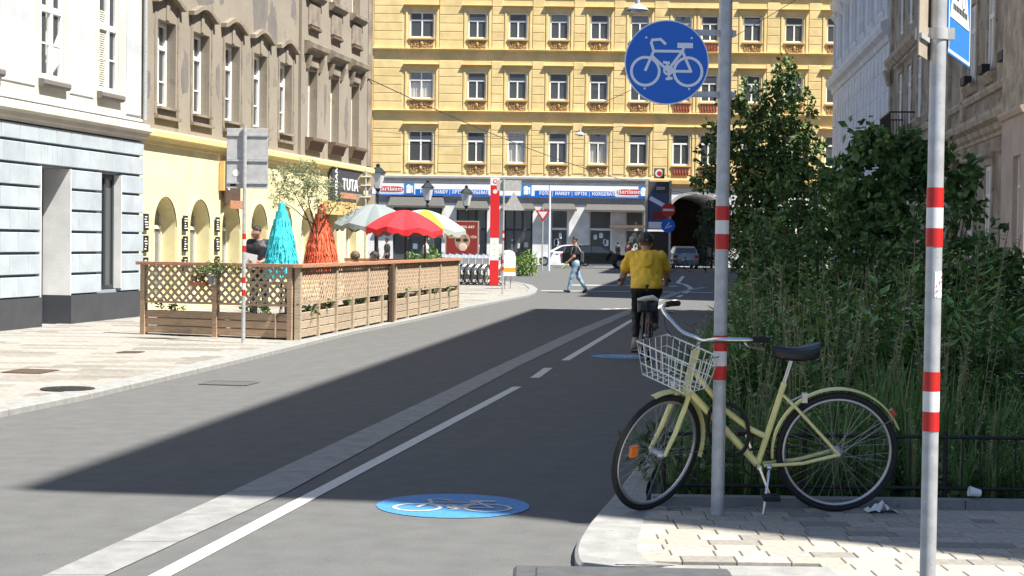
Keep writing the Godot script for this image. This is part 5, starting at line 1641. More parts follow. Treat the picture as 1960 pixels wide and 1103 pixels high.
func fence_run(p: Node3D, at: Transform3D, L: float, bays: int, woods: Array, low: float, lat0: float, dense: float, rail: bool) -> void:
	var holder := p
	var bw := L / bays
	for k in bays + 1:
		var mb := MB.new()
		mb.xf = at
		var x := clampf(k * bw, 0.04, L - 0.04)
		mb.box(Vector3(x - 0.04, 0.0, -0.045), Vector3(x + 0.04, 1.08 if k % 2 == 0 or bays < 4 else lat0, 0.045))
		part(mb, "post", woods[0], holder)
	for k in bays:
		for r in 3:
			var mb := MB.new()
			mb.xf = at
			var h := (low - 0.04) / 3.0
			mb.cbox(Vector3(k * bw + 0.045, 0.03 + r * h + 0.004, -0.02), Vector3((k + 1) * bw - 0.045, 0.03 + (r + 1) * h - 0.006, 0.012 + rng.randf_range(0.0, 0.006)), 0.006)
			part(mb, "plank", woods[rng.randi() % 2], holder)
		var bp := MB.new()
		bp.xf = at
		bp.box(Vector3(k * bw + 0.045, 0.03, -0.36), Vector3((k + 1) * bw - 0.045, low - 0.03, -0.34))
		part(bp, "plank", woods[1], holder)
		var so := MB.new()
		so.xf = at
		so.quad(Vector3(k * bw + 0.04, low - 0.06, -0.02), Vector3((k + 1) * bw - 0.04, low - 0.06, -0.02), Vector3((k + 1) * bw - 0.04, low - 0.06, -0.34), Vector3(k * bw + 0.04, low - 0.06, -0.34))
		part(so, "planter_soil", M.soil, holder)
	var inv := at
	var n := int((L + 0.5) / dense)
	for layer in 2:
		var dir := 1.0 if layer == 0 else -1.0
		for i in n:
			var x := -0.5 + i * dense if layer == 0 else i * dense + 0.05
			var before := holder.get_child_count()
			slat(holder, 0.05, L - 0.05, lat0, 1.08, x, dir, 0.014 - layer * 0.010, woods[2 + (i % 2)])
			if holder.get_child_count() > before:
				var c: MeshInstance3D = holder.get_child(before)
				c.transform = inv
	if rail:
		var mb := MB.new()
		mb.xf = at
		mb.box(Vector3(-0.06, 1.08, -0.10), Vector3(L + 0.06, 1.13, 0.085))
		part(mb, "top_rail", M.rail_wood, holder)
	for y in [lat0]:
		var mb := MB.new()
		mb.xf = at
		mb.box(Vector3(0.0, y - 0.035, -0.02), Vector3(L, y, 0.022))
		part(mb, "lower_rail", woods[0], holder)

func build_terrace() -> void:
	var t := thing("terrace_fence", "timber terrace fence with lattice panels and plank planters on the left pavement", "fence", Transform3D(Basis.IDENTITY, P(-3.18, 0.06, 24.77)))
	var inv := t.transform.affine_inverse()
	var front := frame_of(-5.73, 25.86, 2.55, -1.09); front.origin.y = 0.06
	var side := frame_of(-3.18, 24.77, 1.95, 12.95); side.origin.y = 0.06
	var back := frame_of(-1.23, 37.72, -2.6, 0.9); back.origin.y = 0.06
	fence_run(t, inv * front, 2.70, 2, [M.deck_wood, M.deck_wood_b, M.old_wood, M.old_wood_b], 0.40, 0.53, 0.14, true)
	fence_run(t, inv * side, 13.1, 12, [M.old_wood, M.old_wood_b, M.deck_wood, M.old_wood], 0.42, 0.55, 0.14, true)
	var bk := MB.new()
	bk.xf = inv * back
	bk.box(Vector3(0, 1.02, -0.03), Vector3(2.8, 1.09, 0.03))
	part(bk, "top_rail", M.rail_wood, t)
	for k in 7:
		var pl := MB.new()
		pl.xf = inv * back
		pl.box(Vector3(0, 0.05 + k * 0.14, -0.012), Vector3(2.8, 0.17 + k * 0.14, 0.012))
		part(pl, "plank", M.old_wood_b, t)
	var dp := MB.new()
	dp.xf = inv * side
	dp.box(Vector3(5.93, 0.0, 0.048), Vector3(6.10, 1.08, 0.11))
	part(dp, "corner_post", M.dark_post, t)
	# small things growing in the planters
	var k := 0
	var places := [[front, 0.45, "left front planter, at its left end"], [front, 1.9, "right front planter"], [side, 0.7, "street side planter nearest the corner"], [side, 1.6, "street side planter, second bay"], [side, 3.0, "street side planter, third bay"], [side, 4.3, "street side planter, fourth bay"], [side, 7.4, "street side planter just past the dark post"], [side, 8.9, "street side planter, ninth bay"], [side, 10.3, "street side planter, tenth bay"], [side, 11.9, "street side planter at the far end"]]
	for q in places:
		var at: Vector3 = (q[0] as Transform3D) * Vector3(q[1], 0.36, -0.16)
		var o := thing("planter_plant", "small green plant in the " + q[2], "plant", Transform3D(Basis.IDENTITY, at), "plants in the terrace planters")
		var sc: float = 0.10 if k < 2 else 0.16
		part(crown([[Vector3(0, sc * 0.8, 0), Vector3(0.28, sc, 0.12), 130]], 0.07, 0.035, [Color(0.06, 0.12, 0.03), Color(0.09, 0.15, 0.05)], 0.1), "foliage", M.leaves, o)
		k += 1
	# hanging pot and basket on the front lattice
	var hp := thing("hanging_pot", "grey flower pot hung on the front lattice with trailing plant", "plant pot", front * Transform3D(Basis.IDENTITY, Vector3(1.36, 0.80, 0.11)))
	var pm := MB.new()
	pm.lathe([Vector2(0.0, 0.0), Vector2(0.055, 0.0), Vector2(0.075, 0.13), Vector2(0.085, 0.13), Vector2(0.085, 0.16), Vector2(0.06, 0.16), Vector2(0.0, 0.14)], 14)
	part(pm, "pot", M.pot_grey, hp)
	part(crown([[Vector3(0, 0.24, 0), Vector3(0.22, 0.12, 0.08), 240], [Vector3(-0.3, 0.15, -0.04), Vector3(0.12, 0.16, 0.05), 110], [Vector3(0.3, 0.27, 0), Vector3(0.16, 0.06, 0.06), 90]], 0.06, 0.022, [Color(0.10, 0.15, 0.05), Color(0.15, 0.17, 0.07)], 0.3), "foliage", M.leaves, hp)
	var bs := thing("flower_trough", "small terracotta trough hung on the front lattice left of the grey pot", "plant pot", front * Transform3D(Basis.IDENTITY, Vector3(1.08, 0.78, 0.08)))
	part(simple_box(Vector3(-0.16, 0.0, -0.05), Vector3(0.16, 0.05, 0.05)), "trough", M.terracotta, bs)
	part(crown([[Vector3(0, 0.12, 0), Vector3(0.15, 0.08, 0.04), 60]], 0.05, 0.02, [Color(0.14, 0.15, 0.05), Color(0.30, 0.16, 0.05)], 0.1), "foliage", M.leaves, bs)

func fringe_parasol(called: String, label: String, X: float, Z: float, top: float, bottom: float, r: float, base: Color) -> void:
	var o := thing(called, label, "parasol", Transform3D(Basis.IDENTITY, P(X, 0.06, Z)), "closed fringed parasols")
	var pole := MB.new()
	pole.tube([Vector3(0, 0, 0), Vector3(0, top - 0.2, 0)], 0.022, 8)
	part(pole, "pole", M.dark_post, o)
	var foot := MB.new()
	foot.lathe([Vector2(0.22, 0.0), Vector2(0.22, 0.05), Vector2(0.05, 0.09), Vector2(0.03, 0.3)], 16)
	part(foot, "foot", M.pot_grey, o)
	var mb := MB.new()
	var H := top - bottom
	# inner closed cloth
	mb.col = Color(base.r * 0.8, base.g * 0.8, base.b * 0.8)
	mb.lathe([Vector2(r * 0.72, bottom), Vector2(r * 0.66, bottom + H * 0.35), Vector2(r * 0.40, bottom + H * 0.75), Vector2(0.02, top - 0.02)], 14)
	part(mb, "cloth", M.cloth, o)
	var fr := MB.new()
	for tier in 8:
		var y := bottom + H * (0.22 + 0.100 * tier) + 0.02
		var tt := (y - bottom) / H
		var ry := r * (1.0 - pow(tt, 2.3) * 0.88)
		for k in 420:
			var a := rng.randf() * TAU
			var d := Vector3(cos(a), 0, sin(a)); var s := Vector3(-d.z, 0, d.x)
			var L := H * rng.randf_range(0.2, 0.4)
			var v := rng.randf_range(0.55, 1.3)
			fr.col = Color(minf(base.r * v, 0.92), minf(base.g * v, 0.92), minf(base.b * v, 0.92))
			var p0 := d * (ry * rng.randf_range(0.78, 0.95)) + Vector3(0, y + rng.randf_range(-0.03, 0.03), 0)
			var p1 := d * (ry * rng.randf_range(0.94, 1.24)) + s * rng.randf_range(-0.02, 0.02) + Vector3(0, y - L * 0.5, 0)
			var p2 := d * (ry * rng.randf_range(0.9, 1.30) + 0.01) + s * rng.randf_range(-0.04, 0.04) + Vector3(0, maxf(y - L, bottom - 0.02), 0)
			var w := s * rng.randf_range(0.004, 0.012)
			fr.quad(p1 - w, p1 + w, p0 + w, p0 - w)
			fr.quad(p2 - w * 0.6, p2 + w * 0.6, p1 + w, p1 - w)
	var f := part(fr, "fringe", M.cloth, o)
	f.set_meta("kind", "stuff")

func open_parasol(label: String, X: float, Z: float, R: float, rim: float, rise: float, tilt: Vector2, cols: Array, phase: float) -> void:
	var o := thing("open_parasol", label, "parasol", Transform3D(Basis.IDENTITY, P(X, 0.06, Z)), "open parasols on the terrace")
	var pole := MB.new()
	pole.tube([Vector3(0, 0, 0), Vector3(0, rim + rise, 0)], 0.02, 8)
	part(pole, "pole", M.dark_post, o)
	var foot := MB.new()
	foot.lathe([Vector2(0.22, 0.0), Vector2(0.22, 0.05), Vector2(0.05, 0.09), Vector2(0.03, 0.3)], 16)
	part(foot, "foot", M.pot_grey, o)
	var n := 8
	var f := func(k: float, t: float) -> Vector3:
		var a := phase + TAU * k / n
		var w := absf(fposmod(k, 1.0) - 0.5) * 2.0      # 1 at a rib, 0 between
		var rr := R * t * (0.93 + 0.07 * w)
		var y := rise * (1.0 - pow(t, 1.7)) - 0.07 * t * (1.0 - w)
		var p := Vector3(cos(a) * rr, y, -sin(a) * rr)
		p.y += p.x * tilt.x + p.z * tilt.y
		return p + Vector3(0, rim, 0)
	for g in n:
		var mb := MB.new()
		mb.col = cols[g % cols.size()]
		for s in 6:
			for t in 7:
				var k0 := g + s / 6.0; var k1 := g + (s + 1) / 6.0 - (0.0005 if s == 5 else 0.0)
				mb.quad(f.call(k0, t / 7.0), f.call(k0, (t + 1) / 7.0), f.call(k1, (t + 1) / 7.0), f.call(k1, t / 7.0))
			var e0: Vector3 = f.call(g + s / 6.0, 1.0); var e1: Vector3 = f.call(g + (s + 1) / 6.0 - 0.0005, 1.0)
			var dn := Vector3(0, -0.11, 0)
			mb.quad(e0 + dn * (1.0 + 0.3 * sin(s * 2.1)), e1 + dn * (1.0 + 0.3 * sin((s + 1) * 2.1)), e1, e0)
		part(mb, "canopy_panel", M.canopy, o)
		var rb := MB.new()
		rb.tube([f.call(g, 0.02) - Vector3(0, 0.02, 0), f.call(g, 0.5) - Vector3(0, 0.02, 0), f.call(g, 1.0) - Vector3(0, 0.02, 0)], 0.008, 5)
		part(rb, "rib", M.dark_post, o)

func build_terrace_things() -> void:
	fringe_parasol("fringed_parasol", "closed turquoise parasol with raffia fringe on the terrace", -3.95, 28.6, 2.17, 0.85, 0.265, Color(0.06, 0.62, 0.70))
	fringe_parasol("fringed_parasol", "closed coral red parasol with raffia fringe on the terrace", -3.46, 30.2, 2.17, 0.80, 0.30, Color(0.80, 0.15, 0.07))
	var gg := Color(0.23, 0.27, 0.275); var rd := Color(0.72, 0.03, 0.04); var ye := Color(0.86, 0.66, 0.05); var pg := Color(0.36, 0.42, 0.38)
	open_parasol("open grey green parasol behind the coral parasol on the terrace", -3.0, 36.5, 0.90, 1.86, 0.44, Vector2(-0.02, 0.0), [gg], 0.2)
	open_parasol("open red and grey parasol in the middle of the terrace", -2.22, 34.6, 0.85, 1.76, 0.38, Vector2(-0.03, 0.03), [pg, gg, pg, rd, rd, rd, rd, pg], 0.4)
	open_parasol("open yellow and grey parasol at the far end of the terrace", -1.95, 37.2, 0.95, 1.84, 0.36, Vector2(-0.09, 0.0), [ye, ye, pg, gg, pg, ye, pg, gg], 0.5)
	# olive tree in a pot
	var ob := P(-3.35, 0.06, 30.0)
	var ot := leafy_plant("olive_tree", "small silvery olive tree leaning over the terrace between the fringed parasols", "tree", ob, [[ob + Vector3(0, 0.35, 0), P(-3.55, 2.1, 30.0), 0.03], [P(-3.45, 1.4, 30), P(-4.05, 2.6, 30.0), 0.02], [P(-3.5, 1.7, 30), P(-3.75, 2.75, 30.1), 0.018], [P(-3.5, 1.6, 30), P(-3.1, 2.3, 30.0), 0.016], [P(-3.52, 1.8, 30), P(-4.2, 2.3, 29.9), 0.014]],
		[[-4.1, 2.67, 30, 0.30, 0.26, 0.27, 494], [-3.78, 2.77, 30.1, 0.33, 0.24, 0.28, 546], [-3.49, 2.53, 30, 0.33, 0.23, 0.28, 494], [-4.13, 2.34, 29.9, 0.28, 0.23, 0.26, 364], [-3.78, 2.39, 30.1, 0.33, 0.26, 0.3, 520], [-3.34, 2.21, 30, 0.26, 0.21, 0.23, 286], [-3.22, 2.45, 30.1, 0.21, 0.19, 0.2, 208], [-3.02, 2.12, 30, 0.19, 0.13, 0.16, 130]], 0.075, 0.018, [Color(0.20, 0.23, 0.13), Color(0.15, 0.19, 0.09), Color(0.26, 0.28, 0.17)], 0.06)
	var pot := MB.new()
	pot.lathe([Vector2(0.0, 0.0), Vector2(0.16, 0.0), Vector2(0.22, 0.36), Vector2(0.24, 0.36), Vector2(0.24, 0.40), Vector2(0.19, 0.40), Vector2(0.0, 0.37)], 18)
	part(pot, "pot", M.terracotta, ot)
	# fern-like plant on the terrace at the far side
	var fb := P(-2.1, 0.06, 38.8)
	leafy_plant("bushy_plant", "bushy green potted plant at the far end of the terrace", "plant", fb, [[fb, fb + Vector3(0, 0.8, 0), 0.02]], [[-2.25, 1.15, 38.8, 0.22, 0.2, 0.2, 160], [-1.85, 1.18, 38.8, 0.28, 0.22, 0.2, 200], [-2.05, 0.85, 38.8, 0.4, 0.2, 0.2, 160]], 0.16, 0.05, [Color(0.13, 0.24, 0.06), Color(0.09, 0.18, 0.05)], 0.02)
	# table and two chairs
	for q in [[-3.0, 33.7, "under the grey green parasol"], [-4.3, 29.6, "beside the waiter"]]:
		var tb := thing("cafe_table", "small square cafe table on the terrace " + q[2], "table", Transform3D(Basis(Vector3.UP, 0.2), P(q[0], 0.06, q[1])))
		part(simple_box(Vector3(-0.35, 0.70, -0.35), Vector3(0.35, 0.74, 0.35)), "table_top", M.dark_post, tb)
		for s in [[-1, -1], [1, -1], [-1, 1], [1, 1]]:
			part(simple_box(Vector3(s[0] * 0.31 - 0.02, 0, s[1] * 0.31 - 0.02), Vector3(s[0] * 0.31 + 0.02, 0.70, s[1] * 0.31 + 0.02)), "leg", M.iron, tb)

# ---------------------------------------------------------------- traffic signs and poles
func banded_pole(o: Node3D, h: float, r: float, bands: Array) -> void:
	var m := MB.new()
	m.tube([Vector3(0, 0, 0), Vector3(0, h, 0)], r, 20)
	part(m, "pole", M.galvanised, o)
	for b in bands:
		var q := MB.new()
		q.tube([Vector3(0, b[0], 0), Vector3(0, b[1], 0)], r + 0.0015, 20, false, false)
		part(q, "red_band" if b[2] else "white_band", M.band_red if b[2] else M.band_white, o)

func disc(r: float, z0: float, z1: float, c := Vector2.ZERO, n := 48) -> MB:
	var poly := PackedVector2Array()
	for k in n: poly.append(c + Vector2(cos(TAU * k / n), sin(TAU * k / n)) * r)
	var m := MB.new()
	m.prism(poly, z0, z1)
	return m

func build_signs() -> void:
	# first pole with the cycle sign
	var o := thing("sign_pole", "galvanised pole with red and white bands carrying the round blue cycle sign", "sign pole", Transform3D(Basis.IDENTITY, P(1.163, 0.04, 9.29)))
	banded_pole(o, 3.3, 0.037, [[1.49, 1.574, true], [1.574, 1.65, false], [1.65, 1.728, true], [0.763, 0.841, true], [0.841, 0.923, false], [0.923, 1.01, true]])
	for h in [2.685, 2.345]:
		var c := MB.new()
		c.tube([Vector3(0, h - 0.02, 0), Vector3(0, h + 0.02, 0)], 0.041, 16)
		c.box(Vector3(-0.26, h - 0.016, 0.006), Vector3(-0.035, h + 0.016, 0.026))
		c.box(Vector3(0.035, h - 0.016, -0.012), Vector3(0.06, h + 0.016, 0.012))
		c.ball(Vector3(-0.05, h, 0.03), Vector3(0.008, 0.008, 0.008), 4, 6)
		part(c, "clamp", M.galvanised, o)
	var s := thing("cycle_sign", "round blue sign with a white bicycle on the first striped pole", "traffic sign", Transform3D(Basis.IDENTITY, P(0.838, 2.557, 9.255)))
	part(disc(0.233, -0.008, 0.0), "plate", M.sign_pale, s)
	part(disc(0.2265, 0.0, 0.0015), "face", M.sign_blue, s)
	var sy := MB.new()
	sy.xf = Transform3D(Basis.IDENTITY, Vector3(0.0, 0.0, 0.003))
	bike_symbol(sy, 0.203)
	part(sy, "symbol", M.sign_pale, s)
	for q in [[-0.115, 0.135], [0.135, 0.135], [-0.12, -0.145], [0.125, -0.145]]:
		part(disc(0.006, 0.0015, 0.004, Vector2(q[0], q[1]), 10), "rivet", M.sign_pale, s)
	# second pole, nearer, with two plates
	var p := thing("sign_pole", "nearest galvanised pole with red and white bands and a torn sticker at the right", "sign pole", Transform3D(Basis.IDENTITY, P(1.614, 0.04, 6.4)))
	banded_pole(p, 3.2, 0.0305, [[1.516, 1.587, true], [1.587, 1.665, false], [1.665, 1.742, true], [0.809, 0.884, true], [0.884, 0.962, false], [0.962, 1.037, true]])
	for h in [2.328, 2.735]:
		var c := MB.new()
		c.tube([Vector3(0, h - 0.022, 0), Vector3(0, h + 0.022, 0)], 0.035, 16)
		c.box(Vector3(-0.085, h - 0.022, -0.02), Vector3(-0.03, h + 0.022, 0.012))
		c.box(Vector3(0.03, h - 0.022, -0.02), Vector3(0.06, h + 0.022, 0.012))
		part(c, "clamp", M.sign_back, p)
	var st := MB.new()
	for k in 6:
		var a0 := -0.1 + k * 0.2; var a1 := a0 + 0.2
		var f := func(a: float, y: float) -> Vector3: return Vector3(sin(a) * 0.0314, y, cos(a) * 0.0314)
		st.quad(f.call(a0, 1.325 + 0.006 * sin(k * 2.0)), f.call(a1, 1.32), f.call(a1, 1.425 - 0.008 * (k % 2)), f.call(a0, 1.42))
	var stk := part(st, "sticker", M.paper, p)
	var sk := MB.new()
	for k in 14:
		var a := rng.randf_range(0.0, 1.0); var y := rng.randf_range(1.33, 1.40)
		var f := func(b: float, yy: float) -> Vector3: return Vector3(sin(b) * 0.0321, yy, cos(b) * 0.0321)
		sk.quad(f.call(a, y), f.call(a + 0.12, y + 0.004), f.call(a + 0.14, y + 0.014), f.call(a + 0.02, y + 0.010))
	part(sk, "sticker_print", mat("sticker_pink", lin(0.55, 0.08, 0.22), 0.6), stk)
	var bs := thing("crossing_sign", "blue sign with white triangle seen at a slant on the nearest pole", "traffic sign", frame_of(1.651, 6.42, 0.25, 0.58).scaled_local(Vector3.ONE * 0.915))
	bs.position.y = 2.297
	part(box_mesh(Vector3(0.63, 0.63, 0.006), 0.001), "plate", M.sign_light_blue, bs)
	var rim := MB.new()
	for e in [[0.008, 0.008, 0.622, 0.022], [0.008, 0.608, 0.622, 0.622], [0.008, 0.022, 0.022, 0.608], [0.608, 0.022, 0.622, 0.608]]: rim.box(Vector3(e[0], e[1], 0.006), Vector3(e[2], e[3], 0.0075))
	part(rim, "white_rim", M.sign_white, bs)
	var tr := MB.new()
	tr.prism(PackedVector2Array([Vector2(0.05, 0.16), Vector2(0.58, 0.16), Vector2(0.33, 0.60), Vector2(0.30, 0.60)]), 0.006, 0.008)
	part(tr, "white_triangle", M.sign_white, bs)
	var pic := MB.new()
	for k in 9: pic.box(Vector3(0.11 + k * 0.046, 0.20, 0.008), Vector3(0.14 + k * 0.046, 0.225, 0.0095))
	for k in 9: pic.box(Vector3(0.16 + k * 0.036, 0.325, 0.008), Vector3(0.18 + k * 0.036, 0.345, 0.0095))
	for q in [[0.23, 0.30, 0.045], [0.40, 0.28, 0.045]]:
		for k in 16:
			var a := TAU * k / 16.0; var b := TAU * (k + 1) / 16.0
			pic.quad(Vector3(q[0] + cos(a) * q[2], q[1] + sin(a) * q[2], 0.009), Vector3(q[0] + cos(a) * (q[2] + 0.009), q[1] + sin(a) * (q[2] + 0.009), 0.009), Vector3(q[0] + cos(b) * (q[2] + 0.009), q[1] + sin(b) * (q[2] + 0.009), 0.009), Vector3(q[0] + cos(b) * q[2], q[1] + sin(b) * q[2], 0.009))
	for l in [[0.23, 0.30, 0.27, 0.42], [0.40, 0.28, 0.34, 0.42], [0.27, 0.42, 0.34, 0.42], [0.33, 0.30, 0.35, 0.40], [0.33, 0.40, 0.31, 0.50], [0.31, 0.50, 0.26, 0.46]]: pic.bar(Vector3(l[0], l[1], 0.009), Vector3(l[2], l[3], 0.009), 0.002, 0.014, Vector3(0, 0.7, 0.1) if absf(l[0] - l[2]) > 0.03 else Vector3(1, 0, 0))
	part(pic, "pictogram", M.black, bs)
	var bp := thing("sign_back_plate", "back of a traffic sign plate on the left of the nearest pole", "traffic sign", frame_of(1.494, 6.225, 0.25, 0.58).scaled_local(Vector3.ONE * 0.915))
	bp.position.y = 2.267
	part(box_mesh(Vector3(0.63, 0.63, 0.006), 0.001), "plate", M.sign_back_warm, bp)
	part(simple_box(Vector3(0.0, 0.07, 0.006), Vector3(0.63, 0.09, 0.016)), "stiffener", M.sign_back, bp)
	# left pole with the boards seen from behind
	var l := thing("sign_pole", "thin galvanised pole with red and white bands before the terrace fence", "sign pole", Transform3D(Basis.IDENTITY, P(-3.85, 0.06, 23.97)))
	banded_pole(l, 3.12, 0.028, [[1.31, 1.40, true], [1.40, 1.49, false], [1.49, 1.57, true], [0.68, 0.77, true], [0.77, 0.86, false], [0.86, 0.95, true]])
	var lb := thing("sign_boards", "pair of grey traffic sign boards seen from behind on the thin pole", "traffic sign", Transform3D(Basis(Vector3.UP, 0.06), P(-3.82, 0.06, 24.02)))
	for q in [[2.22, 2.625], [2.635, 3.08]]:
		part(box_mesh(Vector3(0.59, q[1] - q[0], 0.012), 0.003), "board", M.sign_back, lb, Transform3D(Basis.IDENTITY, Vector3(-0.295, q[0], -0.006)))
	for h in [2.30, 2.62, 2.98]:
		part(simple_box(Vector3(-0.295, h - 0.012, 0.008), Vector3(0.295, h + 0.012, 0.022)), "crossbar", M.galvanised, lb)
	part(disc(0.05, 0.008, 0.0095, Vector2(-0.16, 2.44), 12), "sticker", M.paper, lb)
	part(simple_box(Vector3(-0.24, 2.25, 0.007), Vector3(-0.16, 2.31, 0.0085)), "sticker", M.black, lb)

func mast(called: String, label: String, cat: String, X: float, Z: float, h: float, r := 0.03, m: Material = null, g := 0.0) -> Node3D:
	var o := thing(called, label, cat, Transform3D(Basis.IDENTITY, P(X, g, Z)))
	var t := MB.new()
	t.tube([Vector3.ZERO, Vector3(0, h, 0)], r, 10)
	part(t, "pole", m if m else M.galvanised, o)
	return o

func lantern(X: float, Z: float, top: float, label: String) -> void:
	var o := thing("street_lantern", label, "street lamp", Transform3D(Basis.IDENTITY, P(X, 0.0, Z)), "old lanterns on the square")
	var t := MB.new()
	t.lathe([Vector2(0.16, 0.0), Vector2(0.16, 0.5), Vector2(0.09, 0.6), Vector2(0.07, 1.2), Vector2(0.05, 1.3), Vector2(0.045, top - 1.35), Vector2(0.09, top - 1.3), Vector2(0.05, top - 1.2), Vector2(0.12, top - 1.05)], 10)
	part(t, "pole", M.lamp_green, o)
	var g := MB.new()
	g.lathe([Vector2(0.16, top - 1.05), Vector2(0.30, top - 0.42)], 6, false)
	part(g, "lantern_glass", M.lamp_glass, o)
	var rf := MB.new()
	rf.lathe([Vector2(0.33, top - 0.42), Vector2(0.36, top - 0.40), Vector2(0.14, top - 0.18), Vector2(0.07, top - 0.15), Vector2(0.09, top - 0.06), Vector2(0.02, top)], 6, false)
	rf.lathe([Vector2(0.13, top - 1.07), Vector2(0.165, top - 1.045)], 6, false)
	part(rf, "lantern_roof", M.lamp_green, o)

func build_square_things() -> void:
	lantern(-5.67, 70.0, 4.8, "tall old lantern nearest the brown house corner")
	lantern(-4.35, 85.0, 4.7, "old lantern in the middle before the long name board")
	lantern(-2.38, 85.0, 4.45, "old lantern just left of the red station pillar")
	# sign backs at the far end of the terrace
	var a := mast("sign_pole", "pole with a round and a square sign seen from behind at the brown house corner", "sign pole", -3.58, 40.6, 3.2, 0.025, null, 0.06)
	part(disc(0.215, -0.05, -0.035, Vector2(0, 2.92)), "round_sign", M.sign_back_warm, a)
	part(simple_box(Vector3(-0.23, 2.33, -0.05), Vector3(0.23, 2.62, -0.035)), "square_sign", M.sign_back_warm, a)
	for h in [2.84, 3.05, 2.56]: part(simple_box(Vector3(-0.12, h - 0.012, -0.034), Vector3(0.12, h + 0.012, 0.03)), "clamp", M.cream_paint, a)
	# red station pillar of the rental bikes
	var r := thing("station_pillar", "slim red pillar with white panels marking the rental bike station", "pillar", Transform3D(Basis(Vector3.UP, 0.05), P(-0.63, 0.06, 57.8)))
	part(simple_box(Vector3(-0.155, 0.0, -0.09), Vector3(0.155, 0.88, 0.09)), "lower_column", M.station_red, r)
	part(simple_box(Vector3(-0.15, 0.883, -0.085), Vector3(0.15, 1.66, 0.085)), "white_panel", M.band_white, r)
	part(simple_box(Vector3(-0.155, 1.663, -0.09), Vector3(0.155, 3.46, 0.09)), "upper_column", M.station_red, r)
	part(simple_box(Vector3(-0.165, 3.463, -0.095), Vector3(0.165, 3.74, 0.095)), "cap", M.band_white, r)
	part(simple_box(Vector3(-0.26, 0.0, -0.16), Vector3(0.26, 0.025, 0.16)), "base_plate", M.rust_iron, r)
	part(disc(0.075, 0.095, 0.10, Vector2(0, 3.6), 20), "emblem", M.station_red, r)
	part(disc(0.045, 0.1, 0.104, Vector2(0, 3.6), 20), "emblem", M.band_white, r)
	part(disc(0.075, 0.09, 0.095, Vector2(0, 3.25), 20), "emblem", M.band_white, r)
	for k in 3: part(disc(0.02, 0.085, 0.088, Vector2(0.0, 1.05 + k * 0.2), 10), "pictogram", M.sign_back, r)
	# litter bin
	var b := thing("litter_bin", "white litter bin with domed top and orange stripe on the pavement corner", "litter bin", Transform3D(Basis(Vector3.UP, 0.35), P(-0.14, 0.06, 54.0)))
	var bm := MB.new()
	var prof := PackedVector2Array([Vector2(-0.2, 0.42), Vector2(0.2, 0.42), Vector2(0.2, 1.02), Vector2(0.17, 1.16), Vector2(0.10, 1.23), Vector2(0, 1.25), Vector2(-0.10, 1.23), Vector2(-0.17, 1.16), Vector2(-0.2, 1.02)])
	bm.prism(prof, -0.17, 0.17)
	part(bm, "body", M.band_white, b)
	part(simple_box(Vector3(-0.203, 0.55, -0.173), Vector3(0.203, 0.69, 0.173)), "orange_stripe", M.orange, b)
	part(simple_box(Vector3(-0.205, 0.80, -0.10), Vector3(-0.198, 1.05, 0.10)), "slot", M.black, b)
	for x in [-0.1, 0.1]:
		var lg := MB.new()
		lg.tube([Vector3(x, 0, 0), Vector3(x, 0.42, 0)], 0.022, 8)
		part(lg, "leg", M.galvanised, b)
	# thin pole with the triangular sign back
	var t := mast("sign_pole", "thin pole with a triangular sign seen from behind beside the litter bin", "sign pole", -0.27, 47.8, 3.3, 0.026, null, 0.06)
	var tp := MB.new()
	tp.prism(PackedVector2Array([Vector2(-0.02, 2.42), Vector2(0.60, 2.42), Vector2(0.29, 2.95)]), -0.04, -0.03)
	part(tp, "triangle_plate", M.sign_back, t)
	part(simple_box(Vector3(-0.20, 2.97, -0.045), Vector3(0.50, 3.28, -0.03)), "square_plate", M.sign_back, t)
	for e in [[1.55, 1.64, true], [1.64, 1.75, false], [1.75, 1.84, true], [0.9, 1.0, true], [0.7, 0.8, true]]:
		var bt := MB.new()
		bt.tube([Vector3(0, e[0], 0), Vector3(0, e[1], 0)], 0.028, 10, false, false)
		part(bt, "red_band" if e[2] else "white_band", M.band_red if e[2] else M.band_white, t)
	# billboard with a cow's head
	var pb := thing("poster_board", "red poster board with a cow head behind the rental bikes", "poster", Transform3D(Basis.IDENTITY, P(-2.27, 0.05, 75.0)))
	part(simple_box(Vector3(-0.76, 0.55, -0.06), Vector3(0.76, 2.46, 0.0)), "frame", M.sign_back_warm, pb)
	part(simple_box(Vector3(-0.70, 0.62, 0.0), Vector3(0.70, 2.42, 0.006)), "poster", mat("poster_red", lin(0.22, 0.02, 0.015), 0.5), pb)
	var cow := MB.new()
	cow.col = Color(0.34, 0.22, 0.15)
	cow.ball(Vector3(0.0, 1.55, 0.006), Vector3(0.36, 0.42, 0.01), 6, 16)
	for s in [-1, 1]: cow.ball(Vector3(s * 0.50, 1.72, 0.006), Vector3(0.17, 0.08, 0.008), 4, 10)
	cow.col = Color(0.62, 0.46, 0.35)
	cow.ball(Vector3(0.03, 1.28, 0.012), Vector3(0.20, 0.20, 0.012), 5, 12)
	cow.col = Color(0.03, 0.02, 0.02)
	for s in [-1, 1]: cow.ball(Vector3(s * 0.16, 1.60, 0.014), Vector3(0.13, 0.09, 0.01), 4, 12)
	part(cow, "cow_picture", M.vertex, pb)
	part(text_mesh("BIG ART", 0.16, 0.006), "lettering", M.cream_paint, pb, Transform3D(Basis.IDENTITY, Vector3(0.25, 2.18, 0.011)))
	for x in [-0.6, 0.6]: part(simple_box(Vector3(x - 0.04, 0, -0.05), Vector3(x + 0.04, 0.55, -0.01)), "leg", M.iron, pb)
	# give-way sign, slim pole, no-entry with blue sign
	var y := mast("yield_sign", "give way sign on a pole before the white car", "traffic sign", 1.66, 93.0, 3.5, 0.04)
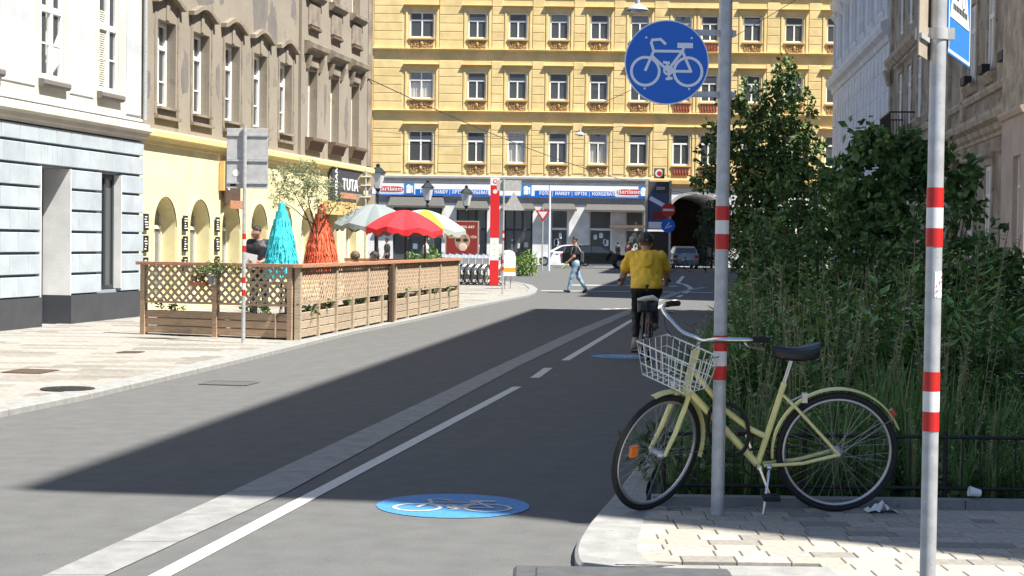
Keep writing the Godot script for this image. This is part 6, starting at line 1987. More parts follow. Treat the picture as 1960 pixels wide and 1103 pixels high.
	for q in [[0.42, 0.05, M.band_red, 0.0], [0.26, 0.056, M.band_white, 0.0]]:
		var m := MB.new()
		m.prism(PackedVector2Array([Vector2(-q[0], 3.17 + q[0] * 0.5), Vector2(q[0], 3.17 + q[0] * 0.5), Vector2(0, 3.17 - q[0])]), 0.04, q[1])
		part(m, "plate" if q[0] > 0.3 else "centre", q[2], y)
	mast("slim_pole", "slim pale pole standing right of the give way sign", "pole", 2.06, 94.0, 4.8, 0.06, M.sign_pale)
	var n := mast("no_entry_sign", "no entry sign above a round blue sign on a pole by the archway", "traffic sign", 8.75, 93.0, 4.2, 0.04)
	part(disc(0.39, 0.045, 0.06, Vector2(-0.12, 3.49), 24), "red_plate", M.band_red, n)
	part(simple_box(Vector3(-0.42, 3.43, 0.06), Vector3(0.18, 3.55, 0.066)), "white_bar", M.band_white, n)
	part(disc(0.39, 0.045, 0.06, Vector2(-0.12, 2.62), 24), "blue_plate", M.sign_blue, n)
	var ar := MB.new()
	ar.bar(Vector3(-0.28, 2.44, 0.064), Vector3(-0.05, 2.80, 0.064), 0.006, 0.06)
	ar.bar(Vector3(-0.15, 2.50, 0.064), Vector3(0.10, 2.62, 0.064), 0.006, 0.06)
	part(ar, "arrow", M.band_white, n)
	# advertising stele
	var d := thing("advert_stele", "tall advertising stele with dark film poster beside the archway", "advert", Transform3D(Basis.IDENTITY.scaled(Vector3.ONE * 1.1), P(8.33, 0.0, 96.0)))
	for x in [-0.68, 0.55]: part(simple_box(Vector3(x, 0, -0.08), Vector3(x + 0.13, 4.75, 0.08)), "post", M.sign_back_warm, d)
	part(simple_box(Vector3(-0.55, 2.2, -0.06), Vector3(0.55, 4.70, 0.03)), "case", M.plinth_dark, d)
	part(simple_box(Vector3(-0.50, 2.62, 0.03), Vector3(0.50, 4.1, 0.04)), "poster", mat("poster_blue", lin(0.05, 0.08, 0.16), 0.4), d)
	part(simple_box(Vector3(-0.50, 2.25, 0.03), Vector3(0.50, 2.60, 0.042)), "white_strip", M.sign_white, d)
	var sh := MB.new()
	sh.bar(Vector3(-0.45, 3.85, 0.045), Vector3(0.30, 3.45, 0.045), 0.01, 0.22, Vector3(0.4, 0.9, 0))
	part(sh, "poster_figure", M.sign_pale, d)
	part(simple_box(Vector3(-0.3, 2.75, 0.04), Vector3(0.45, 3.15, 0.046)), "poster_figure", M.poster_red, d)
	part(text_mesh("2024", 0.2, 0.006), "lettering", M.sign_white, d, Transform3D(Basis.IDENTITY, Vector3(0.1, 4.35, 0.04)))
	part(simple_box(Vector3(-0.55, 0.1, -0.05), Vector3(0.55, 2.1, -0.02)), "lower_panel", M.dark_glass, d)
	part(simple_box(Vector3(-0.25, 4.85, 0.0), Vector3(0.30, 5.40, 0.05)), "round_sign_board", M.brown_dark, d)
	part(disc(0.21, 0.05, 0.06, Vector2(0.02, 5.13), 20), "round_sign", M.band_white, d)
	part(disc(0.12, 0.06, 0.066, Vector2(0.02, 5.13), 20), "round_sign_centre", M.band_red, d)
	# round hedge in front of the white car
	for q in [[0.62, 78.0, "green round hedge plant at the island before the white car", 0.62, 0.55, Color(0.17, 0.27, 0.05)], [11.0, 95.0, "tall dark evergreen shrub beside the archway", 0.72, 1.45, Color(0.03, 0.05, 0.02)], [12.6, 96.0, "pale leaved shrub right of the archway", 0.8, 1.2, Color(0.07, 0.09, 0.04)]]:
		var bb := P(q[0], 0.0, q[1])
		leafy_plant("round_shrub", q[2], "shrub", bb, [[bb, bb + Vector3(0, q[4] * 1.2, 0), 0.03]], [[q[0], q[4], q[1], q[3], q[4], q[3], 900]], 0.16, 0.08, [q[5], Color(q[5].r * 0.75, q[5].g * 0.8, q[5].b * 0.8)], 0.03)
	var ab := P(13.4, 0.0, 112.5)
	leafy_plant("gateway_tree", "dark leafy tree filling the right half of the archway", "tree", ab, [[ab, P(13.4, 3.0, 112.5), 0.09], [P(13.4, 1.6, 112.5), P(14.3, 3.8, 112.4), 0.05], [P(13.4, 1.8, 112.5), P(12.8, 3.9, 112.6), 0.05]], [[13.4, 3.9, 112.5, 1.0, 0.8, 0.8, 700], [14.4, 3.2, 112.4, 0.9, 1.0, 0.8, 700], [13.2, 2.7, 112.6, 0.9, 0.8, 0.8, 600], [14.2, 1.8, 112.5, 1.0, 0.9, 0.8, 600], [15.2, 2.6, 112.5, 0.8, 1.2, 0.8, 600]], 0.22, 0.13, [Color(0.035, 0.065, 0.02), Color(0.045, 0.08, 0.025)], 0.08)
	# wires and hanging lamps over the street
	var wires := [[P(-4.2, 6.2, 48.0), P(11.0, 4.6, 100.0), 0.014], [P(-12.0, 7.9, 108.0), P(22.0, 9.4, 108.0), 0.014], [P(-10.0, 8.3, 100.0), P(6.5, 8.6, 100.0), 0.012], [P(4.6, 9.9, 104.0), P(22.0, 20.0, 104.0), 0.02]]
	var wl := ["thin dark cable sagging from the brown house over the square", "overhead cable before the lowest window row", "overhead cable carrying the hanging lamp", "overhead cable rising to the right before the yellow house"]
	for i in 4:
		var m := MB.new()
		var pts := []
		for k in 11:
			var tt := k / 10.0
			pts.append((wires[i][0] as Vector3).lerp(wires[i][1], tt) - Vector3(0, 4.0 * tt * (1.0 - tt) * 0.6, 0))
		m.tube(pts, wires[i][2], 5)
		tag(part(m, "overhead_cable", M.wire), wl[i], "cable")
	for q in [[3.95, 8.05, 100.0, "small dark hanging lamp before the lowest window row"], [6.9, 14.8, 95.0, "hanging street lamp above the round cycle sign"]]:
		var hl := thing("hanging_lamp", q[3], "street lamp", Transform3D(Basis.IDENTITY, P(q[0], q[1], q[2])))
		var k: float = 0.75 if q[1] < 10 else 1.5
		var m := MB.new()
		m.lathe([Vector2(0.42 * k, 0.0), Vector2(0.40 * k, 0.05 * k), Vector2(0.2 * k, 0.2 * k), Vector2(0.09 * k, 0.24 * k), Vector2(0.09 * k, 0.42 * k), Vector2(0.02, 0.45 * k)], 14)
		part(m, "shade", M.sign_back, hl)
		var bl := MB.new()
		bl.ball(Vector3(0, 0.0, 0), Vector3(0.26, 0.12, 0.26) * k, 5, 12)
		part(bl, "globe", M.lamp_glass, hl)
		if q[1] > 10:
			var wr := MB.new()
			wr.tube([Vector3(-9, 1.9, 0), Vector3(0, 0.7, 0), Vector3(12, 2.4, 0)], 0.02, 5)
			part(wr, "suspension_cable", M.wire, hl)
	# low granite block in the foreground
	var gb := thing("granite_block", "low grey block with a framed lid at the bottom edge of the picture", "block", Transform3D(Basis(Vector3.UP, -0.02), P(0.02, 0.0, 6.62)))
	var g := MB.new()
	g.xf = Transform3D(Basis(Vector3(1, 0, 0), Vector3(0, 0, -1), Vector3(0, 1, 0)), Vector3(0, 0, 1.2))
	g.cbox(Vector3(0, 0, 0), Vector3(0.86, 1.2, 0.27), 0.015)
	part(g, "block", M.dark_granite, gb)
	var gl := MB.new()
	gl.xf = g.xf
	gl.cbox(Vector3(0.09, 0.06, 0.26), Vector3(0.80, 1.13, 0.278), 0.006)
	part(gl, "lid", M.dark_granite, gb)

# ---------------------------------------------------------------- cars
func car(called: String, label: String, at: Transform3D, paint: Material, estate: bool) -> Node3D:
	var o := thing(called, label, "car", at)
	# side outline (x forward), lower body then roof; y up
	var low := PackedVector2Array([Vector2(-2.2, 0.30), Vector2(-2.25, 0.62), Vector2(-2.20, 0.92), Vector2(-1.95, 0.98), Vector2(1.05, 0.95), Vector2(1.75, 0.84), Vector2(2.15, 0.70), Vector2(2.25, 0.50), Vector2(2.2, 0.28)])
	var body := MB.new()
	var arches := PackedVector2Array()
	for p in low: arches.append(p)
	for wx in [1.42, -1.38]:
		for k in 9:
			var a := PI * k / 8.0
			arches.append(Vector2(wx + 0.37 * cos(a), 0.28 + 0.37 * sin(a)))
	body.prism(arches, -0.84, 0.84)
	for s in [-1.0, 1.0]:
		for i in low.size() - 1:
			var a := low[i]; var b := low[i + 1]
	var roof := [Vector2(-2.1 if estate else -2.0, 0.96), Vector2(-1.95 if estate else -1.5, 1.40), Vector2(-1.2, 1.47), Vector2(0.0, 1.46), Vector2(0.45, 1.36), Vector2(1.15, 0.95)]
	var cab := MB.new()
	for i in roof.size() - 1:
		var a: Vector2 = roof[i]; var b: Vector2 = roof[i + 1]
		var wa := 0.80 - (a.y - 0.95) * 0.36; var wb := 0.80 - (b.y - 0.95) * 0.36
		cab.quad(Vector3(a.x, a.y, wa), Vector3(b.x, b.y, wb), Vector3(b.x, b.y, -wb), Vector3(a.x, a.y, -wa))
		for s in [-1.0, 1.0]:
			cab.quad(Vector3(a.x, 0.95, 0.80 * s), Vector3(b.x, 0.95, 0.80 * s), Vector3(b.x, b.y, wb * s), Vector3(a.x, a.y, wa * s))
	part(body, "body", paint, o)
	part(cab, "cabin", paint, o)
	for s in [-1.0, 1.0]:
		for w in [[Vector2(-1.72, 1.0), Vector2(-1.45, 1.36), Vector2(-0.42, 1.40), Vector2(-0.42, 1.0)], [Vector2(-0.34, 1.0), Vector2(-0.34, 1.40), Vector2(0.18, 1.37), Vector2(0.86, 1.0)]]:
			var g := MB.new()
			var q := []
			for p in w: q.append(Vector3(p.x, p.y, s * (0.80 - (p.y - 0.95) * 0.36 + 0.006)))
			if s > 0: g.quad(q[0], q[3], q[2], q[1])
			else: g.quad(q[0], q[1], q[2], q[3])
			part(g, "side_window", M.dark_glass, o)
	var ws := MB.new()
	ws.quad(Vector3(1.09, 1.0, 0.70), Vector3(1.09, 1.0, -0.70), Vector3(0.49, 1.35, -0.60), Vector3(0.49, 1.35, 0.60))
	part(ws, "windscreen", M.dark_glass, o)
	var rw := MB.new()
	var rx := -2.09 if estate else -1.97
	rw.quad(Vector3(rx, 1.02, -0.68), Vector3(rx, 1.02, 0.68), Vector3((-1.97 if estate else -1.58), 1.36, 0.60), Vector3((-1.97 if estate else -1.58), 1.36, -0.60))
	part(rw, "rear_window", M.dark_glass, o)
	for wx in [1.42, -1.38]:
		for s in [-1.0, 1.0]:
			var t := MB.new()
			t.xf = Transform3D(Basis(Vector3.RIGHT, PI / 2), Vector3(wx, 0.325, s * 0.76))
			t.lathe([Vector2(0.2, -0.10), Vector2(0.30, -0.10), Vector2(0.325, -0.06), Vector2(0.325, 0.06), Vector2(0.30, 0.10), Vector2(0.2, 0.10)], 20)
			var wl := part(t, "wheel", M.black_rubber, o)
			var rm := MB.new()
			rm.xf = t.xf
			rm.lathe([Vector2(0.0, -0.085), Vector2(0.21, -0.09), Vector2(0.21, 0.09), Vector2(0.0, 0.085)], 14, false)
			part(rm, "rim", M.alloy, wl)
	for s in [-1.0, 1.0]:
		part(simple_box(Vector3(2.12, 0.60, s * 0.66 - 0.14), Vector3(2.23, 0.74, s * 0.66 + 0.14)), "headlight", M.lamp_glass, o)
		part(simple_box(Vector3(-2.262, 0.70, s * 0.68 - 0.13), Vector3(-2.20, 0.90, s * 0.68 + 0.13)), "tail_light", M.red_lens, o)
		part(simple_box(Vector3(0.78, 0.96, s * 0.92 - 0.08), Vector3(0.92, 1.08, s * 0.92 + 0.08)), "mirror", paint, o)
		for x in [-0.55, 0.55]: part(simple_box(Vector3(x - 0.1, 0.82, s * 0.848 - 0.01), Vector3(x + 0.1, 0.85, s * 0.848 + 0.01)), "door_handle", M.black, o)
	part(simple_box(Vector3(-2.275, 0.52, -0.26), Vector3(-2.25, 0.63, 0.26)), "number_plate", M.sign_white, o)
	return o

func build_cars() -> void:
	var m := mat("car_black", lin(0.010, 0.012, 0.013), 0.3)
	m.metallic_specular = 0.25
	m.clearcoat_enabled = true; m.clearcoat = 0.15; m.clearcoat_roughness = 0.08
	m = mat("car_white", lin(0.78, 0.79, 0.80), 0.3)
	m.clearcoat_enabled = true; m.clearcoat = 0.8; m.clearcoat_roughness = 0.08
	m = mat("car_grey", lin(0.32, 0.33, 0.34), 0.3, 0.4)
	car("black_car", "black hatchback driving right across the square behind the walking man", Transform3D(Basis(Vector3.UP, 0.04), P(5.35, 0.0, 106.5)), M.car_black, true)
	var w := car("white_car", "white car with a red door sticker partly behind the walking man", Transform3D(Basis(Vector3.UP, PI), P(3.6, 0.0, 115.0)), M.car_white, false)
	part(simple_box(Vector3(-0.9, 0.45, -0.862), Vector3(-0.45, 0.85, -0.852)), "door_sticker", M.band_red, w)
	car("grey_car", "grey car seen from behind before the archway", Transform3D(Basis(Vector3.UP, PI / 2), P(11.3, 0.0, 111.0)), M.car_grey, true)

# ---------------------------------------------------------------- bicycles (x forward, y up, z to the rider's right)
func arc_strip(mb: MB, c: Vector3, R: float, a0: float, a1: float, w: float, n: int) -> void:     # mudguard
	for k in n:
		var s := deg_to_rad(lerpf(a0, a1, k / float(n))); var e := deg_to_rad(lerpf(a0, a1, (k + 1) / float(n)))
		var ds := Vector3(cos(s), sin(s), 0); var de := Vector3(cos(e), sin(e), 0)
		for q in [[-w, -w * 0.45, -0.010, 0.0], [-w * 0.45, w * 0.45, 0.0, 0.0], [w * 0.45, w, 0.0, -0.010]]:
			mb.quad(c + ds * (R + q[2]) + Vector3(0, 0, q[0]), c + ds * (R + q[3]) + Vector3(0, 0, q[1]), c + de * (R + q[3]) + Vector3(0, 0, q[1]), c + de * (R + q[2]) + Vector3(0, 0, q[0]))

func wheel(o: Node3D, xf: Transform3D, c: Vector3, R: float, called: String, fine: bool) -> void:
	var t := MB.new()
	t.xf = xf
	t.ring_tube(c, Vector3(0, 0, 1), R - 0.017, 0.017, 48 if fine else 24, 8 if fine else 5)
	var w := part(t, called, M.black_rubber, o)
	var r := MB.new()
	r.xf = xf
	r.ring_tube(c, Vector3(0, 0, 1), R - 0.042, 0.011, 48 if fine else 24, 6 if fine else 4)
	part(r, "rim", M.alloy, w)
	var s := MB.new()
	s.xf = xf
	var n := 36 if fine else 14
	for k in n:
		var a := TAU * k / n; var sd := 1.0 if k % 2 else -1.0
		var off := (0.9 if (k / 2) % 2 else -0.9)
		var p := c + Vector3(cos(a + off) * 0.028, sin(a + off) * 0.028, sd * 0.03)
		s.tube([p, c + Vector3(cos(a), sin(a), 0) * (R - 0.046)], 0.0014 if fine else 0.004, 3, false, false)
	part(s, "spokes", M.spoke_steel, w)
	var h := MB.new()
	h.xf = xf * Transform3D(Basis(Vector3.RIGHT, PI / 2), c)
	h.lathe([Vector2(0.0, -0.055), Vector2(0.012, -0.055), Vector2(0.03, -0.035), Vector2(0.02, -0.028), Vector2(0.02, 0.028), Vector2(0.03, 0.035), Vector2(0.012, 0.055), Vector2(0.0, 0.055)], 14)
	part(h, "hub", M.alloy, w)

func bicycle(called: String, label: String, at: Transform3D, cfg: Dictionary, group := "") -> Node3D:
	var fine: bool = cfg.get("fine", false)
	var o := thing(called, label, "bicycle", at, group)
	var paint: Material = cfg.paint
	var sd := 14 if fine else 6
	var R := 0.345
	var rear := Vector3(0, R, 0); var bb := Vector3(0.445, 0.268, 0); var sc := Vector3(0.318, 0.712, 0); var ht := Vector3(0.806, 0.920, 0); var hb := Vector3(0.868, 0.690, 0); var fh := Vector3(1.038, R, 0)
	var ax := (ht - hb).normalized()
	var S := Transform3D(Basis.IDENTITY, hb) * Transform3D(Basis(ax, deg_to_rad(cfg.get("steer", 0.0))), Vector3.ZERO) * Transform3D(Basis.IDENTITY, -hb)
	# frame
	var f := MB.new()
	f.tube([bb, bb.lerp(sc, 0.5), sc + (sc - bb).normalized() * 0.03], 0.0165, sd)
	f.tube([hb + ax * 0.015, Vector3(0.66, 0.495, 0), bb], 0.0205, sd)
	f.tube([hb + ax * 0.13, Vector3(0.64, 0.58, 0), Vector3(0.5, 0.475, 0), bb.lerp(sc, 0.36)], 0.0165, sd)
	f.tube([hb - ax * 0.01, ht], 0.021, sd)
	for s in [-1.0, 1.0]:
		f.tube([bb + Vector3(-0.03, 0, s * 0.03), Vector3(0.2, 0.29, s * 0.05), rear + Vector3(0, 0, s * 0.062)], 0.010, sd)
		f.tube([sc + Vector3(0.0, -0.04, s * 0.012), Vector3(0.24, 0.60, s * 0.045), rear + Vector3(0, 0, s * 0.062)], 0.009, sd)
	part(f, "frame", paint, o)
	wheel(o, Transform3D.IDENTITY, rear, R, "rear_wheel", fine)
	wheel(o, S, fh, R, "front_wheel", fine)
	# fork
	var fk := MB.new()
	fk.xf = S
	for s in [-1.0, 1.0]:
		fk.tube([hb + Vector3(0, -0.02, s * 0.035), Vector3(0.91, 0.60, s * 0.052), Vector3(0.965, 0.47, s * 0.055), Vector3(1.005, 0.40, s * 0.056), fh + Vector3(0, 0, s * 0.057)], [0.014, 0.015, 0.014, 0.012, 0.010], sd)
	fk.tube([hb + Vector3(0, -0.015, -0.045), hb + Vector3(0, -0.015, 0.045)], 0.018, sd)
	part(fk, "fork", paint, o)
	if cfg.get("guards", true):
		var g := MB.new()
		arc_strip(g, rear, 0.372, -6, 158, 0.026, 32 if fine else 14)
		part(g, "rear_mudguard", paint, o)
		var g2 := MB.new()
		g2.xf = S
		arc_strip(g2, fh, 0.372, 76, 196, 0.026, 26 if fine else 12)
		part(g2, "front_mudguard", paint, o)
		var sy := MB.new()
		for s in [-1.0, 1.0]: sy.tube([rear + Vector3(0, 0, s * 0.06), rear + Vector3(cos(2.55), sin(2.55), 0) * 0.375 + Vector3(0, 0, s * 0.024)], 0.0022, 4)
		sy.xf = S
		for s in [-1.0, 1.0]: sy.tube([fh + Vector3(0, 0, s * 0.06), fh + Vector3(cos(3.3), sin(3.3), 0) * 0.375 + Vector3(0, 0, s * 0.024)], 0.0022, 4)
		part(sy, "mudguard_stay", M.spoke_steel, o)
	# saddle
	var sp := MB.new()
	var dir := (sc - bb).normalized()
	sp.tube([sc, sc + dir * (0.175 + float(cfg.get("saddle", 0.0)))], 0.0125, sd)
	part(sp, "seat_post", M.chrome if fine else M.alloy, o)
	var top: Vector3 = sc + dir * (0.19 + float(cfg.get("saddle", 0.0)))
	var sl := MB.new()
	var rows := 14
	for i in rows:
		for j in 10:
			var fn := func(a: float, b: float) -> Vector3:      # a: 0 rear .. 1 nose, b: 0..1 round
				var wd := lerpf(0.098, 0.020, smoothstep(0.12, 0.85, a)) * (sqrt(1.0 - pow(1.0 - minf(a / 0.14, 1.0), 2.0))) * sqrt(1.0 - pow(maxf(a - 0.93, 0.0) / 0.07, 2.0))
				var ang := TAU * b
				var hy := sin(ang); var hx := cos(ang)
				var yy := (0.032 * hy if hy > 0 else 0.058 * hy * (1.0 - 0.35 * a)) - 0.022 * sin(PI * a) + 0.022 * (1.0 - a)
				return top + Vector3(-0.15 + 0.27 * a, 0.028 + yy, wd * hx)
			sl.quad(fn.call(i / float(rows), j / 10.0), fn.call(i / float(rows), (j + 1) / 10.0), fn.call((i + 1) / float(rows), (j + 1) / 10.0), fn.call((i + 1) / float(rows), j / 10.0))
	part(sl, "saddle", M.saddle_vinyl, o)
	var rl := MB.new()
	for s in [-1.0, 1.0]: rl.tube([top + Vector3(-0.09, 0.0, s * 0.03), top + Vector3(0.0, -0.018, s * 0.02), top + Vector3(0.09, 0.0, s * 0.012)], 0.0035, 5)
	part(rl, "saddle_rails", M.chrome, o)
	# stem and bars
	var hs := MB.new()
	hs.xf = S
	hs.tube([ht, ht + ax * 0.06, ht + ax * 0.075 + Vector3(0.05, 0.01, 0)], 0.0125, sd)
	var bc := ht + ax * 0.075 + Vector3(0.05, 0.01, 0)
	var bar := []
	for q in [[-0.20, 0.06, -0.345], [-0.08, 0.075, -0.325], [-0.005, 0.07, -0.26], [0.02, 0.045, -0.17], [0.01, 0.005, -0.08], [0, 0, 0], [0.01, 0.005, 0.08], [0.02, 0.045, 0.17], [-0.005, 0.07, 0.26], [-0.08, 0.075, 0.325], [-0.20, 0.06, 0.345]]:
		bar.append(bc + Vector3(q[0], q[1], q[2]))
	var cv := Curve3D.new()
	for i in bar.size():
		var tan: Vector3 = (bar[mini(i + 1, bar.size() - 1)] - bar[maxi(i - 1, 0)]) / 6.0
		cv.add_point(bar[i], -tan, tan)
	cv.bake_interval = 0.02
	var bp := []
	for p in cv.get_baked_points(): bp.append(p)
	hs.tube(bp, 0.0115, sd)
	part(hs, "handlebar", M.chrome, o)
	for s in [-1.0, 1.0]:
		var g := MB.new()
		g.xf = S
		g.tube([bc + Vector3(-0.095, 0.0745, s * 0.327), bc + Vector3(-0.15, 0.07, s * 0.338), bc + Vector3(-0.215, 0.058, s * 0.346)], [0.0165, 0.017, 0.016], 10)
		part(g, "grip", M.black_rubber, o)
		if fine:
			var lv := MB.new()
			lv.xf = S
			lv.tube([bc + Vector3(-0.055, 0.06, s * 0.315), bc + Vector3(-0.075, 0.035, s * 0.33), bc + Vector3(-0.13, 0.022, s * 0.34), bc + Vector3(-0.185, 0.006, s * 0.345)], [0.008, 0.006, 0.005, 0.006], 6)
			part(lv, "brake_lever", M.chrome, o)
	# crank and chain
	var cr := MB.new()
	cr.ring_tube(bb + Vector3(0, 0, 0.045), Vector3(0, 0, 1), 0.078, 0.006, 28, 5)
	for k in 5: cr.bar(bb + Vector3(0, 0, 0.045), bb + Vector3(cos(k * 1.257) * 0.076, sin(k * 1.257) * 0.076, 0.045), 0.004, 0.012, Vector3(0, 0, 1))
	part(cr, "chainring", M.iron, o)
	var ca: float = cfg.get("crank", -1.9)
	for s in [-1.0, 1.0]:
		var arm := MB.new()
		var d := Vector3(cos(ca) * -s, sin(ca) * -s, 0)
		if s < 0: d = Vector3(cos(ca), sin(ca), 0)
		else: d = -Vector3(cos(ca), sin(ca), 0)
		arm.bar(bb + Vector3(0, 0, s * 0.07), bb + d * 0.165 + Vector3(0, 0, s * 0.085), 0.012, 0.020, Vector3(0, 0, 1))
		arm.tube([bb + Vector3(0, 0, s * 0.03), bb + Vector3(0, 0, s * 0.08)], 0.015, 8)
		var an := part(arm, "crank_arm", M.chrome if fine else M.alloy, o)
		var pd := MB.new()
		var pc := bb + d * 0.165 + Vector3(0, 0, s * 0.14)
		pd.box(pc - Vector3(0.045, 0.012, 0.045), pc + Vector3(0.045, 0.012, 0.045))
		part(pd, "pedal", M.black_rubber, an)
	var ch := MB.new()
	ch.tube([bb + Vector3(0, 0.078, 0.045), rear + Vector3(0, 0.035, 0.045)], 0.005, 4)
	ch.tube([bb + Vector3(0, -0.078, 0.045), rear + Vector3(0, -0.035, 0.045)], 0.005, 4)
	part(ch, "chain", M.iron, o)
	if cfg.get("stand", false):
		var ks := MB.new()
		ks.tube([Vector3(0.385, 0.262, -0.04), Vector3(0.395, 0.20, -0.075), Vector3(0.42, 0.02, -0.115), Vector3(0.425, 0.0, -0.118)], [0.010, 0.010, 0.009, 0.012], 8)
		ks.ball(Vector3(0.385, 0.262, -0.045), Vector3(0.02, 0.02, 0.015), 5, 8)
		part(ks, "kickstand", M.chrome, o)
	if cfg.get("basket", false):
		var wb := MB.new()
		wb.xf = S
		var c := Vector3(0.93, 0.0, 0)
		var x0 := -0.085; var x1 := 0.155; var zt := 0.20; var zb := 0.165; var yt := 0.955; var yb := 0.765
		var rect := func(y: float, t: float) -> Array:     # t 0 top .. 1 bottom
			var z := lerpf(zt, zb, t); var a := lerpf(x0, x0 + 0.02, t); var b := lerpf(x1, x1 - 0.035, t)
			return [c + Vector3(a, y, -z), c + Vector3(b, y, -z), c + Vector3(b, y, z), c + Vector3(a, y, z)]
		for t in [0.0, 0.33, 0.66, 1.0]:
			var q: Array = rect.call(lerpf(yt, yb, t), t)
			wb.tube(q, 0.0055 if t == 0.0 else 0.0038, 5, true)
		var T: Array = rect.call(yt, 0.0); var B: Array = rect.call(yb, 1.0)
		for e in 4:
			var n: int = 5 if e % 2 == 0 else 8
			for k in n + 1:
				wb.tube([(T[e] as Vector3).lerp(T[(e + 1) % 4], k / float(n)), (B[e] as Vector3).lerp(B[(e + 1) % 4], k / float(n))], 0.0036, 4, false, false)
		for k in 8: wb.tube([(B[1] as Vector3).lerp(B[2], k / 7.0), (B[0] as Vector3).lerp(B[3], k / 7.0)], 0.0032, 4, false, false)
		for k in 4: wb.tube([(B[0] as Vector3).lerp(B[1], k / 3.0), (B[3] as Vector3).lerp(B[2], k / 3.0)], 0.0032, 4, false, false)
		part(wb, "basket", M.basket_wire, o)
		var lp := MB.new()
		lp.xf = S * Transform3D(Basis(Vector3.BACK, -PI / 2 - 0.2), Vector3(0.965, 0.735, 0.0))
		lp.lathe([Vector2(0.0, -0.05), Vector2(0.018, -0.045), Vector2(0.033, 0.0), Vector2(0.034, 0.012), Vector2(0.0, 0.016)], 12)
		lp.bar(Vector3(0, -0.02, 0), Vector3(0.0, -0.09, 0.0), 0.008, 0.008)
		part(lp, "headlamp", M.chrome, o)
	if fine:
		var rf := MB.new()
		rf.xf = S
		rf.box(fh + Vector3(0.165, 0.02, -0.010), fh + Vector3(0.215, 0.085, 0.010))
		part(rf, "spoke_reflector", M.reflector, o)
		var tl := MB.new()
		tl.xf = Transform3D(Basis(Vector3.BACK, 2.5), rear)
		tl.box(Vector3(0.375, -0.025, -0.018), Vector3(0.395, 0.015, 0.018))
		part(tl, "rear_light", M.red_lens, o)
		var br := MB.new()
		br.tube([sc + Vector3(-0.02, -0.08, -0.03), rear + Vector3(0.20, 0.335, -0.03)], 0.005, 6)
		br.box(rear + Vector3(0.185, 0.29, -0.045), rear + Vector3(0.215, 0.345, -0.020))
		part(br, "rear_brake", M.alloy, o)
		var cb := MB.new()
		cb.xf = S
		cb.tube([bc + Vector3(-0.04, 0.06, -0.30), bc + Vector3(0.07, 0.02, -0.12), bc + Vector3(0.06, -0.06, -0.03), hb + Vector3(0.05, 0.0, -0.02)], 0.0028, 5)
		cb.tube([bc + Vector3(-0.04, 0.06, 0.30), bc + Vector3(0.09, 0.02, 0.14), bc + Vector3(0.05, -0.08, 0.03), hb + Vector3(0.03, 0.02, 0.02)], 0.0028, 5)
		part(cb, "brake_cable", M.black, o)
	if cfg.get("fairing", false):
		var fa := MB.new()
		arc_strip(fa, rear, 0.39, -10, 190, 0.06, 14)
		for s in [-1.0, 1.0]:
			fa.prism(PackedVector2Array([Vector2(-0.18, 0.5), Vector2(0.1, 0.40), Vector2(0.22, 0.62), Vector2(0.02, 0.735), Vector2(-0.12, 0.70)]), s * 0.048 - 0.004, s * 0.048 + 0.004)
		part(fa, "rear_fairing", M.band_white, o)
		var fc := MB.new()
		fc.prism(PackedVector2Array([Vector2(0.36, 0.30), Vector2(0.55, 0.28), Vector2(0.90, 0.62), Vector2(0.84, 0.80), Vector2(0.58, 0.62), Vector2(0.40, 0.52)]), -0.045, 0.045)
		part(fc, "body_panel", M.band_white, o)
		var fd := MB.new()
		arc_strip(fd, fh, 0.385, 25, 215, 0.06, 14)
		part(fd, "front_fairing", M.band_white, o)
		part(simple_box(Vector3(0.60, 0.86, -0.16), Vector3(0.92, 1.04, 0.16)), "control_box", M.sign_pale, o)
		var fb := MB.new()
		fb.box(Vector3(0.93, 0.72, -0.13), Vector3(1.12, 0.94, 0.13))
		part(fb, "front_carrier", M.band_white, o)
	return o

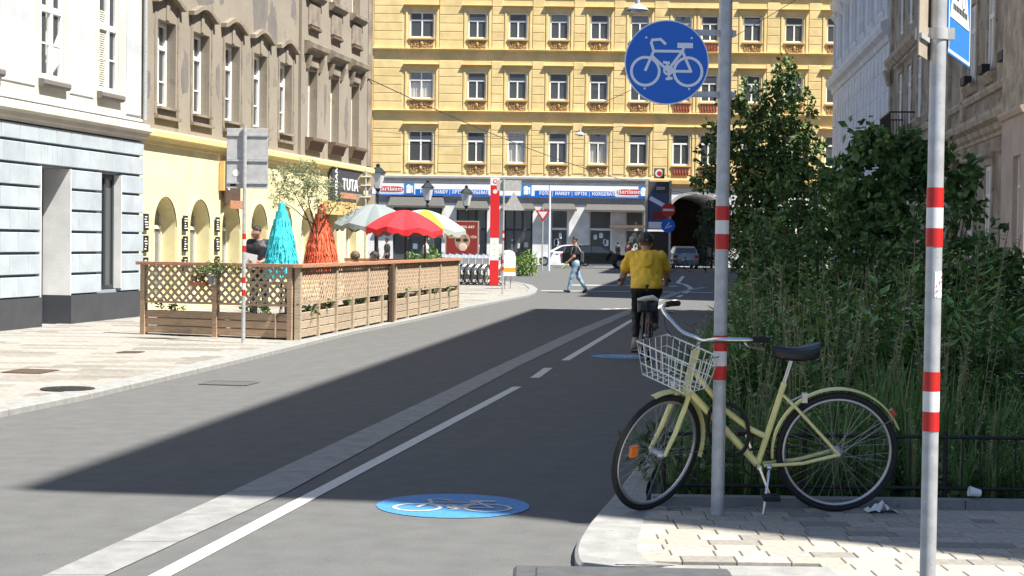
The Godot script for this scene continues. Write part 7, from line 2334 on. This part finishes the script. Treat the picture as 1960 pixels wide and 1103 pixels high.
func build_bikes() -> void:
	var lean := Basis(Vector3.RIGHT, deg_to_rad(-6.5))
	bicycle("yellow_bicycle", "pale yellow step-through bicycle with wire basket leaning at the first striped pole", Transform3D(Basis(Vector3.UP, PI) * lean, P(1.845, 0.05, 9.44)), {"paint": M.bike_yellow, "fine": true, "steer": 42.0, "basket": true, "stand": true, "crank": -1.95})
	# black loop lock round frame and pole
	var lk := MB.new()
	var pts := []
	for k in 30:
		var a := TAU * k / 30.0
		pts.append(Vector3(-0.622 + 0.115 * cos(a), 0.47 + 0.155 * sin(a) * (1.0 + 0.08 * cos(2 * a)) - 0.03 * cos(a), 0.085 + 0.012 * sin(a)))
	lk.tube(pts, 0.011, 8, true)
	tag(part(lk, "bicycle_lock", M.black_rubber, null, Transform3D(Basis.IDENTITY, P(1.845, 0.05, 9.44))), "black loop lock hanging on the yellow bicycle frame behind the pole", "lock")
	# cyclist's own bicycle
	var dk := mat("bike_dark", lin(0.02, 0.02, 0.022), 0.4)
	var cb := bicycle("city_bicycle", "dark bicycle ridden by the person in the mustard top", Transform3D(Basis(Vector3.UP, PI / 2), P(1.80, 0.0, 22.06)), {"paint": dk, "steer": 0.0, "crank": -1.57, "saddle": 0.05})
	var bg := thing("saddle_bag", "dark bag with pale rolled flap on the rear rack of the ridden bicycle", "bag", Transform3D(Basis.IDENTITY, P(1.79, 0.0, 22.0)))
	var bm := MB.new()
	bm.cbox(Vector3(-0.13, 0.66, -0.1), Vector3(0.13, 0.79, 0.10), 0.03)
	part(bm, "bag", M.plinth_dark, bg)
	var fl := MB.new()
	fl.tube([Vector3(-0.14, 0.82, 0.04), Vector3(-0.05, 0.835, 0.06), Vector3(0.06, 0.85, 0.05), Vector3(0.14, 0.815, 0.04)], [0.02, 0.035, 0.04, 0.02], 8)
	part(fl, "rolled_flap", M.cream_paint, bg)
	part(simple_box(Vector3(-0.02, 0.64, -0.115), Vector3(0.02, 0.81, 0.112)), "strap", M.black, bg)
	var rk := MB.new()
	for s in [-1.0, 1.0]:
		rk.tube([Vector3(-0.05, 0.78, s * 0.06), Vector3(0.2, 0.78, s * 0.06)], 0.006, 5)
		rk.tube([Vector3(-0.05, 0.78, s * 0.06), Vector3(0.0, 0.36, s * 0.065)], 0.006, 5)
	part(rk, "rear_rack", M.black, cb)
	part(simple_box(Vector3(-0.40, 0.52, -0.02), Vector3(-0.375, 0.56, 0.02)), "rear_light", M.red_lens, cb)
	# rental bikes in their station
	var proto: Node3D = null
	for k in 8:
		var at := Transform3D(Basis(Vector3.UP, PI + 1.05), P(-2.05 + k * 0.24, 0.06, 60.2 - k * 0.12))
		var b: Node3D
		var lab := "%s white rental bike in the station row counted from the terrace end" % ["first", "second", "third", "fourth", "fifth", "sixth", "seventh", "eighth"][k]
		if proto == null:
			b = bicycle("rental_bicycle", lab, at, {"paint": M.band_white, "steer": 12.0, "fairing": true, "crank": 0.4}, "rental bikes at the station")
			proto = b
		else:
			b = proto.duplicate()
			b.name = numbered("rental_bicycle")
			add_child(b)
			b.transform = at
			b.set_meta("label", lab)
	bicycle("parked_bicycle", "dark bicycle parked beside the advertising stele", Transform3D(Basis(Vector3.UP, 0.25), P(9.3, 0.0, 97.5)), {"paint": dk, "steer": 20.0})

# ---------------------------------------------------------------- people
func hand(mb: MB, wrist: Vector3, d: Vector3, side: Vector3, curl: float, col: Color) -> void:     # d along the hand, side towards the thumb
	mb.col = col
	d = d.normalized()
	side = (side - d * side.dot(d)).normalized()
	var nrm := d.cross(side)
	var palm := wrist + d * 0.075
	for s in [-0.028, -0.01, 0.01, 0.028]:
		mb.tube([wrist + side * s * 0.6, wrist + d * 0.04 + side * s, palm + side * s], [0.014, 0.016, 0.013], 6)
	var lens := [0.062, 0.074, 0.070, 0.054]
	for k in 4:
		var s: float = 0.03 - k * 0.02
		var p := palm + side * s
		var L: float = lens[k]
		var q := p + (d * cos(curl * 0.5) + nrm * sin(curl * 0.5)) * L * 0.5
		var r := q + (d * cos(curl * 1.5) + nrm * sin(curl * 1.5)) * L * 0.5
		mb.tube([p, q, r], [0.0095, 0.0085, 0.0065], 6)
	var t0 := wrist + d * 0.02 + side * 0.03
	mb.tube([t0, t0 + side * 0.025 + d * 0.025, t0 + side * 0.03 + d * 0.06 + nrm * 0.012], [0.012, 0.0105, 0.008], 6)
	mb.col = Color.WHITE

func person(label: String, at: Transform3D, bones: Array, cell: float, hem := []) -> Node3D:
	var o := thing("person", label, "person", at)
	part(body_mesh(bones, cell, 0.035, hem), "body", M.skin, o)
	return o

func head_bones(c: Vector3, face: Vector3, skin: Color) -> Array:     # c: centre of the skull, face: where the nose points
	var up := Vector3.UP
	var s := face.cross(up).normalized()
	return [[c + up * 0.025, c - up * 0.005 + face * 0.015, 0.082, 0.076, skin], [c - up * 0.04 + face * 0.03, c - up * 0.085 + face * 0.045, 0.058, 0.042, skin],
		[c - up * 0.0 + face * 0.09, c - up * 0.035 + face * 0.112, 0.010, 0.014, skin], [c + s * 0.078 - up * 0.01, c + s * 0.081 - up * 0.04, 0.016, 0.012, skin], [c - s * 0.078 - up * 0.01, c - s * 0.081 - up * 0.04, 0.016, 0.012, skin]]

func face_bits(o: Node3D, c: Vector3, face: Vector3) -> void:
	var s := face.cross(Vector3.UP).normalized()
	var e := MB.new()
	for k in [-1.0, 1.0]:
		e.col = Color(0.75, 0.72, 0.68)
		e.ball(c + face * 0.080 + s * 0.030 * k, Vector3(0.012, 0.009, 0.012), 5, 8)
		e.col = Color(0.02, 0.015, 0.01)
		e.ball(c + face * 0.090 + s * 0.030 * k, Vector3(0.0045, 0.0045, 0.0045), 4, 6)
		e.tube([c + face * 0.088 + s * 0.015 * k + Vector3(0, 0.022, 0), c + face * 0.084 + s * 0.048 * k + Vector3(0, 0.02, 0)], 0.003, 4)
	part(e, "eyes", M.vertex, o)
	var m := MB.new()
	m.col = Color(0.35, 0.12, 0.10)
	m.tube([c + face * 0.088 - s * 0.022 - Vector3(0, 0.072, 0), c + face * 0.099 - Vector3(0, 0.070, 0), c + face * 0.088 + s * 0.022 - Vector3(0, 0.072, 0)], 0.006, 5)
	part(m, "mouth", M.vertex, o)

func hair_cap(o: Node3D, c: Vector3, face: Vector3, r: float, m: Material, drop: float) -> void:
	var mb := MB.new()
	var s := face.cross(Vector3.UP).normalized()
	var cells := 14
	for i in 9:
		for j in cells:
			var f := func(t: float, a: float) -> Vector3:
				var d := Vector3.UP * cos(t) + (face * cos(a) + s * sin(a)) * sin(t)
				var front := maxf(0.0, cos(a))
				var tt := minf(t, lerpf(PI * 0.5 + drop, 1.12, pow(front, 0.6)))
				d = Vector3.UP * cos(tt) + (face * cos(a) + s * sin(a)) * sin(tt)
				return c + Vector3(0, 0.027, 0) + d * (r + 0.004 * sin(a * 7.0 + t * 9.0))
			var t0 := (PI * 0.5 + drop) * i / 9.0; var t1 := (PI * 0.5 + drop) * (i + 1) / 9.0
			var a0 := TAU * j / cells; var a1 := TAU * (j + 1) / cells
			mb.quad(f.call(t0, a0), f.call(t0, a1), f.call(t1, a1), f.call(t1, a0))
	part(mb, "hair", m, o)

func build_people() -> void:
	var skin := Color(0.46, 0.27, 0.185)
	var skin2 := Color(0.40, 0.22, 0.15)
	# cyclist seen from behind, leaning forward on the bars
	var mu := Color(0.78, 0.49, 0.03); var bl := Color(0.010, 0.010, 0.012); var sh := Color(0.28, 0.27, 0.25)
	var hc := Vector3(0.0, 1.575, -0.27)
	var bones := [
		[Vector3(-0.06, 0.98, 0.02), Vector3(0.06, 0.98, 0.02), 0.155, 0.155, bl],
		[Vector3(0, 1.05, -0.01), Vector3(0, 1.30, -0.14), 0.165, 0.175, mu], [Vector3(-0.10, 1.06, -0.01), Vector3(-0.10, 1.32, -0.15), 0.11, 0.12, mu], [Vector3(0.10, 1.06, -0.01), Vector3(0.10, 1.32, -0.15), 0.11, 0.12, mu],
		[Vector3(-0.18, 1.385, -0.2), Vector3(0.18, 1.385, -0.2), 0.085, 0.085, mu],
		[Vector3(0, 1.40, -0.21), Vector3(0, 1.50, -0.25), 0.06, 0.055, skin],
		[Vector3(-0.20, 1.38, -0.2), Vector3(-0.265, 1.24, -0.25), 0.082, 0.078, mu], [Vector3(0.20, 1.38, -0.2), Vector3(0.265, 1.24, -0.25), 0.082, 0.078, mu],
		[Vector3(-0.255, 1.26, -0.25), Vector3(-0.295, 1.13, -0.32), 0.052, 0.044, skin], [Vector3(0.255, 1.26, -0.25), Vector3(0.295, 1.13, -0.32), 0.052, 0.044, skin],
		[Vector3(-0.295, 1.13, -0.32), Vector3(-0.31, 1.01, -0.50), 0.044, 0.028, skin], [Vector3(0.295, 1.13, -0.32), Vector3(0.31, 1.01, -0.50), 0.044, 0.028, skin],
		[Vector3(-0.095, 0.94, 0.0), Vector3(-0.115, 0.64, -0.22), 0.105, 0.068, bl], [Vector3(-0.115, 0.64, -0.22), Vector3(-0.135, 0.34, -0.06), 0.066, 0.048, bl], [Vector3(-0.135, 0.35, -0.065), Vector3(-0.14, 0.26, -0.04), 0.036, 0.034, skin],
		[Vector3(-0.14, 0.20, 0.0), Vector3(-0.15, 0.165, -0.17), 0.042, 0.036, sh], [Vector3(-0.14, 0.24, -0.01), Vector3(-0.14, 0.20, -0.05), 0.042, 0.04, sh],
		[Vector3(0.095, 0.94, 0.0), Vector3(0.12, 0.76, -0.36), 0.105, 0.068, bl], [Vector3(0.12, 0.76, -0.36), Vector3(0.125, 0.50, -0.10), 0.066, 0.048, bl], [Vector3(0.125, 0.46, -0.08), Vector3(0.13, 0.42, -0.25), 0.042, 0.036, sh]]
	bones.append_array(head_bones(hc, Vector3(0, 0, -1), skin))
	var o := person("person in a mustard hooded top and black trousers riding away on a bicycle", Transform3D(Basis.IDENTITY, P(1.80, 0.0, 22.34)), bones, 0.014, [bl, mu, 0.965, -0.2])
	var hd := MB.new()
	hand(hd, Vector3(-0.31, 1.01, -0.50), Vector3(0.0, -0.25, -1), Vector3(1, 0, 0), -1.0, skin)
	hand(hd, Vector3(0.31, 1.01, -0.50), Vector3(0.0, -0.25, -1), Vector3(-1, 0, 0), 1.0, skin)
	part(hd, "hands", M.skin, o)
	var hood := MB.new()
	hood.col = Color(0.74, 0.455, 0.027)
	for k in 3:
		var pts := []
		for j in 13:
			var a := PI * j / 12.0
			var r := 0.135 - k * 0.02
			pts.append(Vector3(-cos(a) * r, 1.47 - (0.10 + 0.055 * k) * sin(a) + 0.0, -0.185 + (0.125 + 0.06 * k) * sin(a)))
		hood.tube(pts, [0.016, 0.022, 0.028, 0.032, 0.034, 0.036, 0.037, 0.036, 0.034, 0.032, 0.028, 0.022, 0.016], 8)
	part(hood, "hood", M.cloth, o)
	hair_cap(o, hc, Vector3(0, 0, -1), 0.095, mat("hair_fair", lin(0.16, 0.10, 0.06), 0.6), 0.75)
	var hm := MB.new()
	for i in 7:
		for j in 20:
			var f := func(t: float, a: float) -> Vector3:
				var r := 1.0 + 0.06 * absf(sin(a * 4.0)) * sin(t)
				return hc + Vector3(0, 0.035, 0.0) + Vector3(sin(t) * cos(a) * 0.112 * r, cos(t) * 0.118, sin(t) * sin(a) * 0.138 * r)
			hm.quad(f.call(PI * 0.56 * i / 7.0, TAU * j / 20.0), f.call(PI * 0.56 * i / 7.0, TAU * (j + 1) / 20.0), f.call(PI * 0.56 * (i + 1) / 7.0, TAU * (j + 1) / 20.0), f.call(PI * 0.56 * (i + 1) / 7.0, TAU * j / 20.0))
	var hn := part(hm, "helmet", M.black, o)
	var hs := MB.new()
	for k in 2: hs.tube([hc + Vector3(-0.095, 0.06 + k * 0.035, 0.07 - k * 0.02), hc + Vector3(0, 0.035 + k * 0.045, 0.142 - k * 0.022), hc + Vector3(0.095, 0.06 + k * 0.035, 0.07 - k * 0.02)], 0.007, 5)
	part(hs, "helmet_rib", M.sign_back, hn)
	# man walking left across the lane
	var je := Color(0.22, 0.34, 0.46); var tb := Color(0.012, 0.012, 0.016); var so := Color(0.02, 0.02, 0.02)
	var mc := Vector3(-0.03, 1.66, 0.0)
	bones = [
		[Vector3(0.02, 0.92, -0.06), Vector3(0.02, 0.92, 0.06), 0.125, 0.125, je],
		[Vector3(0.02, 1.0, 0), Vector3(0.0, 1.32, 0), 0.125, 0.145, tb], [Vector3(0.0, 1.25, -0.08), Vector3(0.0, 1.25, 0.08), 0.125, 0.125, tb], [Vector3(0.0, 1.41, -0.15), Vector3(0.0, 1.41, 0.15), 0.075, 0.075, tb],
		[Vector3(0, 1.43, 0), Vector3(-0.02, 1.56, 0), 0.058, 0.054, skin2],
		[Vector3(0.0, 1.41, 0.18), Vector3(-0.02, 1.25, 0.22), 0.07, 0.065, tb], [Vector3(-0.02, 1.26, 0.22), Vector3(-0.06, 1.14, 0.24), 0.05, 0.045, skin2], [Vector3(-0.06, 1.14, 0.24), Vector3(-0.24, 0.98, 0.22), 0.044, 0.03, skin2],
		[Vector3(0.0, 1.41, -0.18), Vector3(0.06, 1.24, -0.22), 0.07, 0.065, tb], [Vector3(0.06, 1.25, -0.22), Vector3(0.10, 1.13, -0.22), 0.05, 0.045, skin2], [Vector3(0.10, 1.13, -0.22), Vector3(0.16, 0.95, -0.16), 0.044, 0.03, skin2],
		[Vector3(0.02, 0.88, 0.09), Vector3(-0.12, 0.49, 0.10), 0.098, 0.07, je], [Vector3(-0.12, 0.49, 0.10), Vector3(-0.20, 0.12, 0.10), 0.07, 0.056, je],
		[Vector3(-0.19, 0.055, 0.10), Vector3(-0.34, 0.07, 0.11), 0.045, 0.036, so],
		[Vector3(0.03, 0.88, -0.09), Vector3(0.11, 0.49, -0.09), 0.098, 0.07, je], [Vector3(0.11, 0.49, -0.09), Vector3(0.32, 0.15, -0.09), 0.07, 0.054, je],
		[Vector3(0.35, 0.10, -0.09), Vector3(0.26, 0.04, -0.09), 0.042, 0.036, so]]
	bones.append_array(head_bones(mc, Vector3(-1, 0, 0), skin2))
	o = person("man in black t-shirt and light jeans walking left across the street", Transform3D(Basis.IDENTITY, P(1.98, 0.0, 52.4)), bones, 0.019)
	var h2 := MB.new()
	hand(h2, Vector3(-0.24, 0.98, 0.22), Vector3(-0.5, -0.8, 0), Vector3(-0.6, 0.2, 0.2), 0.9, skin2)
	hand(h2, Vector3(0.16, 0.95, -0.16), Vector3(0.15, -1, 0), Vector3(-1, 0, 0), 0.6, skin2)
	part(h2, "hands", M.skin, o)
	hair_cap(o, mc, Vector3(-1, 0, 0), 0.091, M.hair_dark, 0.35)
	face_bits(o, mc, Vector3(-1, 0, 0))
	var bt := MB.new()
	bt.xf = Transform3D(Basis(Vector3.BACK, -0.9), P(1.66, 0.86, 52.4 - 0.22))
	bt.lathe([Vector2(0.0, -0.14), Vector2(0.032, -0.14), Vector2(0.033, 0.03), Vector2(0.013, 0.07), Vector2(0.013, 0.11), Vector2(0.0, 0.11)], 10)
	tag(part(bt, "bottle", mat("bottle_green", lin(0.22, 0.40, 0.16), 0.2)), "small green bottle in the hand of the walking man", "bottle")
	var bp := thing("shoulder_bag", "dark shoulder bag on the back of the walking man", "bag", Transform3D(Basis.IDENTITY, P(1.98, 0.0, 52.4)))
	var bm := MB.new()
	bm.cbox(Vector3(0.13, 0.96, -0.12), Vector3(0.26, 1.30, 0.14), 0.03)
	part(bm, "bag", mat("bag_grey", lin(0.05, 0.055, 0.07), 0.8), bp)
	var sm := MB.new()
	sm.tube([Vector3(0.16, 1.30, 0.12), Vector3(0.06, 1.47, 0.14), Vector3(-0.10, 1.42, 0.14), Vector3(-0.145, 1.2, 0.11)], 0.018, 6)
	part(sm, "strap", M.sign_back, bp)
	# waiter on the terrace, reading a sheet
	var nv := Color(0.012, 0.014, 0.022)
	var wf := Vector3(-0.83, -0.12, 0.55).normalized(); var wc := Vector3(-0.06, 1.63, 0.06)
	bones = [
		[Vector3(-0.08, 0.95, 0), Vector3(0.08, 0.95, 0), 0.135, 0.135, nv],
		[Vector3(0, 1.05, 0), Vector3(0, 1.32, 0.0), 0.145, 0.165, nv], [Vector3(-0.10, 1.30, 0.0), Vector3(0.10, 1.30, 0.0), 0.13, 0.13, nv], [Vector3(-0.17, 1.42, 0.0), Vector3(0.17, 1.42, 0.0), 0.078, 0.078, nv],
		[Vector3(0, 1.44, 0.0), Vector3(-0.03, 1.55, 0.03), 0.06, 0.056, skin2],
		[Vector3(0.20, 1.41, 0.0), Vector3(0.245, 1.22, 0.03), 0.078, 0.068, nv], [Vector3(0.245, 1.23, 0.03), Vector3(0.245, 1.14, 0.08), 0.05, 0.046, skin2], [Vector3(0.245, 1.14, 0.08), Vector3(0.02, 1.06, 0.22), 0.046, 0.031, skin2],
		[Vector3(-0.20, 1.41, 0.0), Vector3(-0.25, 1.22, 0.03), 0.078, 0.068, nv], [Vector3(-0.25, 1.23, 0.03), Vector3(-0.26, 1.15, 0.08), 0.05, 0.046, skin2], [Vector3(-0.26, 1.15, 0.08), Vector3(-0.20, 1.10, 0.26), 0.046, 0.031, skin2],
		[Vector3(-0.09, 0.9, 0), Vector3(-0.10, 0.5, 0.02), 0.10, 0.07, nv], [Vector3(-0.10, 0.5, 0.02), Vector3(-0.10, 0.1, -0.01), 0.068, 0.05, nv], [Vector3(-0.10, 0.05, 0.0), Vector3(-0.11, 0.04, 0.16), 0.045, 0.036, so],
		[Vector3(0.09, 0.9, 0), Vector3(0.10, 0.5, 0.02), 0.10, 0.07, nv], [Vector3(0.10, 0.5, 0.02), Vector3(0.10, 0.1, -0.01), 0.068, 0.05, nv], [Vector3(0.10, 0.05, 0.0), Vector3(0.11, 0.04, 0.16), 0.045, 0.036, so]]
	bones.append_array(head_bones(wc, wf, skin2))
	o = person("waiter in a dark shirt looking down at a sheet of paper on the terrace", Transform3D(Basis.IDENTITY, P(-4.74, 0.06, 31.4)), bones, 0.018)
	var h3 := MB.new()
	hand(h3, Vector3(0.02, 1.06, 0.22), Vector3(-1, -0.1, 0.3), Vector3(0, 1, 0), 0.5, skin2)
	hand(h3, Vector3(-0.20, 1.10, 0.26), Vector3(0.6, -0.3, 0.7), Vector3(0, 1, 0.2), -0.5, skin2)
	part(h3, "hands", M.skin, o)
	hair_cap(o, wc, wf, 0.091, M.hair_dark, 0.2)
	face_bits(o, wc, wf)
	var pp := MB.new()
	pp.bar(Vector3(-0.16, 0.95, 0.30), Vector3(-0.10, 1.22, 0.34), 0.004, 0.22, Vector3(1, 0, 0))
	tag(part(pp, "menu_sheet", M.paper, null, Transform3D(Basis.IDENTITY, P(-4.74, 0.06, 31.4))), "white sheet of paper in the hands of the waiter", "paper")
	# two guests sitting behind the lattice
	var gi := 0
	for q in [[-3.12, 33.2, Color(0.10, 0.06, 0.035), Color(0.16, 0.10, 0.07), "brown haired guest sitting on the terrace seen over the lattice"], [-2.78, 33.7, Color(0.015, 0.012, 0.012), Color(0.10, 0.04, 0.04), "dark haired guest in dark red sitting on the terrace beside the brown haired one"]]:
		var gc := Vector3(0, 1.16, 0.0)
		var gf := Vector3(0.6, -0.05, -0.8).normalized() if gi == 0 else Vector3(-0.8, 0, 0.5).normalized()
		var sc: Color = q[3]
		bones = [[Vector3(-0.08, 0.52, 0), Vector3(0.08, 0.52, 0), 0.14, 0.14, nv], [Vector3(0, 0.55, 0), Vector3(0, 0.85, 0), 0.14, 0.15, sc], [Vector3(-0.15, 0.92, 0), Vector3(0.15, 0.92, 0), 0.075, 0.075, sc], [Vector3(0, 0.95, 0), Vector3(0, 1.08, 0), 0.055, 0.052, skin],
			[Vector3(-0.18, 0.91, 0), Vector3(-0.22, 0.66, 0.06), 0.06, 0.048, sc], [Vector3(-0.22, 0.66, 0.06), Vector3(-0.10, 0.72, 0.28), 0.042, 0.03, skin], [Vector3(0.18, 0.91, 0), Vector3(0.22, 0.66, 0.06), 0.06, 0.048, sc], [Vector3(0.22, 0.66, 0.06), Vector3(0.10, 0.72, 0.28), 0.042, 0.03, skin],
			[Vector3(-0.09, 0.5, 0), Vector3(-0.10, 0.48, 0.42), 0.09, 0.066, nv], [Vector3(-0.10, 0.48, 0.42), Vector3(-0.10, 0.08, 0.40), 0.064, 0.048, nv], [Vector3(0.09, 0.5, 0), Vector3(0.10, 0.48, 0.42), 0.09, 0.066, nv], [Vector3(0.10, 0.48, 0.42), Vector3(0.10, 0.08, 0.40), 0.064, 0.048, nv],
			[Vector3(-0.10, 0.05, 0.38), Vector3(-0.10, 0.04, 0.52), 0.042, 0.034, so], [Vector3(0.10, 0.05, 0.38), Vector3(0.10, 0.04, 0.52), 0.042, 0.034, so]]
		bones.append_array(head_bones(gc, gf, skin))
		o = person(q[4], Transform3D(Basis.IDENTITY, P(q[0], 0.06, q[1])), bones, 0.024)
		var hg := MB.new()
		hand(hg, Vector3(-0.10, 0.72, 0.28), Vector3(0.4, 0, 1), Vector3(0, 1, 0), 0.5, skin)
		hand(hg, Vector3(0.10, 0.72, 0.28), Vector3(-0.4, 0, 1), Vector3(0, 1, 0), -0.5, skin)
		part(hg, "hands", M.skin, o)
		hair_cap(o, gc, gf, 0.104, mat("hair_guest%d" % gi, Color(q[2].r, q[2].g, q[2].b).linear_to_srgb(), 0.6), 0.8)
		face_bits(o, gc, gf)
		var st := thing("terrace_chair", "dark chair under the %s guest on the terrace" % ["brown haired", "dark haired"][gi], "chair", Transform3D(Basis.IDENTITY, P(q[0], 0.06, q[1])))
		part(simple_box(Vector3(-0.21, 0.34, -0.2), Vector3(0.21, 0.375, 0.24)), "seat", M.dark_post, st)
		part(simple_box(Vector3(-0.21, 0.375, -0.22), Vector3(0.21, 0.82, -0.19)), "backrest", M.dark_post, st)
		for s in [[-0.19, -0.18], [0.19, -0.18], [-0.19, 0.21], [0.19, 0.21]]: part(simple_box(Vector3(s[0] - 0.015, 0, s[1] - 0.015), Vector3(s[0] + 0.015, 0.34, s[1] + 0.015)), "leg", M.iron, st)
		gi += 1
	# people further off on the square
	var far := [[-5.85, 78.0, Color(0.03, 0.03, 0.035), Color(0.02, 0.02, 0.03), "distant pedestrian in dark clothes seen between the terrace parasols"], [-4.15, 80.0, Color(0.70, 0.68, 0.66), Color(0.05, 0.06, 0.10), "distant pedestrian in a white top below the red parasol"], [7.35, 116.5, Color(0.04, 0.04, 0.05), Color(0.02, 0.02, 0.03), "distant dark haired pedestrian behind the bonnet of the black car"], [8.1, 117.2, Color(0.40, 0.12, 0.14), Color(0.05, 0.05, 0.07), "distant pedestrian in a reddish top right of the black car"]]
	for q in far:
		var pc := Vector3(0, 1.60, 0)
		var top: Color = q[2]; var leg: Color = q[3]
		bones = [[Vector3(-0.07, 0.9, 0), Vector3(0.07, 0.9, 0), 0.13, 0.13, leg], [Vector3(0, 1.0, 0), Vector3(0, 1.28, 0), 0.13, 0.15, top], [Vector3(-0.15, 1.37, 0), Vector3(0.15, 1.37, 0), 0.075, 0.075, top], [Vector3(0, 1.4, 0), Vector3(0, 1.52, 0), 0.056, 0.052, skin],
			[Vector3(-0.19, 1.36, 0), Vector3(-0.24, 1.1, 0.02), 0.062, 0.05, top], [Vector3(-0.24, 1.1, 0.02), Vector3(-0.24, 0.85, 0.1), 0.042, 0.03, skin], [Vector3(0.19, 1.36, 0), Vector3(0.24, 1.1, 0.02), 0.062, 0.05, top], [Vector3(0.24, 1.1, 0.02), Vector3(0.22, 0.85, 0.1), 0.042, 0.03, skin],
			[Vector3(-0.09, 0.85, 0), Vector3(-0.10, 0.47, 0.02), 0.095, 0.068, leg], [Vector3(-0.10, 0.47, 0.02), Vector3(-0.10, 0.09, -0.02), 0.066, 0.048, leg], [Vector3(0.09, 0.85, 0), Vector3(0.10, 0.47, 0.02), 0.095, 0.068, leg], [Vector3(0.10, 0.47, 0.02), Vector3(0.11, 0.09, -0.02), 0.066, 0.048, leg],
			[Vector3(-0.10, 0.045, 0.0), Vector3(-0.11, 0.04, 0.14), 0.042, 0.034, so], [Vector3(0.11, 0.045, 0.0), Vector3(0.12, 0.04, 0.14), 0.042, 0.034, so]]
		bones.append_array(head_bones(pc, Vector3(0.3, 0, 0.95).normalized(), skin))
		o = person(q[4], Transform3D(Basis(Vector3.UP, q[0] * 0.3), P(q[0], 0.0, q[1])), bones, 0.028)
		var hh := MB.new()
		hand(hh, Vector3(-0.24, 0.85, 0.1), Vector3(0, -1, 0.1), Vector3(0, 0, 1), 0.4, skin)
		hand(hh, Vector3(0.22, 0.85, 0.1), Vector3(0, -1, 0.1), Vector3(0, 0, 1), -0.4, skin)
		part(hh, "hands", M.skin, o)
		hair_cap(o, pc, Vector3(0.3, 0, 0.95).normalized(), 0.1, M.hair_dark, 0.5)
